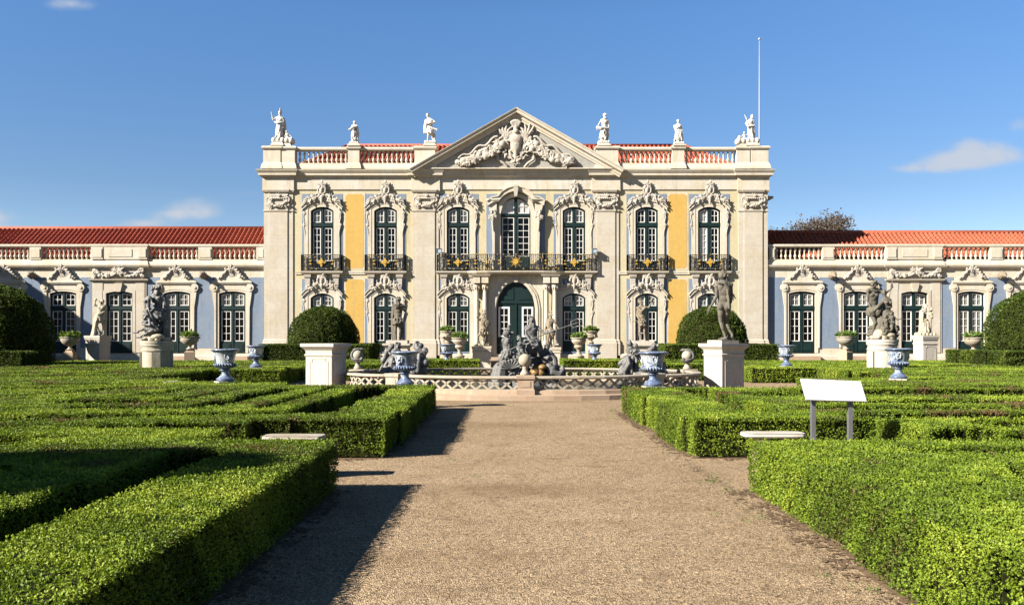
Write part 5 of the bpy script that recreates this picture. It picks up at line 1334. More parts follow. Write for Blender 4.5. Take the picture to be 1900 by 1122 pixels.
for px, base, fn, lab, pl, ex in ((290.5, 626, group_left, 'dark grey group of entwined struggling figures on a drum pedestal', 'weathered round drum pedestal with mouldings under the entwined figures', None), (1637, 623.5, group_right, 'dark grey family group, man with raised staff, woman and children', 'pale round drum pedestal under the family group', spear)):
    x, y, z = at(px, base, 33.0)
    t = pedestal('pedestal', (x, y, 0), 1.02, z - .12, 0, pl, mat='old_marble' if px < 900 else 'pedestal', panels=False, cap_w=1.12, round_=True)
    m = MB()
    for k in range(4):
        a = math.radians(20 + 90 * k); ca, sa = math.cos(a), math.sin(a); p = (.50 * ca, .50 * sa)
        m.obox((p[0], p[1], 0), (p[0], p[1], (z - .12) * .73), .30, .16, up=(ca, sa, 0))
    m.build('buttress', 'old_marble' if px < 900 else 'pedestal', t)
    def ex2(t, ex=ex, px=px):
        if ex: ex(t)
        b = Blob(); rocks(b, [(.4 * math.cos(a), .4 * math.sin(a), -.06, .13) for a in np.linspace(0, 6, 10)] + [(0, 0, -.06, .4)], 3)
        inst('rock_base', b.mesh('rock', .02, 2, 'old_marble'), t)
    statue('sculpture_group', (x, y, z), lab, 'sculpture', fn(), .0125, 'lead' if px < 900 else 'grey_statue', 3, ex2)

# ------------------------------------------------------------------ fountain
FX, FYC = 0.36, 27.3
def lobes(k=1.0, off=0.0):
    q = [(0, -3.55), (.7, -3.53), (1.4, -3.44), (2.1, -3.26), (2.75, -2.98), (3.25, -2.62), (3.62, -2.25), (3.95, -2.28), (4.35, -2.1), (4.75, -1.75), (5.05, -1.25), (5.2, -.65), (5.25, 0)]
    r = q + [(x, -y) for x, y in q[::-1][1:]]
    full = r + [(-x, y) for x, y in r[::-1][1:-1]]
    return [(x * k, y * k) for x, y in full]
FO = lobes()
fountain = thing('fountain', (FX, FYC, 0), 0, 'lobed stone fountain basin with pierced lattice parapet', 'fountain')
m = MB(); m.sweep(FO, [(-.75, .0), (.40, .0), (.40, .13), (.36, .14), (.16, .145), (.14, .25), (.10, .265), (-.14, .27), (-.16, .10), (-.75, .08)], closed=True); m.build('plinth', 'pink_stone', fountain)
m = MB(); m.sweep(FO, [(-.12, .58), (-.10, .545), (.06, .545), (.10, .56), (.13, .575), (.13, .61), (.11, .63), (-.14, .635), (-.15, .59), (-.12, .58)], closed=True)
m.sweep(FO, [(-.08, .265), (.07, .265), (.07, .285), (-.08, .285)], closed=True); m.build('coping', 'urn', fountain)
def lattice(path, y_in=.0):
    m = MB(); seg = [Vector(p) for p in path] + [Vector(path[0])]; acc = [0]
    for a, b in zip(seg[:-1], seg[1:]): acc.append(acc[-1] + (b - a).length)
    L = acc[-1]; n = round(L / .33); p = L / n
    def pt(s):
        s %= L
        for i in range(len(seg) - 1):
            if acc[i] <= s <= acc[i + 1]: return seg[i].lerp(seg[i + 1], (s - acc[i]) / max(1e-6, acc[i + 1] - acc[i]))
        return seg[0]
    for i in range(n):
        for (s0, s1) in ((i * p, (i + 1) * p), ((i + 1) * p, i * p)):
            a, b = pt(s0), pt(s1); nrm = Vector(((b - a).y, -(b - a).x)).normalized(); o = .012 if s1 > s0 else -.012
            m.obox((a.x + nrm.x * o, a.y + nrm.y * o, .28), (b.x + nrm.x * o, b.y + nrm.y * o, .55), .055, .055)
    return m
lattice(FO).build('lattice', 'urn', fountain)
def fpier(x, y, a, mat='pink_stone'):
    m = MB(); m.square([(.24, .14), (.24, .28), (.21, .30), (.21, .55), (.245, .57), (.25, .65), (.22, .665)], (0, 0, 0)); m.prism([(-.13, .35), (-.13, .51), (.13, .51), (.13, .35)], -.222, -.2)
    o = m.build('pier', mat, fountain); o.location = (x, y, 0); o.rotation_euler = (0, 0, a)
fpier(0.0, -3.56, 0)
for sx in (-1, 1):
    for sy in (-1, 1): fpier(sx * 3.62, sy * 2.30, sx * sy * -.5, 'urn')
    fpier(sx * 5.21, .9, -sx * 1.35, 'urn')
fpier(0, 3.56, 0)
# water
m = MB(); inner = [(x * .965, y * .955) for x, y in FO]; m.add([(FX + x, FYC + y, .20) for x, y in inner], [tuple(range(len(inner)))])
o = m.build('water', 'water'); o['kind'] = 'structure'
# balls with coiled creatures on the piers
def ball(px, py, r, Y, coil, label):
    x, y, z = at(px, py, Y); t = thing('ball_finial', (x, y, z - r), 0, label, 'ball finial')
    zb = .663 - (z - r)
    m = MB(); m.lathe([(r * .75, zb), (r * .75, zb + .05), (r * .55, zb * .6), (r * .36, -.06), (r * .42, -.02), (r * .3, .02)], n=16); n = 14
    m.lathe([(max(.001, r * math.sin(PI * i / n)), r - r * math.cos(PI * i / n)) for i in range(n + 1)], n=20); m.build('ball', 'urn', t, True)
    if coil:
        b = Blob(); s = coil
        pts = [(s * r * 1.05 * math.cos(a), -.5 * r + r * .7 * (a / 4.2), r + r * 1.08 * math.sin(a)) for a in np.linspace(-2.6, 1.7, 18)]
        b.line(pts, .05, .04); b.line([(s * r * math.cos(a) * 1.02, r * math.sin(a) * 1.02, r * .45 + .02 * a) for a in np.linspace(-2.6, .6, 12)], .045, .035)
        b.ell((s * -.5 * r, .1 * r, 2.08 * r), (.11, .06, .055)); b.cap((s * -.3 * r, 0, 2.05 * r), (s * -1.15 * r, .12 * r, 2.02 * r), .05, .025); b.ell((s * .2 * r, .1, 2.02 * r), (.15, .08, .06))
        inst('serpent', b.mesh('serpent', .014, 1, 'lead'), t)
    return t
ball(974, 668, .172, FYC - 3.56, 0, 'plain pale stone ball finial on the front pier of the basin')
ball(664, 659, .172, FYC + .9, -1, 'stone ball finial wrapped by a serpent, in full view by the empty pedestal')
ball(1275, 660, .172, FYC + .9, 1, 'stone ball finial with a lizard on top, near the nude statue')

# central group
def crop2(Y, zoom, rx, ry):
    def g(cx, cy, dy=0.0):
        x, y, z = at(rx + cx / zoom, ry + cy / zoom, Y); return (x - FX, dy, z)
    return g
CG = FYC - .6
j = crop2(CG, 5.905, 880, 560)
cg = thing('sculpture_group', (FX, CG, 0), 0, 'grey lead sea god with trident among nymphs and dolphins in the basin', 'sculpture')
def seagod():
    b = Blob(); f = Fig(b, 1.02, front=(.05, -1, 0), fingers=True)
    f.torso(j(640, 420), j(630, 320), j(572, 278), j(692, 285), j(632, 262)); f.head(j(632, 205), j(632, 255), face=(-.15, -1, 0), hair='long', beard=True)
    f.arm(j(572, 278), j(566, 362, -.05), j(605, 412, -.2)); f.arm(j(692, 285), j(768, 340, -.1), j(850, 322, -.2)); f.leg(j(620, 450), j(590, 470, -.35), j(600, 560, -.3)); f.leg(j(675, 450), j(690, 480, -.32), j(700, 570, -.25)); f.skirt(j(640, 430, 0), j(650, 540, -.05), .2, .24, 9, .06, 4); f.cloth([j(575, 440, -.2), j(620, 470, -.3), j(680, 470, -.28), j(715, 560, -.1)], .07, 4, .07)
    return b
inst('sea_god', seagod().mesh('figure', .012, 3, 'lead'), cg)
m = MB(); tr = [j(395, 522, -.18), j(605, 415, -.24), j(860, 318, -.26), j(1050, 255, -.28)]
m.tube(tr, .016, 6); e = V(*tr[3]); d = (e - V(*tr[2])).normalized(); up = d.cross(V(0, -1, 0)).normalized()
for s in (-1, 0, 1): m.tube([e, e + up * s * .09 + d * .03, e + up * s * .12 + d * .30, e + up * s * .11 + d * .36], [.014, .014, .012, .004], 5)
m.tube([e - up * .12 + d * .05, e + d * .02, e + up * .12 + d * .05], .014, 5); m.build('trident', 'lead', cg)
def nymph():
    b = Blob(); f = Fig(b, .88, front=(.5, .85, 0), female=True)
    f.torso(j(362, 545), j(355, 450), j(325, 410), j(385, 412), j(355, 392)); f.head(j(350, 356), j(355, 390), face=(.8, .5, .2), hair='curly'); f.arm(j(385, 412), j(405, 370, .05), j(388, 310, .05), hdir=(-.1, 0, 1)); f.arm(j(325, 410), j(330, 480, .05), j(370, 520, .1)); b.line([j(385, 300, .05), j(375, 265, .05), j(400, 250, .05)], .05, .03); b.ell(j(420, 340, .05), (.07, .05, .05))
    f.leg(j(345, 560), j(420, 575, .1), j(450, 640, .1), (1, 0, 0)); f.leg(j(370, 560), j(430, 600, -.1), j(440, 660, -.1), (1, 0, 0)); f.skirt(j(362, 548), j(370, 625), .18, .24, 9, .05, 4)
    return b
inst('nymph', nymph().mesh('figure', .012, 3, 'lead'), cg)
def cherub():
    b = Blob(); f = Fig(b, .72, front=(.4, -1, 0)); y = -.4
    f.torso(j(520, 555, y), j(515, 480, y), j(488, 460, y), j(545, 460, y), j(510, 442, y)); f.head(j(494, 402, y), j(510, 440, y), hair='curly'); f.arm(j(545, 460, y), j(575, 465, y - .05), j(612, 440, y - .08)); f.arm(j(488, 460, y), j(470, 510, y), j(490, 545, y - .1)); f.leg(j(505, 575, y), j(500, 640, y - .05), j(500, 700, y)); f.leg(j(540, 575, y), j(580, 640, y - .05), j(610, 700, y))
    f.cloth([j(530, 540, y - .1), j(570, 600, y - .1), j(610, 680, y - .05)], .08, 3, .05); return b
inst('cherub', cherub().mesh('figure', .012, 3, 'lead'), cg)
def rockwork():
    b = Blob(); rnd = random.Random(12)
    for cx, cy, dy, r in ((300, 720, 0, .2), (270, 770, 0, .18), (380, 690, 0, .25), (440, 720, -.1, .25), (430, 780, -.1, .2), (340, 650, .1, .2), (520, 700, 0, .3), (600, 640, .1, .3), (650, 600, .15, .3), (700, 560, .15, .2), (760, 620, 0, .25), (840, 660, 0, .2), (880, 690, 0, .15), (700, 700, .1, .3), (600, 760, .1, .3), (800, 800, -.1, .15), (560, 560, .15, .28), (480, 620, .1, .25), (780, 800, 0, .2), (300, 800, 0, .2), (960, 790, 0, .15)):
        x, _, z = j(cx, cy, dy)
        for _ in range(5): b.ell(V(x, dy, z) + V(rnd.uniform(-1, 1), rnd.uniform(-1, 1), rnd.uniform(-1, 1)) * r * .5, np.array((rnd.uniform(.4, .8), rnd.uniform(.4, .8), rnd.uniform(.25, .6))) * r)
        for _ in range(5):
            p = V(x, dy - r * .5, z) + V(rnd.uniform(-1, 1), -.2, rnd.uniform(-1, 1)) * r * .8; b.cap(p, p + V(rnd.uniform(-.1, .1), -.05, rnd.uniform(-.1, .1)), .035, .02)
    b.cap((-.2, .2, .2), (-.2, .15, .95), .4, .3); b.cap((.2, .2, .2), (.1, .2, 1.1), .5, .25); b.cap((-.75, 0, .25), (-.7, 0, .7), .35, .25); b.cap((.85, 0, .2), (.7, .05, .8), .28, .2)
    # scallop and dolphin
    b.line([j(800, 490, 0), j(780, 540, -.05), j(720, 570, -.1), j(690, 590, -.12)], .09, .05); b.line([j(800, 490, 0), j(790, 470, 0)], .05, .02); b.line([j(830, 560, -.1), j(870, 620, -.1), j(880, 690, -.15)], .09, .11)
    b.line([j(820, 710, -.25), j(850, 760, -.3), j(930, 790, -.3), j(970, 740, -.25), j(960, 700, -.22)], .13, .05); b.ell(j(850, 730, -.28), (.14, .12, .12))
    for k in range(9):
        a = math.radians(20 + 20 * k); x, y, z = j(400, 730, -.35); b.cap((x, y, z), (x + .28 * math.cos(a), y - .06, z + .26 * math.sin(a)), .02, .04)
    return b
inst('rockwork', rockwork().mesh('rock', .014, 1, 'lead'), cg)
b = Blob(); rocks(b, [(j(700, 720)[0], -.28, j(700, 720)[2], .22), (j(690, 770)[0], -.3, j(690, 770)[2], .2)], 8); inst('stained_rock', b.mesh('rock', .014, 1, 'rust'), cg)

# side groups
def side(Y, rx, zoom=7.01, ry=600): 
    def g(cx, cy, dy=0.0):
        x, y, z = at(rx + cx / zoom, ry + cy / zoom, Y); return (x, dy, z)
    return g
def side_group(Y, rx, label, parts, cx0):
    q = side(Y, rx); ox = q(cx0, 600)[0]; t = thing('sculpture_group', (ox, Y, 0), 0, label, 'sculpture')
    def jj(cx, cy, dy=0.0): x, y, z = q(cx, cy, dy); return (x - ox, dy, z)
    for nm, fn, mat in parts: 
        b = Blob(); fn(b, jj); inst(nm, b.mesh(nm, .0125, 2, mat), t)
def boy(b, j):
    f = Fig(b, .82, front=(.9, -.4, 0)); f.torso(j(525, 455), j(560, 375), j(555, 340), j(590, 350), j(578, 332)); f.head(j(600, 305), j(580, 335), face=(1, -.2, -.2), hair='curly'); f.arm(j(590, 350), j(650, 360, -.05), j(700, 365, -.05)); f.arm(j(555, 340), j(600, 400, -.15), j(660, 420, -.1)); f.leg(j(515, 480), j(500, 545, .05), j(450, 612, .05), (-.5, -.5, 0)); f.leg(j(540, 480), j(550, 545, -.05), j(560, 600, -.05), (1, -.2, 0))
def cloaked(b, j):
    f = Fig(b, .95, front=(.2, -1, 0)); y = -.1; f.torso(j(660, 470, y), j(670, 390, y), j(635, 360, y), j(710, 360, y), j(675, 340, y)); f.head(j(692, 292, y), j(678, 340, y), hair='long', beard=True); f.skirt(j(660, 450, y), j(640, 650, y), .2, .34, 11, .07, 3); f.arm(j(710, 360, y), j(740, 420, y - .1), j(700, 450, y - .2)); f.arm(j(635, 360, y), j(620, 430, y), j(650, 480, y - .2))
    rocks(b, [(j(640, 640)[0], 0, .3, .25), (j(700, 640)[0], -.1, .3, .22)], 3)
def beast(b, j):
    f = Fig(b, .85, front=(1, -.3, 0)); f.torso(j(960, 400), j(950, 330), j(930, 300), j(985, 310), j(955, 290)); f.head(j(945, 278), j(955, 295), face=(1, -.4, 0), hair='curly')
    b.ell(j(985, 290), (.10, .1, .10)); b.line([j(960, 330, -.1), j(1010, 365, -.12), j(1050, 385, -.12)], .10, .06); b.ell(j(1045, 350, -.12), (.11, .09, .10)); b.cap(j(1050, 345, -.14), j(1078, 365, -.16), .06, .04); b.cap(j(1050, 325, -.12), j(1060, 315, -.12), .03, .02); b.cap(j(1050, 400, -.12), j(1060, 385, -.14), .04, .03)
    f.skirt(j(955, 390), j(950, 660), .2, .30, 10, .07, 5); b.ell(j(1050, 510, -.12), (.12, .1, .12)); b.cap(j(990, 500, -.1), j(1040, 520, -.12), .10, .1)
    rocks(b, [(j(950, 640)[0], 0, .35, .28), (j(1000, 650)[0], -.05, .3, .22), (j(920, 560)[0], 0, .6, .2)], 5)
side_group(27.8, 640, 'grey lead group of a leaning boy and cloaked old man in the basin', [('boy', boy, 'lead'), ('old_man', cloaked, 'lead')], 600)
side_group(27.2, 640, 'grey lead figure with open mouthed dragon head beside the glazed vase', [('rider', beast, 'lead')], 970)
def mother(b, j):
    f = Fig(b, .86, front=(.7, -.7, 0), female=True); f.torso(j(770, 440), j(770, 370), j(740, 340), j(810, 345), j(770, 318)); f.head(j(760, 265), j(768, 312), face=(.9, -.3, -.1), hair='curly'); f.arm(j(810, 345), j(850, 385, -.1), j(810, 385, -.2)); f.arm(j(740, 340), j(740, 410, -.05), j(790, 400, -.2)); f.skirt(j(770, 430), j(745, 640), .19, .30, 11, .06, 4); f.cloth([j(740, 460, -.2), j(760, 540, -.25), j(700, 620, -.2)], .08, 4, .08)
    rocks(b, [(j(690, 620)[0], 0, .35, .28), (j(680, 500)[0], .05, .9, .16), (j(700, 560)[0], 0, .6, .2), (j(760, 650)[0], -.1, .3, .22)], 7); b.line([j(640, 520), j(690, 470), j(740, 450)], .08, .1)
def child(b, j):
    y = -.12; c = Fig(b, .66, front=(.5, -1, 0)); c.torso(j(850, 425, y), j(840, 375, y), j(815, 352, y), j(868, 352, y), j(842, 340, y)); c.head(j(832, 295, y), j(842, 336, y), face=(-.7, -.7, 0), hair='curly'); c.arm(j(868, 352, y), j(880, 400, y), j(840, 405, y - .15)); c.arm(j(815, 352, y), j(790, 380, y - .08), j(800, 405, y - .12)); c.leg(j(840, 445, y), j(835, 500, y - .08), j(862, 560, y), (1, -.4, 0)); c.leg(j(870, 440, y), j(905, 490, y - .05), j(935, 530, y), (.8, -.5, 0))
def croucher(b, j):
    f = Fig(b, .85, front=(-.4, .9, 0)); f.torso(j(1040, 420), j(1055, 355), j(1010, 340), j(1100, 345), j(1060, 310)); f.head(j(1068, 300, -.05), j(1060, 325), face=(.8, -.3, -.6), hair='curly'); f.arm(j(1100, 345), j(1130, 390), j(1180, 440)); f.arm(j(1010, 340), j(1000, 400), j(960, 440)); f.skirt(j(1050, 420), j(1080, 640), .2, .38, 10, .08, 6)
    rocks(b, [(j(980, 600)[0], 0, .5, .26), (j(1150, 600)[0], 0, .45, .24), (j(1200, 620)[0], 0, .35, .2), (j(1190, 500)[0], .05, .8, .14), (j(900, 590)[0], .0, .5, .18)], 9); b.line([j(900, 590, -.05), j(940, 560, -.05), j(990, 560, 0)], .09, .12)
side_group(27.2, 1060, 'grey lead group of a woman holding a standing child at the basin edge', [('woman', mother, 'lead'), ('child', child, 'lead')], 780)
side_group(27.9, 1060, 'grey lead crouching figure partly hidden behind the large glazed vase', [('triton', croucher, 'lead')], 1070)
# ------------------------------------------------------------------ planting
SKY_SAT, SKY_VAL, SKY_STR, EXPOSURE, CLOUD = 1.2, .89, .0505, 2.03, (2.95, 3.15, 3.5, 1)
def vnoise(x, y, seed=0):
    xi, yi = np.floor(x).astype(np.int64), np.floor(y).astype(np.int64); u, v = x - xi, y - yi; u = u * u * (3 - 2 * u); v = v * v * (3 - 2 * v)
    def h(a, b):
        n = (a * 374761393 + b * 668265263 + seed * 974711) & 0x7fffffff; n = ((n ^ (n >> 13)) * 1274126177) & 0x7fffffff
        return ((n ^ (n >> 16)) & 0xffff) / 65535.0
    return (h(xi, yi) * (1 - u) + h(xi + 1, yi) * u) * (1 - v) + (h(xi, yi + 1) * (1 - u) + h(xi + 1, yi + 1) * u) * v

def quad_mesh(name, verts, tint, mat):
    """mesh of separate four cornered leaves; verts (n,4,3), tint (n,)"""
    n = len(verts); me = bpy.data.meshes.new(name)
    me.vertices.add(n * 4); me.vertices.foreach_set('co', verts.reshape(-1).astype(np.float32))
    me.loops.add(n * 4); me.loops.foreach_set('vertex_index', np.arange(n * 4, dtype=np.int32))
    me.polygons.add(n); me.polygons.foreach_set('loop_start', np.arange(0, n * 4, 4, dtype=np.int32)); me.polygons.foreach_set('loop_total', np.full(n, 4, np.int32))
    at_ = me.attributes.new('tint', 'FLOAT', 'POINT'); at_.data.foreach_set('value', np.repeat(tint, 4).astype(np.float32))
    me.materials.append(M[mat]); me.update(calc_edges=True); return me

def leaves(P, N, size, tint, k=4, along=.75, wid=.55):
    """sprigs of k leaves at points P growing along N"""
    n = len(P); P = np.repeat(P, k, 0); N = np.repeat(N, k, 0); s = np.repeat(size, k) * rng.uniform(.65, 1.2, n * k); t = np.repeat(tint, k) + rng.normal(0, .08, n * k)
    R = rng.normal(0, 1, (n * k, 3)); R /= np.linalg.norm(R, axis=1)[:, None]
    D = N * along + R; D /= np.linalg.norm(D, axis=1)[:, None]
    S = np.cross(D, rng.normal(0, 1, (n * k, 3))); S /= np.linalg.norm(S, axis=1)[:, None] + 1e-9
    B = np.cross(D, S)
    L = s[:, None]; mid = P + D * L * .5 + B * L * .08
    v = np.stack([P, mid + S * L * wid * .5, P + D * L, mid - S * L * wid * .5], 1)
    return v, np.clip(t, 0, 1)

CAMP = np.array([0, 0, EYE])
def leaf_size(P):
    d = np.linalg.norm(P - CAMP, axis=1); return np.clip(.0125 + .00095 * d, .018, .07)

SOIL, FLECK = [], []
def hedge(name, label, rects, slits=(), h=.58, cell=.08, cover=1.25, mat='box_leaf', group=None, seed=1, brown=(), holes=(), cat='hedge', wob=.05):
    """clipped box hedge of any plan: rects (x0,x1,y0,y1) less slits [(polyline, width)] and round holes (x,y,r)"""
    x0 = min(r[0] for r in rects) - .2; x1 = max(r[1] for r in rects) + .2; y0 = min(r[2] for r in rects) - .2; y1 = max(r[3] for r in rects) + .2
    nx, ny = int((x1 - x0) / cell), int((y1 - y0) / cell)
    gx = x0 + (np.arange(nx) + .5) * cell; gy = y0 + (np.arange(ny) + .5) * cell; Xg, Yg = np.meshgrid(gx, gy, indexing='ij')
    Xw = Xg + (vnoise(Xg * .9, Yg * .9, seed + 3) - .5) * wob * 1.6; Yw = Yg + (vnoise(Xg * .9, Yg * .9, seed + 4) - .5) * wob * 1.6
    mask = np.zeros_like(Xg, bool)
    for a, b, c, d in rects: mask |= (Xw > a) & (Xw < b) & (Yw > c) & (Yw < d)
    for line, w in slits:
        for (ax, ay), (bx, by) in zip(line[:-1], line[1:]):
            dx, dy = bx - ax, by - ay; t = np.clip(((Xg - ax) * dx + (Yg - ay) * dy) / (dx * dx + dy * dy + 1e-9), 0, 1)
            ww = w * (.75 + .5 * vnoise(Xg * 1.3, Yg * 1.3, seed + 7))
            mask &= np.hypot(Xg - ax - t * dx, Yg - ay - t * dy) > ww / 2
    for (hx, hy, hr) in holes: mask &= np.hypot(Xg - hx, Yg - hy) > hr
    def hz(x, y): return h + .025 * (vnoise(x * .55, y * .55, seed + 9) - .5) + .022 * (vnoise(x * 2.6, y * 2.6, seed + 10) - .5)
    # distance to the edge for the rounded shoulder
    er1 = mask.copy(); 
    for sh in ((1, 0), (-1, 0), (0, 1), (0, -1)): er1 &= np.roll(mask, sh, (0, 1))
    core = er1
    ci, cj = np.nonzero(core); vs = {}; V_ = []; F_ = []
    def vid(i, j, lev):
        k = (i, j, lev)
        if k not in vs:
            x, y = x0 + i * cell, y0 + j * cell; vs[k] = len(V_)
            V_.append((x, y, float(h - .045 + (lev and 0)) if lev else .02))
        return vs[k]
    for i, j in zip(ci.tolist(), cj.tolist()):
        F_.append((vid(i, j, 1), vid(i + 1, j, 1), vid(i + 1, j + 1, 1), vid(i, j + 1, 1)))
        for di, dj, a, b in ((-1, 0, (i, j), (i, j + 1)), (1, 0, (i + 1, j), (i + 1, j + 1)), (0, -1, (i, j), (i + 1, j)), (0, 1, (i, j + 1), (i + 1, j + 1))):
            if not core[i + di, j + dj]: F_.append((vid(*a, 0), vid(*b, 0), vid(*b, 1), vid(*a, 1)))
    # bare soil at the feet and in the trenches
    soil = mask.copy(); nz_ = vnoise(Xg * 4.5, Yg * 4.5, seed + 30); nz2 = rng.random(mask.shape)
    for k_ in range(3):
        q_ = np.zeros_like(soil)
        for sh in ((1, 0), (-1, 0), (0, 1), (0, -1)): q_ |= np.roll(soil, sh, (0, 1))
        soil |= q_ & (nz_ * .7 + nz2 * .5 > .42 + .17 * k_)
        inside = np.zeros_like(mask)
    for a, b, c, d in rects: inside |= (Xg > a + cell) & (Xg < b - cell) & (Yg > c + cell) & (Yg < d - cell)
    for i, j in zip(*(a_.tolist() for a_ in np.nonzero((mask | inside) & ~core))): SOIL.append((x0 + i * cell, y0 + j * cell, cell))
    if y0 < 21:
        ei, ej = np.nonzero(soil & ~mask & ~inside)
        for i, j in zip(ei.tolist(), ej.tolist()):
            for _ in range(5): FLECK.append((x0 + (i + rng.random()) * cell, y0 + (j + rng.random()) * cell, .008 + .022 * rng.random()))
    # sprig points
    Ps, Ns = [], []
    mi, mj = np.nonzero(mask); px = x0 + (mi + .5) * cell; py = y0 + (mj + .5) * cell
    def dens(p):
        s = leaf_size(p); return cover / (4 * .275 * s * s)
    def sample(px, py, pz, area, fn, nrm):
        p = np.stack([px, py, np.full_like(px, pz)], 1); e = dens(p) * area; n = (e + rng.random(len(e))).astype(int); idx = np.repeat(np.arange(len(px)), n)
        pts = fn(idx); Ps.append(pts); Ns.append(np.broadcast_to(nrm, pts.shape) if np.ndim(nrm) == 1 else nrm[idx])
    def top(idx):
        x = px[idx] + (rng.random(len(idx)) - .5) * cell; y = py[idx] + (rng.random(len(idx)) - .5) * cell
        edge = ~er1[mi[idx], mj[idx]]; return np.stack([x, y, hz(x, y) - .03 - rng.random(len(idx)) ** 2 * .03 - edge * rng.random(len(idx)) * .035], 1)
    sample(px, py, h, cell * cell, top, np.array((0, 0, 1.0)))
    for di, dj in ((-1, 0), (1, 0), (0, -1), (0, 1)):
        ed = mask & ~np.roll(mask, (-di, -dj), (0, 1)); ei, ej = np.nonzero(ed)
        if not len(ei): continue
        ex = x0 + (ei + .5 + di * .5) * cell; ey = y0 + (ej + .5 + dj * .5) * cell
        def side(idx, ex=ex, ey=ey, di=di, dj=dj):
            n = len(idx); u = (rng.random(n) - .5) * cell; z = rng.random(n) ** .9 * (h - .03) + .02; dpt = (.05 if dj < 0 and y0 > 8 else .0) + rng.random(n) ** 1.5 * .05 + .035 * np.clip(1 - z / .12, 0, 1) * rng.random(n)
            bul = .02 * (vnoise(ex[idx] * 3 + ey[idx] * 3, z * 4, seed + 12) - .5)
            return np.stack([ex[idx] + u * (dj != 0) - di * (dpt - bul), ey[idx] + u * (di != 0) - dj * (dpt - bul), z], 1)
        sample(ex, ey, h * .5, cell * h * .95, side, np.array((di, dj, .35)) / 1.06)
    P = np.concatenate(Ps); N = np.concatenate(Ns)
    s = leaf_size(P)
    tint = .56 + .62 * (vnoise(P[:, 0] * .8, P[:, 1] * .8, seed) - .5) + .50 * (vnoise(P[:, 0] * 5, P[:, 1] * 5 + P[:, 2] * 5, seed + 1) - .5) + .08 * rng.normal(0, 1, len(P))
    br = vnoise(P[:, 0] * 1.1, P[:, 1] * 1.1 + P[:, 2] * .8, seed + 21); tint -= np.clip(br - .76, 0, .24) * 2.6
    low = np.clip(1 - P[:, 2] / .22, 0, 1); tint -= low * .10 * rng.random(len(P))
    for (bx, by, r, amt) in brown:
        d = np.hypot(P[:, 0] - bx, P[:, 1] - by) / r; tint -= np.clip(1 - d, 0, 1) * amt
    up = rng.random(len(P)) < .06                              # stray shoots above the shears
    P = P + N * (up * rng.random(len(P)) ** 2 * .035)[:, None]
    v, t = leaves(P, N, s, tint, along=.55)
    me = quad_mesh(name, v, t, mat)
    o = link(bpy.data.objects.new(name, me)); setp(o, label, cat, group)
    m = MB(); m.add(V_, F_); c = m.build('twigs', 'core', o)
    return o

def dome(name, label, x, y, z0, r, hgt, mat='yew_leaf', seed=1, cat='topiary', stretch=1.0, px=2.3):
    """clipped dome of small leaves"""
    n0 = int(2 * PI * r * r * 1.5)
    d = math.hypot(x, y); s = float(np.clip(.0145 + .00130 * d, .02, .09))
    n = int(2 * PI * r * (r + hgt) * .55 * 1.5 / (4 * .275 * s * s))
    u = rng.random(n) ** .8; a = rng.random(n) * 2 * PI
    th = u * PI / 2
    ct, st = np.cos(th) ** (2 / px), np.sin(th) ** (2 / px)
    bump = 1 + .09 * (vnoise(a * 2.2 + 10, th * 3.0, seed) - .5) + .07 * (vnoise(a * 7 + 20, th * 8, seed + 1) - .5) - rng.random(n) ** 2 * .05
    bump = bump + (rng.random(n) < .04) * rng.random(n) * .05
    P = np.stack([x + r * st * np.cos(a) * bump * stretch, y + r * st * np.sin(a) * bump, z0 + hgt * ct * bump], 1)
    N = np.stack([np.sin(th) * np.cos(a), np.sin(th) * np.sin(a), np.cos(th)], 1)
    tint = .45 + .45 * (vnoise(a * 4, th * 5, seed + 2) - .5) + .5 * (vnoise(a * 14, th * 16, seed + 5) - .5) + .1 * rng.normal(0, 1, n)
    v, t = leaves(P, N, np.full(n, s), tint, along=.9)
    o = link(bpy.data.objects.new(name, quad_mesh(name, v, t, mat))); setp(o, label, cat)
    m = MB(); pr = [(.001 + r * .93 * math.sin(q) ** (2 / px), hgt * .93 * max(0, math.cos(q)) ** (2 / px)) for q in np.linspace(0, PI / 2, 12)][::-1]
    m.lathe(pr, (x, y, z0 + .01), 24); c = m.build('twigs', 'core', o, True); c.scale = (1, 1, 1)
    return o

# ---- ground
m = MB(); m.add([(-300, -120, 0), (300, -120, 0), (300, 420, 0), (-300, 420, 0)], [(0, 1, 2, 3)])
g = m.build('ground', 'gravel'); g['kind'] = 'structure'

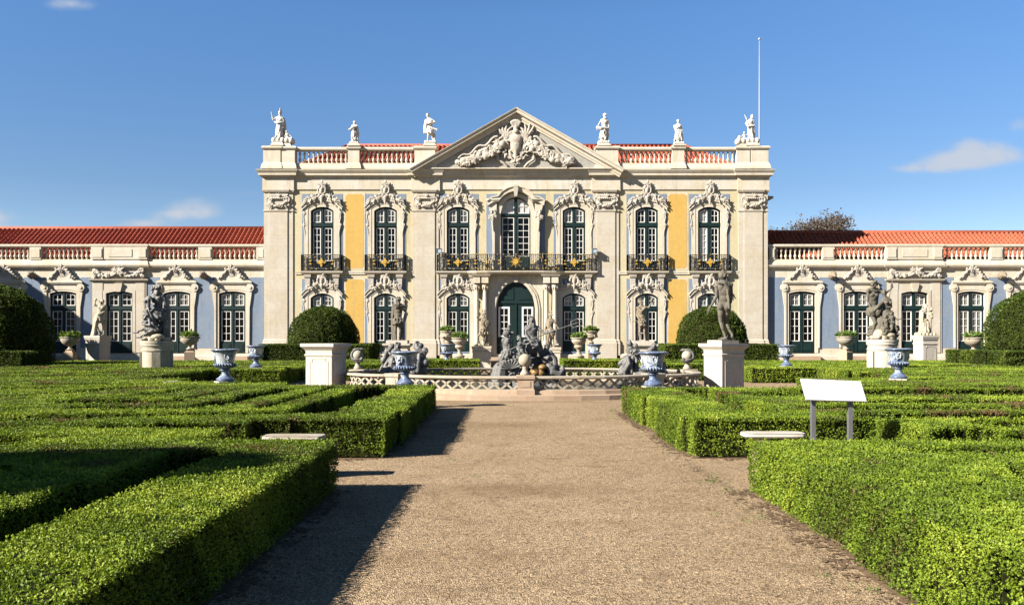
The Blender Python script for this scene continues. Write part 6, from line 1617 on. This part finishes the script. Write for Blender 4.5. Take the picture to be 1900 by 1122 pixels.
# ---- parterre beds
hedge('box_hedge', 'nearest box hedge beside the shaded side of the gravel path, with a trench along it',
      [(-7.6, -1.87, 2.2, 9.62), (-4.9, -3.45, 9.4, 10.8), (-12, -3.6, 10.15, 10.85)], [([(-3.06, 1.5), (-3.02, 8.55)], .58), ([(-4.3, 5.0), (-8, 5.4)], 0.70), ([(-4.4, 7.4), (-6, 7.2)], 0.50), ([(-7.7, 9.4), (-5.3, 9.35)], 0.4)], seed=1, brown=[(-2.35, 5.4, .5, .18), (-4.2, 10.9, .5, .25), (-2.3, 4.2, .4, .12)])
hedge('box_hedge', 'broad box hedge bed behind the shaded white bench, cut by dark parallel slits',
      [(-19, -1.74, 12.15, 20.6), (-19, -3.5, 11.7, 12.3), (-19, -4.6, 11.35, 12.3), (-19, -13, 10.2, 11.5), (-8.4, -5.6, 20.4, 22.4)],
      [([(-3.05, 13.3), (-2.95, 20.0)], 0.87), ([(-4.05, 14.2), (-4.0, 20.0)], 0.36), ([(-5.05, 14.5), (-4.85, 19.4)], 0.68),
       ([(-18, 12.3), (-7.0, 12.3), (-3.65, 13.05)], 0.84), ([(-6.8, 14.15), (-5.3, 14.1)], 0.88), ([(-17, 13.6), (-8.0, 13.7)], 0.88), ([(-7.6, 15.5), (-6.1, 15.4)], 0.88), ([(-17, 15.1), (-9.6, 15.2)], 0.96),
       ([(-9.9, 16.0), (-8.5, 20.0)], 0.65), ([(-12.4, 18.0), (-10.0, 20.0)], 0.88), ([(-6.0, 16.0), (-5.9, 19.4)], 0.39), ([(-7.3, 16.6), (-7.0, 19.6)], 0.49), ([(-17.5, 17.0), (-12.6, 17.1)], 0.96), ([(-18, 18.8), (-13.2, 18.8)], 0.96)],
      seed=2, brown=[(-6.2, 12.35, 1.0, .42), (-5.6, 10.25, .35, .5), (-1.75, 20.2, .4, .3), (-6.0, 15.0, .8, .2)], holes=[(-7.03, 21.8, .26)])
hedge('box_hedge', 'nearest box hedge bed on the sunlit path edge, bright green with upright shoots',
      [(2.50, 8.2, 2.0, 9.6)], [([(4.0, 8.7), (5.9, 8.9)], 0.45), ([(3.9, 3.0), (3.95, 6.4), (4.3, 7.6)], 0.28), ([(5.1, 7.9), (8, 7.6)], 0.82), ([(5.4, 4.0), (5.4, 6.6)], 0.43)], h=.58, seed=3, brown=[(2.6, 7.4, .7, .28), (2.7, 5.6, .5, .2), (3.4, 7.9, .7, .2)])
hedge('box_hedge', 'broad box hedge bed behind the blank lectern sign, with shallow winding slits',
      [(2.45, 19, 12.2, 19.8), (4.95, 19, 10.4, 12.3)],
      [([(3.75, 13.2), (3.85, 19.2)], 0.65), ([(5.0, 12.75), (9, 12.8), (18.4, 12.7)], 0.96), ([(4.9, 14.1), (11.5, 14.0), (18.4, 14.2)], 0.88), ([(5.2, 17.6), (8.0, 17.8), (18.4, 17.5)], 1.31), ([(5.6, 15.6), (17.6, 15.7)], 1.05), ([(6, 18.9), (18, 18.8)], 1.05), ([(6.4, 11.5), (9.4, 11.6)], 1.05), ([(10.5, 11.7), (18, 11.5)], 0.88), ([(4.8, 9.9), (5.6, 10.8)], 0.66)],
      seed=4, brown=[(2.6, 18.9, .5, .5), (4.9, 12.3, .7, .4), (8.5, 14.9, 1.4, .35), (6.5, 16.8, 1.2, .3), (11, 17.2, 1.6, .3)], holes=[(3.2, 20.2, .3), (10.07, 23.2, .3)])
SL = lambda s: [([(s * 12, 26.0), (s * 23, 26.4)], 1.0), ([(s * 11.4, 28.2), (s * 20, 28.0)], 1.0), ([(s * 13, 30.2), (s * 24, 30.6)], 1.0), ([(s * 10, 34.6), (s * 21, 34.4)], 1.0), ([(s * 9.6, 36.3), (s * 16, 36.2)], 1.0), ([(s * 15, 32.6), (s * 22, 32.8)], 1.0)]
XC = .3
for s, sd, nm in ((-1, 5, 'far box hedge bed around the round pedestal of the entwined figures'), (1, 6, 'far box hedge bed around the round pedestal of the family group')):
    hl = [(-13.2, 33.0, .75), (-9.25, 32.1, .25)] if s < 0 else [(13.74, 33.0, .75), (10.38, 33.65, .25), (10.07, 23.2, .3)]
    hedge('box_hedge', nm, [tuple(sorted((XC + s * 10.9, XC + s * 25))) + (24.2, 33.2), tuple(sorted((XC + s * 8.5, XC + s * 25))) + (31.2 if s < 0 else 32.7, 38.6)] + ([(7.8, 14, 20.6, 24.4)] if s > 0 else [(-19, -8.8, 21.3, 24.3)]), SL(s), seed=sd, holes=hl, cell=.10, brown=[(XC + s * 12, 27, 1.5, .2)])
    hedge('box_hedge', 'box hedge row behind the %s' % ('empty pedestal and the serpent ball' if s < 0 else 'nude statue and the lizard ball'), [tuple(sorted((XC + s * 4.9, XC + s * 8.4))) + (34.4, 36.4), tuple(sorted((XC + s * 4.9, XC + s * 9.5))) + (39.0, 41.6)], [([(XC + s * 5.3, 40.3), (XC + s * 9, 40.3)], .25)], seed=sd + 2, cell=.10, h=.66)
    hedge('box_hedge', 'low box hedge before the %s' % ('wing crossed by the shadow' if s < 0 else 'sunny orange roofed wing'), [tuple(sorted((XC + s * 9.7, XC + s * 27))) + (39.2, 43.0)], [([(XC + s * 11, 41), (XC + s * 26, 41)], .35)], seed=sd + 4, cell=.12, holes=[(-18.2, 43, .5), (21, 43, .5)])
    hedge('box_hedge', 'short box hedge between the fountain and the %s' % ('helmeted soldier with round shield' if s < 0 else 'soldier with outstretched arm'), [(-4.0, -1.45, 37.4, 40.2)] if s < 0 else [(2.15, 5.0, 37.4, 40.2)], [([(-3.7, 38.8), (-1.8, 38.8)] if s < 0 else [(2.5, 38.8), (4.7, 38.8)], .22)], h=.74, seed=sd + 6, cell=.10, holes=[(-2.82, 38.4, .28), (3.56, 38.4, .28)])
    a, b = ((-12.1, -6.95) if s < 0 else (7.4, 12.8))
    hedge('box_hedge', 'tall square cut hedge at the foot of the clipped dome %s' % ('behind the empty pedestal' if s < 0 else 'behind the nude statue'), [(a, b, 42.6, 47.2)], h=1.36, seed=sd + 8, cell=.12, mat='yew_leaf')
    cx = at(601 if s < 0 else 1320.5, 0, 44.6)[0]
    dome('topiary_dome', 'clipped dark green dome %s' % ('rising over the empty pedestal' if s < 0 else 'behind the nude statue'), cx, 44.6, 1.30, 1.74, 1.86, seed=sd + 10)
    bx = -21.5 if s < 0 else 22.1
    hedge('box_hedge', 'square cut hedge under the large %s dome at the edge of the garden' % ('shaded' if s < 0 else 'sunlit'), [(bx - 2.9, bx + (2.35 if s < 0 else 2.9), 34.6, 37.4 if s < 0 else 39.4)], h=1.15, seed=sd + 12, cell=.12, mat='yew_leaf')
    dome('topiary_dome', 'large %s' % ('shaded clipped dome before the shadowed palace wing' if s < 0 else 'sunlit clipped dome before the orange roofed wing'), bx, 37.0, 1.08, 2.2, 2.62, seed=sd + 14)
# a further dome just out of frame throws the soft shade over the nearest beds
dome('topiary_dome', 'clipped dome standing beyond the nearest hedge, throwing shade on it', -8.1, 5.4, .3, 1.65, 3.75, seed=40, px=2.6)

# ---- leaf litter and weeds along the hedge feet
n = 2600; xs = np.where(rng.random(n) < .7, 2.40 - rng.exponential(.10, n), -1.70 + rng.exponential(.10, n)); ys = rng.uniform(4.5, 20.5, n)
keep = np.abs(xs - .35) < 2.4; xs, ys = xs[keep], ys[keep]
P = np.stack([xs, ys, np.full(len(xs), .004)], 1); N = np.tile(np.array((0, 0, .25)), (len(xs), 1))
v, t = leaves(P, N, rng.uniform(.015, .04, len(xs)), rng.uniform(0, .8, len(xs)), k=1); v[:, :, 2] = np.abs(v[:, :, 2]) * .35 + .003
o = link(bpy.data.objects.new('fallen_leaves', quad_mesh('fallen_leaves', v, t, 'dry_leaf'))); o['kind'] = 'stuff'
n = 520; cxs = rng.uniform(-1.2, 2.3, 60); cys = rng.uniform(4.5, 21, 60); w = rng.integers(0, 60, n)
side_b = rng.random(60) < .75; cxs = np.where(side_b, 2.42 - rng.exponential(.22, 60), cxs)
P = np.stack([cxs[w] + rng.normal(0, .05, n), cys[w] + rng.normal(0, .07, n), np.full(n, .002)], 1)
v, t = leaves(P, np.tile(np.array((0, 0, .7)), (n, 1)), rng.uniform(.008, .02, n), rng.uniform(.2, .8, n), k=4)
o = link(bpy.data.objects.new('grass', quad_mesh('grass', v, t, 'pot_leaf'))); o['kind'] = 'stuff'

m = MB()
for (x, y, c_) in SOIL: m.add([(x, y, .004), (x + c_, y, .004), (x + c_, y + c_, .004), (x, y + c_, .004)], [(0, 1, 2, 3)])
for (x, y, r_) in FLECK:
    n_ = 6; ph = rng.random() * 6; z_ = .005 + .003 * rng.random()
    m.add([(x + r_ * rng.uniform(.5, 1.3) * math.cos(ph + 2 * PI * k / n_), y + r_ * rng.uniform(.5, 1.3) * math.sin(ph + 2 * PI * k / n_), z_) for k in range(n_)], [tuple(range(n_))])
o = m.build('soil', 'soil'); o['kind'] = 'structure'
# ------------------------------------------------------------------ glazed vases on the hedges
def vase_parts():
    m = MB(); pr = [(.19, 0), (.205, .02), (.205, .07), (.16, .10), (.105, .15), (.085, .20), (.09, .25), (.125, .27), (.125, .285), (.10, .30), (.17, .335), (.235, .375), (.25, .41), (.225, .435), (.21, .45),
                    (.215, .50), (.235, .60), (.265, .68), (.285, .715), (.30, .73), (.325, .745), (.335, .765), (.325, .785), (.30, .79), (.27, .74), (.22, .70), (.05, .68)]
    m.lathe(pr, n=28); body = m.build('t', 'ceramic', None, True, angle=45).data
    m = MB()
    for k in range(24):
        a = 2 * PI * k / 24; c, s = math.cos(a), math.sin(a)
        m.tube([(.17 * c, .17 * s, .335), (.245 * c, .245 * s, .375), (.262 * c, .262 * s, .41), (.235 * c, .235 * s, .44)], [.012, .018, .02, .008], 5)
    for rr, z in ((.337, .765), (.128, .278), (.208, .045)): m.tube([(rr * math.cos(2 * PI * i / 28), rr * math.sin(2 * PI * i / 28), z) for i in range(29)], .013, 6)
    trim = m.build('t', 'ceramic_blue', None, True).data
    b = Blob(); b.ellz((0, -.235, .59), (0, -.12, 1), (.055, .035, .08)); b.cap((0, -.275, .60), (0, -.285, .57), .012, .018)
    for s in (-1, 1): b.line([(s * .02, -.262, .66), (s * .07, -.25, .68), (s * .085, -.235, .62), (s * .06, -.235, .53)], .018, .012); b.ell((s * .022, -.268, .61), .012)
    b.cap((-.03, -.26, .535), (.03, -.26, .535), .02); b.cap((0, -.25, .51), (0, -.235, .46), .025, .01)
    mask = b.mesh('mask', .007, 1, 'ceramic')
    for nm in [o.name for o in bpy.data.objects if o.name.startswith('t') and o.name.split('.')[0] == 't']: bpy.data.objects.remove(bpy.data.objects[nm])
    return body, trim, mask
VB, VT, VM = vase_parts()
first = None
for px, Y, rz, lab in ((418, 21.8, .6, 'glazed vase standing on the hedge beside the pedestal of the entwined figures'), (475, 32.1, .2, 'small looking glazed vase before the palace corner pilaster'), (752, 21.0, -.5, 'large glazed vase before the boy and old man of the fountain'),
                       (1212, 20.35, .15, 'large glazed vase with a clear satyr mask before the crouching fountain figure'), (829, 38.4, -.4, 'small looking glazed vase below the two planted urns beside the shield bearing soldier'), (1103, 38.4, .4, 'small looking glazed vase below the two planted urns beside the trident'),
                       (1459, 33.65, -.2, 'small looking glazed vase before the first blue wing wall panel past the palace corner'), (1667, 23.2, -.5, 'glazed vase on the hedge just in front of the pedestal of the family group')):
    x, y, _ = at(px, 0, Y); zb = .55 if Y < 21.5 else (.595 if abs(Y - 38.4) > .1 else .60)
    t = thing('glazed_vase', (x, y, zb), rz, lab, 'vase', 'blue and white glazed vases')
    inst('body', VB, t); inst('trim', VT, t)
    for k in range(3): inst('mask', VM, t, rot=(0, 0, 2 * PI * k / 3))
    m = MB(); m.square([(.20, -zb), (.20, -.05), (.215, -.04), (.215, -.001)]); m.build('plinth', 'pedestal', t)
# ------------------------------------------------------------------ stone urns with plants
def urn_mesh(kind):
    m = MB()
    if kind == 'bowl': pr = [(.15, 0), (.15, .03), (.09, .07), (.075, .13), (.12, .18), (.25, .24), (.36, .33), (.42, .44), (.43, .50), (.40, .52), (.40, .55), (.45, .57), (.45, .61), (.40, .62), (.36, .55)]
    elif kind == 'two': pr = [(.26, 0), (.26, .05), (.17, .10), (.10, .20), (.09, .30), (.13, .36), (.13, .38), (.20, .42), (.24, .50), (.22, .56), (.20, .58), (.27, .66), (.35, .74), (.37, .84), (.35, .88), (.42, .92), (.42, .96), (.36, .95), (.3, .88)]
    else: pr = [(.16, 0), (.16, .04), (.10, .08), (.10, .14), (.17, .20), (.28, .27), (.34, .38), (.35, .46), (.32, .50), (.38, .54), (.40, .58), (.38, .61), (.33, .58)]
    m.lathe(pr, n=24)
    o = m.build('t', 'urn', None, True, angle=40); me = o.data; bpy.data.objects.remove(o); return me, pr[-1]
UM = {k: urn_mesh(k) for k in ('bowl', 'two', 'mask')}
def potplant(x, y, z, r, hgt, lab, seed):
    R = np.random.default_rng(seed); n = 150
    a = R.random(n) * 2 * PI; q = np.sqrt(R.random(n)); P = np.stack([x + r * q * np.cos(a), y + r * q * np.sin(a), z + hgt * R.random(n) * (1 - .5 * q)], 1)
    N = np.stack([np.cos(a) * q, np.sin(a) * q, np.full(n, .7)], 1)
    v, t = leaves(P, N, R.uniform(.10, .2, n), R.uniform(.1, .9, n), k=4, along=.8, wid=.4)
    o = link(bpy.data.objects.new('pot_plant', quad_mesh('pot_plant', v, t, 'pot_leaf'))); setp(o, lab, 'plant')
    m = MB()
    for _ in range(9):
        aa = R.random() * 6.28; m.tube([(x, y, z - .12), (x + .5 * r * math.cos(aa), y + .5 * r * math.sin(aa), z + hgt * .5), (x + .8 * r * math.cos(aa), y + .8 * r * math.sin(aa), z + hgt)], [.014, .012, .006], 4)
    m.build('stem', 'bark', o)
URNS = [(130, 625, 43.0, 'bowl', 'before the shadowed wing window, nearest the shaded dome', .36), (352, 624, 43.0, 'bowl', 'between the entwined figures and the palace corner', .36),
        (1569, 624, 43.0, 'bowl', 'between the palace corner and the family group', .36), (1806, 626, 43.0, 'bowl', 'beside the sunlit dome at the edge of the garden', .36),
        (830, 614, 46.0, 'mask', 'the taller of the two by the shield bearing soldier', .30), (853, 626, 44.4, 'two', 'the lower of the two by the shield bearing soldier', .32),
        (1096, 614, 46.0, 'mask', 'the taller of the two near the trident', .30), (1074, 626, 44.4, 'two', 'the lower of the two near the trident', .32)]
for i, (px, py, Y, kind, lab, pr_) in enumerate(URNS):
    x, y, zt = at(px, py, Y); me, _ = UM[kind]; H = {'bowl': .61, 'two': .96, 'mask': .61}[kind]
    t = thing('stone_urn', (x, y, zt - H), .3 * i, 'stone urn %s' % lab, 'urn', 'planted stone urns')
    inst('bowl', me, t)
    if kind == 'mask':
        b = Blob()
        for k in range(4):
            a = PI / 2 * k + .3; c, s_ = math.cos(a), math.sin(a); b.ell((.34 * c, .34 * s_, .36), .065); b.cap((.36 * c, .36 * s_, .33), (.38 * c, .38 * s_, .30), .03)
            b.line([(.35 * math.cos(a + q), .35 * math.sin(a + q), .40 - .10 * math.sin(q / 1.57 * PI)) for q in np.linspace(0, 1.57, 7)], .03)
        inst('garland', b.mesh('garland', .012, 1, 'urn'), t)
    hb = zt - H
    m = MB(); w = .24 if kind == 'bowl' else (.20 if kind == 'mask' else .30)
    m.square([(w * 1.1, -hb), (w * 1.1, -hb + .1), (w, -hb + .12), (w, -.14), (w * .7, -.10), (w * .62, -.03), (w * .75, -.001)]); m.build('foot', 'pink_stone' if kind != 'two' else 'urn', t)
    m = MB(); m.lathe([(.3 if kind != 'bowl' else .36, H - .10), (.05, H - .06)], n=16); m.build('soil', 'soil', t)
    potplant(x, y, zt - .03, pr_ + .04, .30, 'leafy green plant in the urn %s' % lab, 60 + i)

# ------------------------------------------------------------------ benches
def slab_bench(x0, x1, y0, y1, z, lab, mat='urn'):
    t = thing('stone_bench', ((x0 + x1) / 2, (y0 + y1) / 2, 0), 0, lab, 'bench'); a, b = (x1 - x0) / 2, (y1 - y0) / 2
    n = 40; pts = []
    R = random.Random(int(abs(x0) * 10))
    for i in range(n):
        q = 2 * PI * i / n; c, s = math.cos(q), math.sin(q); pts.append((a * math.copysign(abs(c) ** .35, c) + R.uniform(-.007, .007), b * math.copysign(abs(s) ** .35, s) + R.uniform(-.007, .007)))
    m = MB(); m.sweep(pts[::-1] if False else pts, [(-.03, z - .05), (-.01, z - .047), (.0, z - .035), (-.005, z - .01), (-.02, z)], closed=True); m.add([(p[0] * .985, p[1] * .97, z + .0) for p in pts], [tuple(range(n))]); m.add([(p[0] * .97, p[1] * .97, z - .05) for p in pts], [tuple(range(n))])
    m.build('seat', mat, t, True, angle=50)
    for s in (-1, 1):
        m = MB(); m.prism([(s * a * .24 - .13, .0), (s * a * .24 - .11, z - .14), (s * a * .24 - .15, z - .051), (s * a * .24 + .15, z - .051), (s * a * .24 + .11, z - .14), (s * a * .24 + .13, 0)], -b * .8, b * .8, back=True); m.build('leg', 'pink_stone', t)
slab_bench(-2.93, -2.22, 10.35, 10.68, .505, 'white stone slab bench between the shaded hedges')
slab_bench(2.74, 3.48, 10.45, 10.78, .525, 'chipped white stone slab bench in front of the blank sign', 'pedestal')
slab_bench(-9.1, -8.5, 22.5, 22.95, .55, 'distant grey stone slab bench in the hedge before the entwined figures')
# ------------------------------------------------------------------ lectern sign
t = thing('lectern_sign', at(1545, 0, 11.2)[:2] + (0,), 0, 'blank white sloping sign panel on two grey posts', 'sign')
SY = 11.2
c = [Vector(at(1496, 741, SY - .10)), Vector(at(1608, 744, SY - .10)), Vector(at(1597, 707, SY + .16)), Vector(at(1485, 702, SY + .16))]
o0 = Vector(t.location); c = [p - o0 for p in c]; nn = (c[1] - c[0]).cross(c[3] - c[0]).normalized() * .018
m = MB(); m.add([tuple(p) for p in c] + [tuple(p - nn) for p in c], [(0, 1, 2, 3), (7, 6, 5, 4), (0, 4, 5, 1), (1, 5, 6, 2), (2, 6, 7, 3), (3, 7, 4, 0)]); m.build('panel', 'signwhite', t)
for px in (1508.5, 1577):
    x, y, _ = Vector(at(px, 0, SY)) - o0; ztop = (c[0].z + c[3].z) / 2 - .075 - (.012 if px > 1550 else 0)
    m = MB(); m.box(x - .026, x + .026, -.03, .03, 0, ztop); m.build('post', 'signpost', t)

# ------------------------------------------------------------------ half bare tree behind the roof
def tree(x, y, lumps, lab, seed, mat='dry_leaf', trunk_h=6.0):
    R = np.random.default_rng(seed); t = thing('bare_tree', (x, y, 0), 0, lab, 'tree'); m = MB()
    m.tube([(0, 0, 0), (.1, 0, trunk_h * .6), (0, .1, trunk_h)], [.38, .30, .22], 8)
    Ps = []
    for (lx, ly, lz, lr) in lumps:
        m.tube([(0, .1, trunk_h * .8), (lx * .5, ly * .5, (trunk_h + lz) / 2), (lx, ly, lz)], [.18, .11, .05], 6)
        for _ in range(46):
            d = R.normal(0, 1, 3); d /= np.linalg.norm(d); d[2] = abs(d[2]) * .9 - .15; q = lr * R.random() ** .4
            e = np.array((lx, ly, lz)) + d * q; mid = np.array((lx, ly, lz)) * .5 + e * .5 + R.normal(0, .15, 3)
            m.tube([(lx, ly, lz - lr * .3), tuple(mid), tuple(e)], [.05, .03, .012], 4)
            for _ in range(5):
                g_ = e + R.normal(0, .35, 3); m.tube([tuple(mid * .3 + e * .7), tuple(g_)], [.014, .006], 3)
                Ps.append(g_ + R.normal(0, .16, (6, 3)))
    m.build('trunk', 'bark', t)
    P = np.concatenate(Ps); N = R.normal(0, 1, P.shape)
    v, tt = leaves(P, N, R.uniform(.12, .24, len(P)), R.random(len(P)), k=2)
    o = link(bpy.data.objects.new('crown', quad_mesh('crown', v, tt, mat))); o.parent = t
TX, TY = at(1500, 0, 85)[0], 85
tree(TX, TY, [(-1.9, 0, 10.8, 1.6), (.3, 0, 11.6, 1.6), (2.4, .3, 12.1, 1.9), (3.4, -.3, 10.8, 1.5), (-3.6, 0, 10.6, 1.2)], 'half bare brown tree showing above the orange wing roof', 71)

# ------------------------------------------------------------------ sky, sun, camera
SUN_EL, SUN_AZ = math.radians(30), math.radians(63)          # azimuth measured from straight behind the camera towards its left
S = Vector((-math.sin(SUN_AZ) * math.cos(SUN_EL), -math.cos(SUN_AZ) * math.cos(SUN_EL), math.sin(SUN_EL)))
sun = bpy.data.lights.new('sun', 'SUN'); sun.energy = 5.0; sun.angle = math.radians(.5); sun.color = (1.0, .93, .82)
so = link(bpy.data.objects.new('sun', sun)); so.rotation_euler = S.to_track_quat('Z', 'Y').to_euler(); so.location = S * 80
W = bpy.data.worlds.new('World'); SC.world = W; W.use_nodes = True; nt = W.node_tree
bg = nt.nodes['Background']
sky = nt.nodes.new('ShaderNodeTexSky'); sky.sky_type = 'NISHITA'; sky.sun_disc = False; sky.sun_elevation = SUN_EL; sky.sun_rotation = math.atan2(S.x, S.y) % (2 * PI)
sky.air_density = 1.0; sky.dust_density = 0.0; sky.ozone_density = 2.0; sky.altitude = 1800
tc = nt.nodes.new('ShaderNodeTexCoord')
sx = nt.nodes.new('ShaderNodeSeparateXYZ'); nt.links.new(tc.outputs['Generated'], sx.inputs[0])
def mth(op, a, b=None, c=None, clamp=False):
    n = nt.nodes.new('ShaderNodeMath'); n.operation = op; n.use_clamp = clamp
    for i, v in enumerate((a, b, c)):
        if v is None: continue
        if isinstance(v, (int, float)): n.inputs[i].default_value = v
        else: nt.links.new(v, n.inputs[i])
    return n.outputs[0]
yy = mth('MAXIMUM', sx.outputs[1], .05); u = mth('DIVIDE', sx.outputs[0], yy); v = mth('DIVIDE', sx.outputs[2], yy)
cb = nt.nodes.new('ShaderNodeCombineXYZ'); nt.links.new(u, cb.inputs[0]); nt.links.new(mth('MULTIPLY', v, 1.5), cb.inputs[1])
nz = nd(nt, 'ShaderNodeTexNoise', Scale=26.0, Detail=6.0, Roughness=.55, Distortion=.2); nt.links.new(cb.outputs[0], nz.inputs['Vector'])
tot = None
for (px, py, wx_, wy_, st) in ((1700, 312, 52, 11, .95), (1752, 300, 52, 18, 1.0), (1800, 288, 48, 26, 1.05), (1792, 268, 26, 15, .6), (1850, 284, 42, 22, .85), (1880, 290, 30, 16, .6), (128, 8, 52, 15, .8), (358, 386, 50, 22, 1.0), (330, 398, 60, 10, .7), (268, 416, 52, 11, .95), (-4, 402, 40, 22, 1.0), (1640, 412, 150, 18, .5), (1892, 232, 26, 16, .6), (945, 216, 40, 9, .42), (460, 358, 46, 8, .45), (110, 424, 120, 8, .5), (1520, 414, 60, 10, .5)):
    du = mth('DIVIDE', mth('SUBTRACT', u, (px - CX) / F), wx_ / F); dv = mth('DIVIDE', mth('SUBTRACT', v, (HY - py) / F), wy_ / F)
    e = mth('POWER', 2.718, mth('MULTIPLY', mth('ADD', mth('MULTIPLY', du, du), mth('MULTIPLY', dv, dv)), -1.0)); e = mth('MULTIPLY', e, st)
    tot = e if tot is None else mth('ADD', tot, e)
nn_ = mth('MULTIPLY_ADD', nz.outputs['Fac'], 2.1, .02)
mr = nd(nt, 'ShaderNodeMapRange'); mr.interpolation_type = 'SMOOTHSTEP'; nt.links.new(mth('MULTIPLY', tot, nn_), mr.inputs['Value'])
mr.inputs['From Min'].default_value = .22; mr.inputs['From Max'].default_value = 1.45; mr.inputs['To Max'].default_value = .86
cl = mr.outputs['Result']
gm = nd(nt, 'ShaderNodeHueSaturation', Saturation=SKY_SAT, Value=SKY_VAL, Hue=.5); nt.links.new(sky.outputs[0], gm.inputs['Color'])
low = ramp(nt, sx.outputs[2], [(0.0, (.92, .80, .76)), (.16, (.82, .73, .72)), (.34, (1.0, .97, 1.0)), (.50, (.80, .78, .80)), (1.0, (.5, .5, .52))])
skyc = mixc(nt, 1.0, gm.outputs[0], low.outputs[0], 'MULTIPLY')
mxs = nt.nodes.new('ShaderNodeMix'); mxs.data_type = 'RGBA'; nt.links.new(cl, mxs.inputs[0]); nt.links.new(skyc, mxs.inputs[6]); mxs.inputs[7].default_value = CLOUD
nt.links.new(mxs.outputs[2], bg.inputs['Color']); bg.inputs['Strength'].default_value = SKY_STR

cam = bpy.data.cameras.new('camera'); co = link(bpy.data.objects.new('camera', cam)); co.location = (0, 0, EYE); co.rotation_euler = (math.radians(90), 0, 0)
cam.sensor_width = 36; cam.lens = 36 * F / 1900; cam.shift_x = 0; cam.shift_y = (HY - 561) / 1900; cam.clip_end = 2000; cam.clip_start = .1
SC.camera = co
SC.view_settings.view_transform = 'Standard'; SC.view_settings.look = 'None'; SC.view_settings.exposure = EXPOSURE; SC.view_settings.gamma = 1.0
SC.render.engine = 'CYCLES'; SC.cycles.max_bounces = 6; SC.cycles.diffuse_bounces = 3; SC.cycles.transmission_bounces = 3; SC.cycles.use_denoising = True
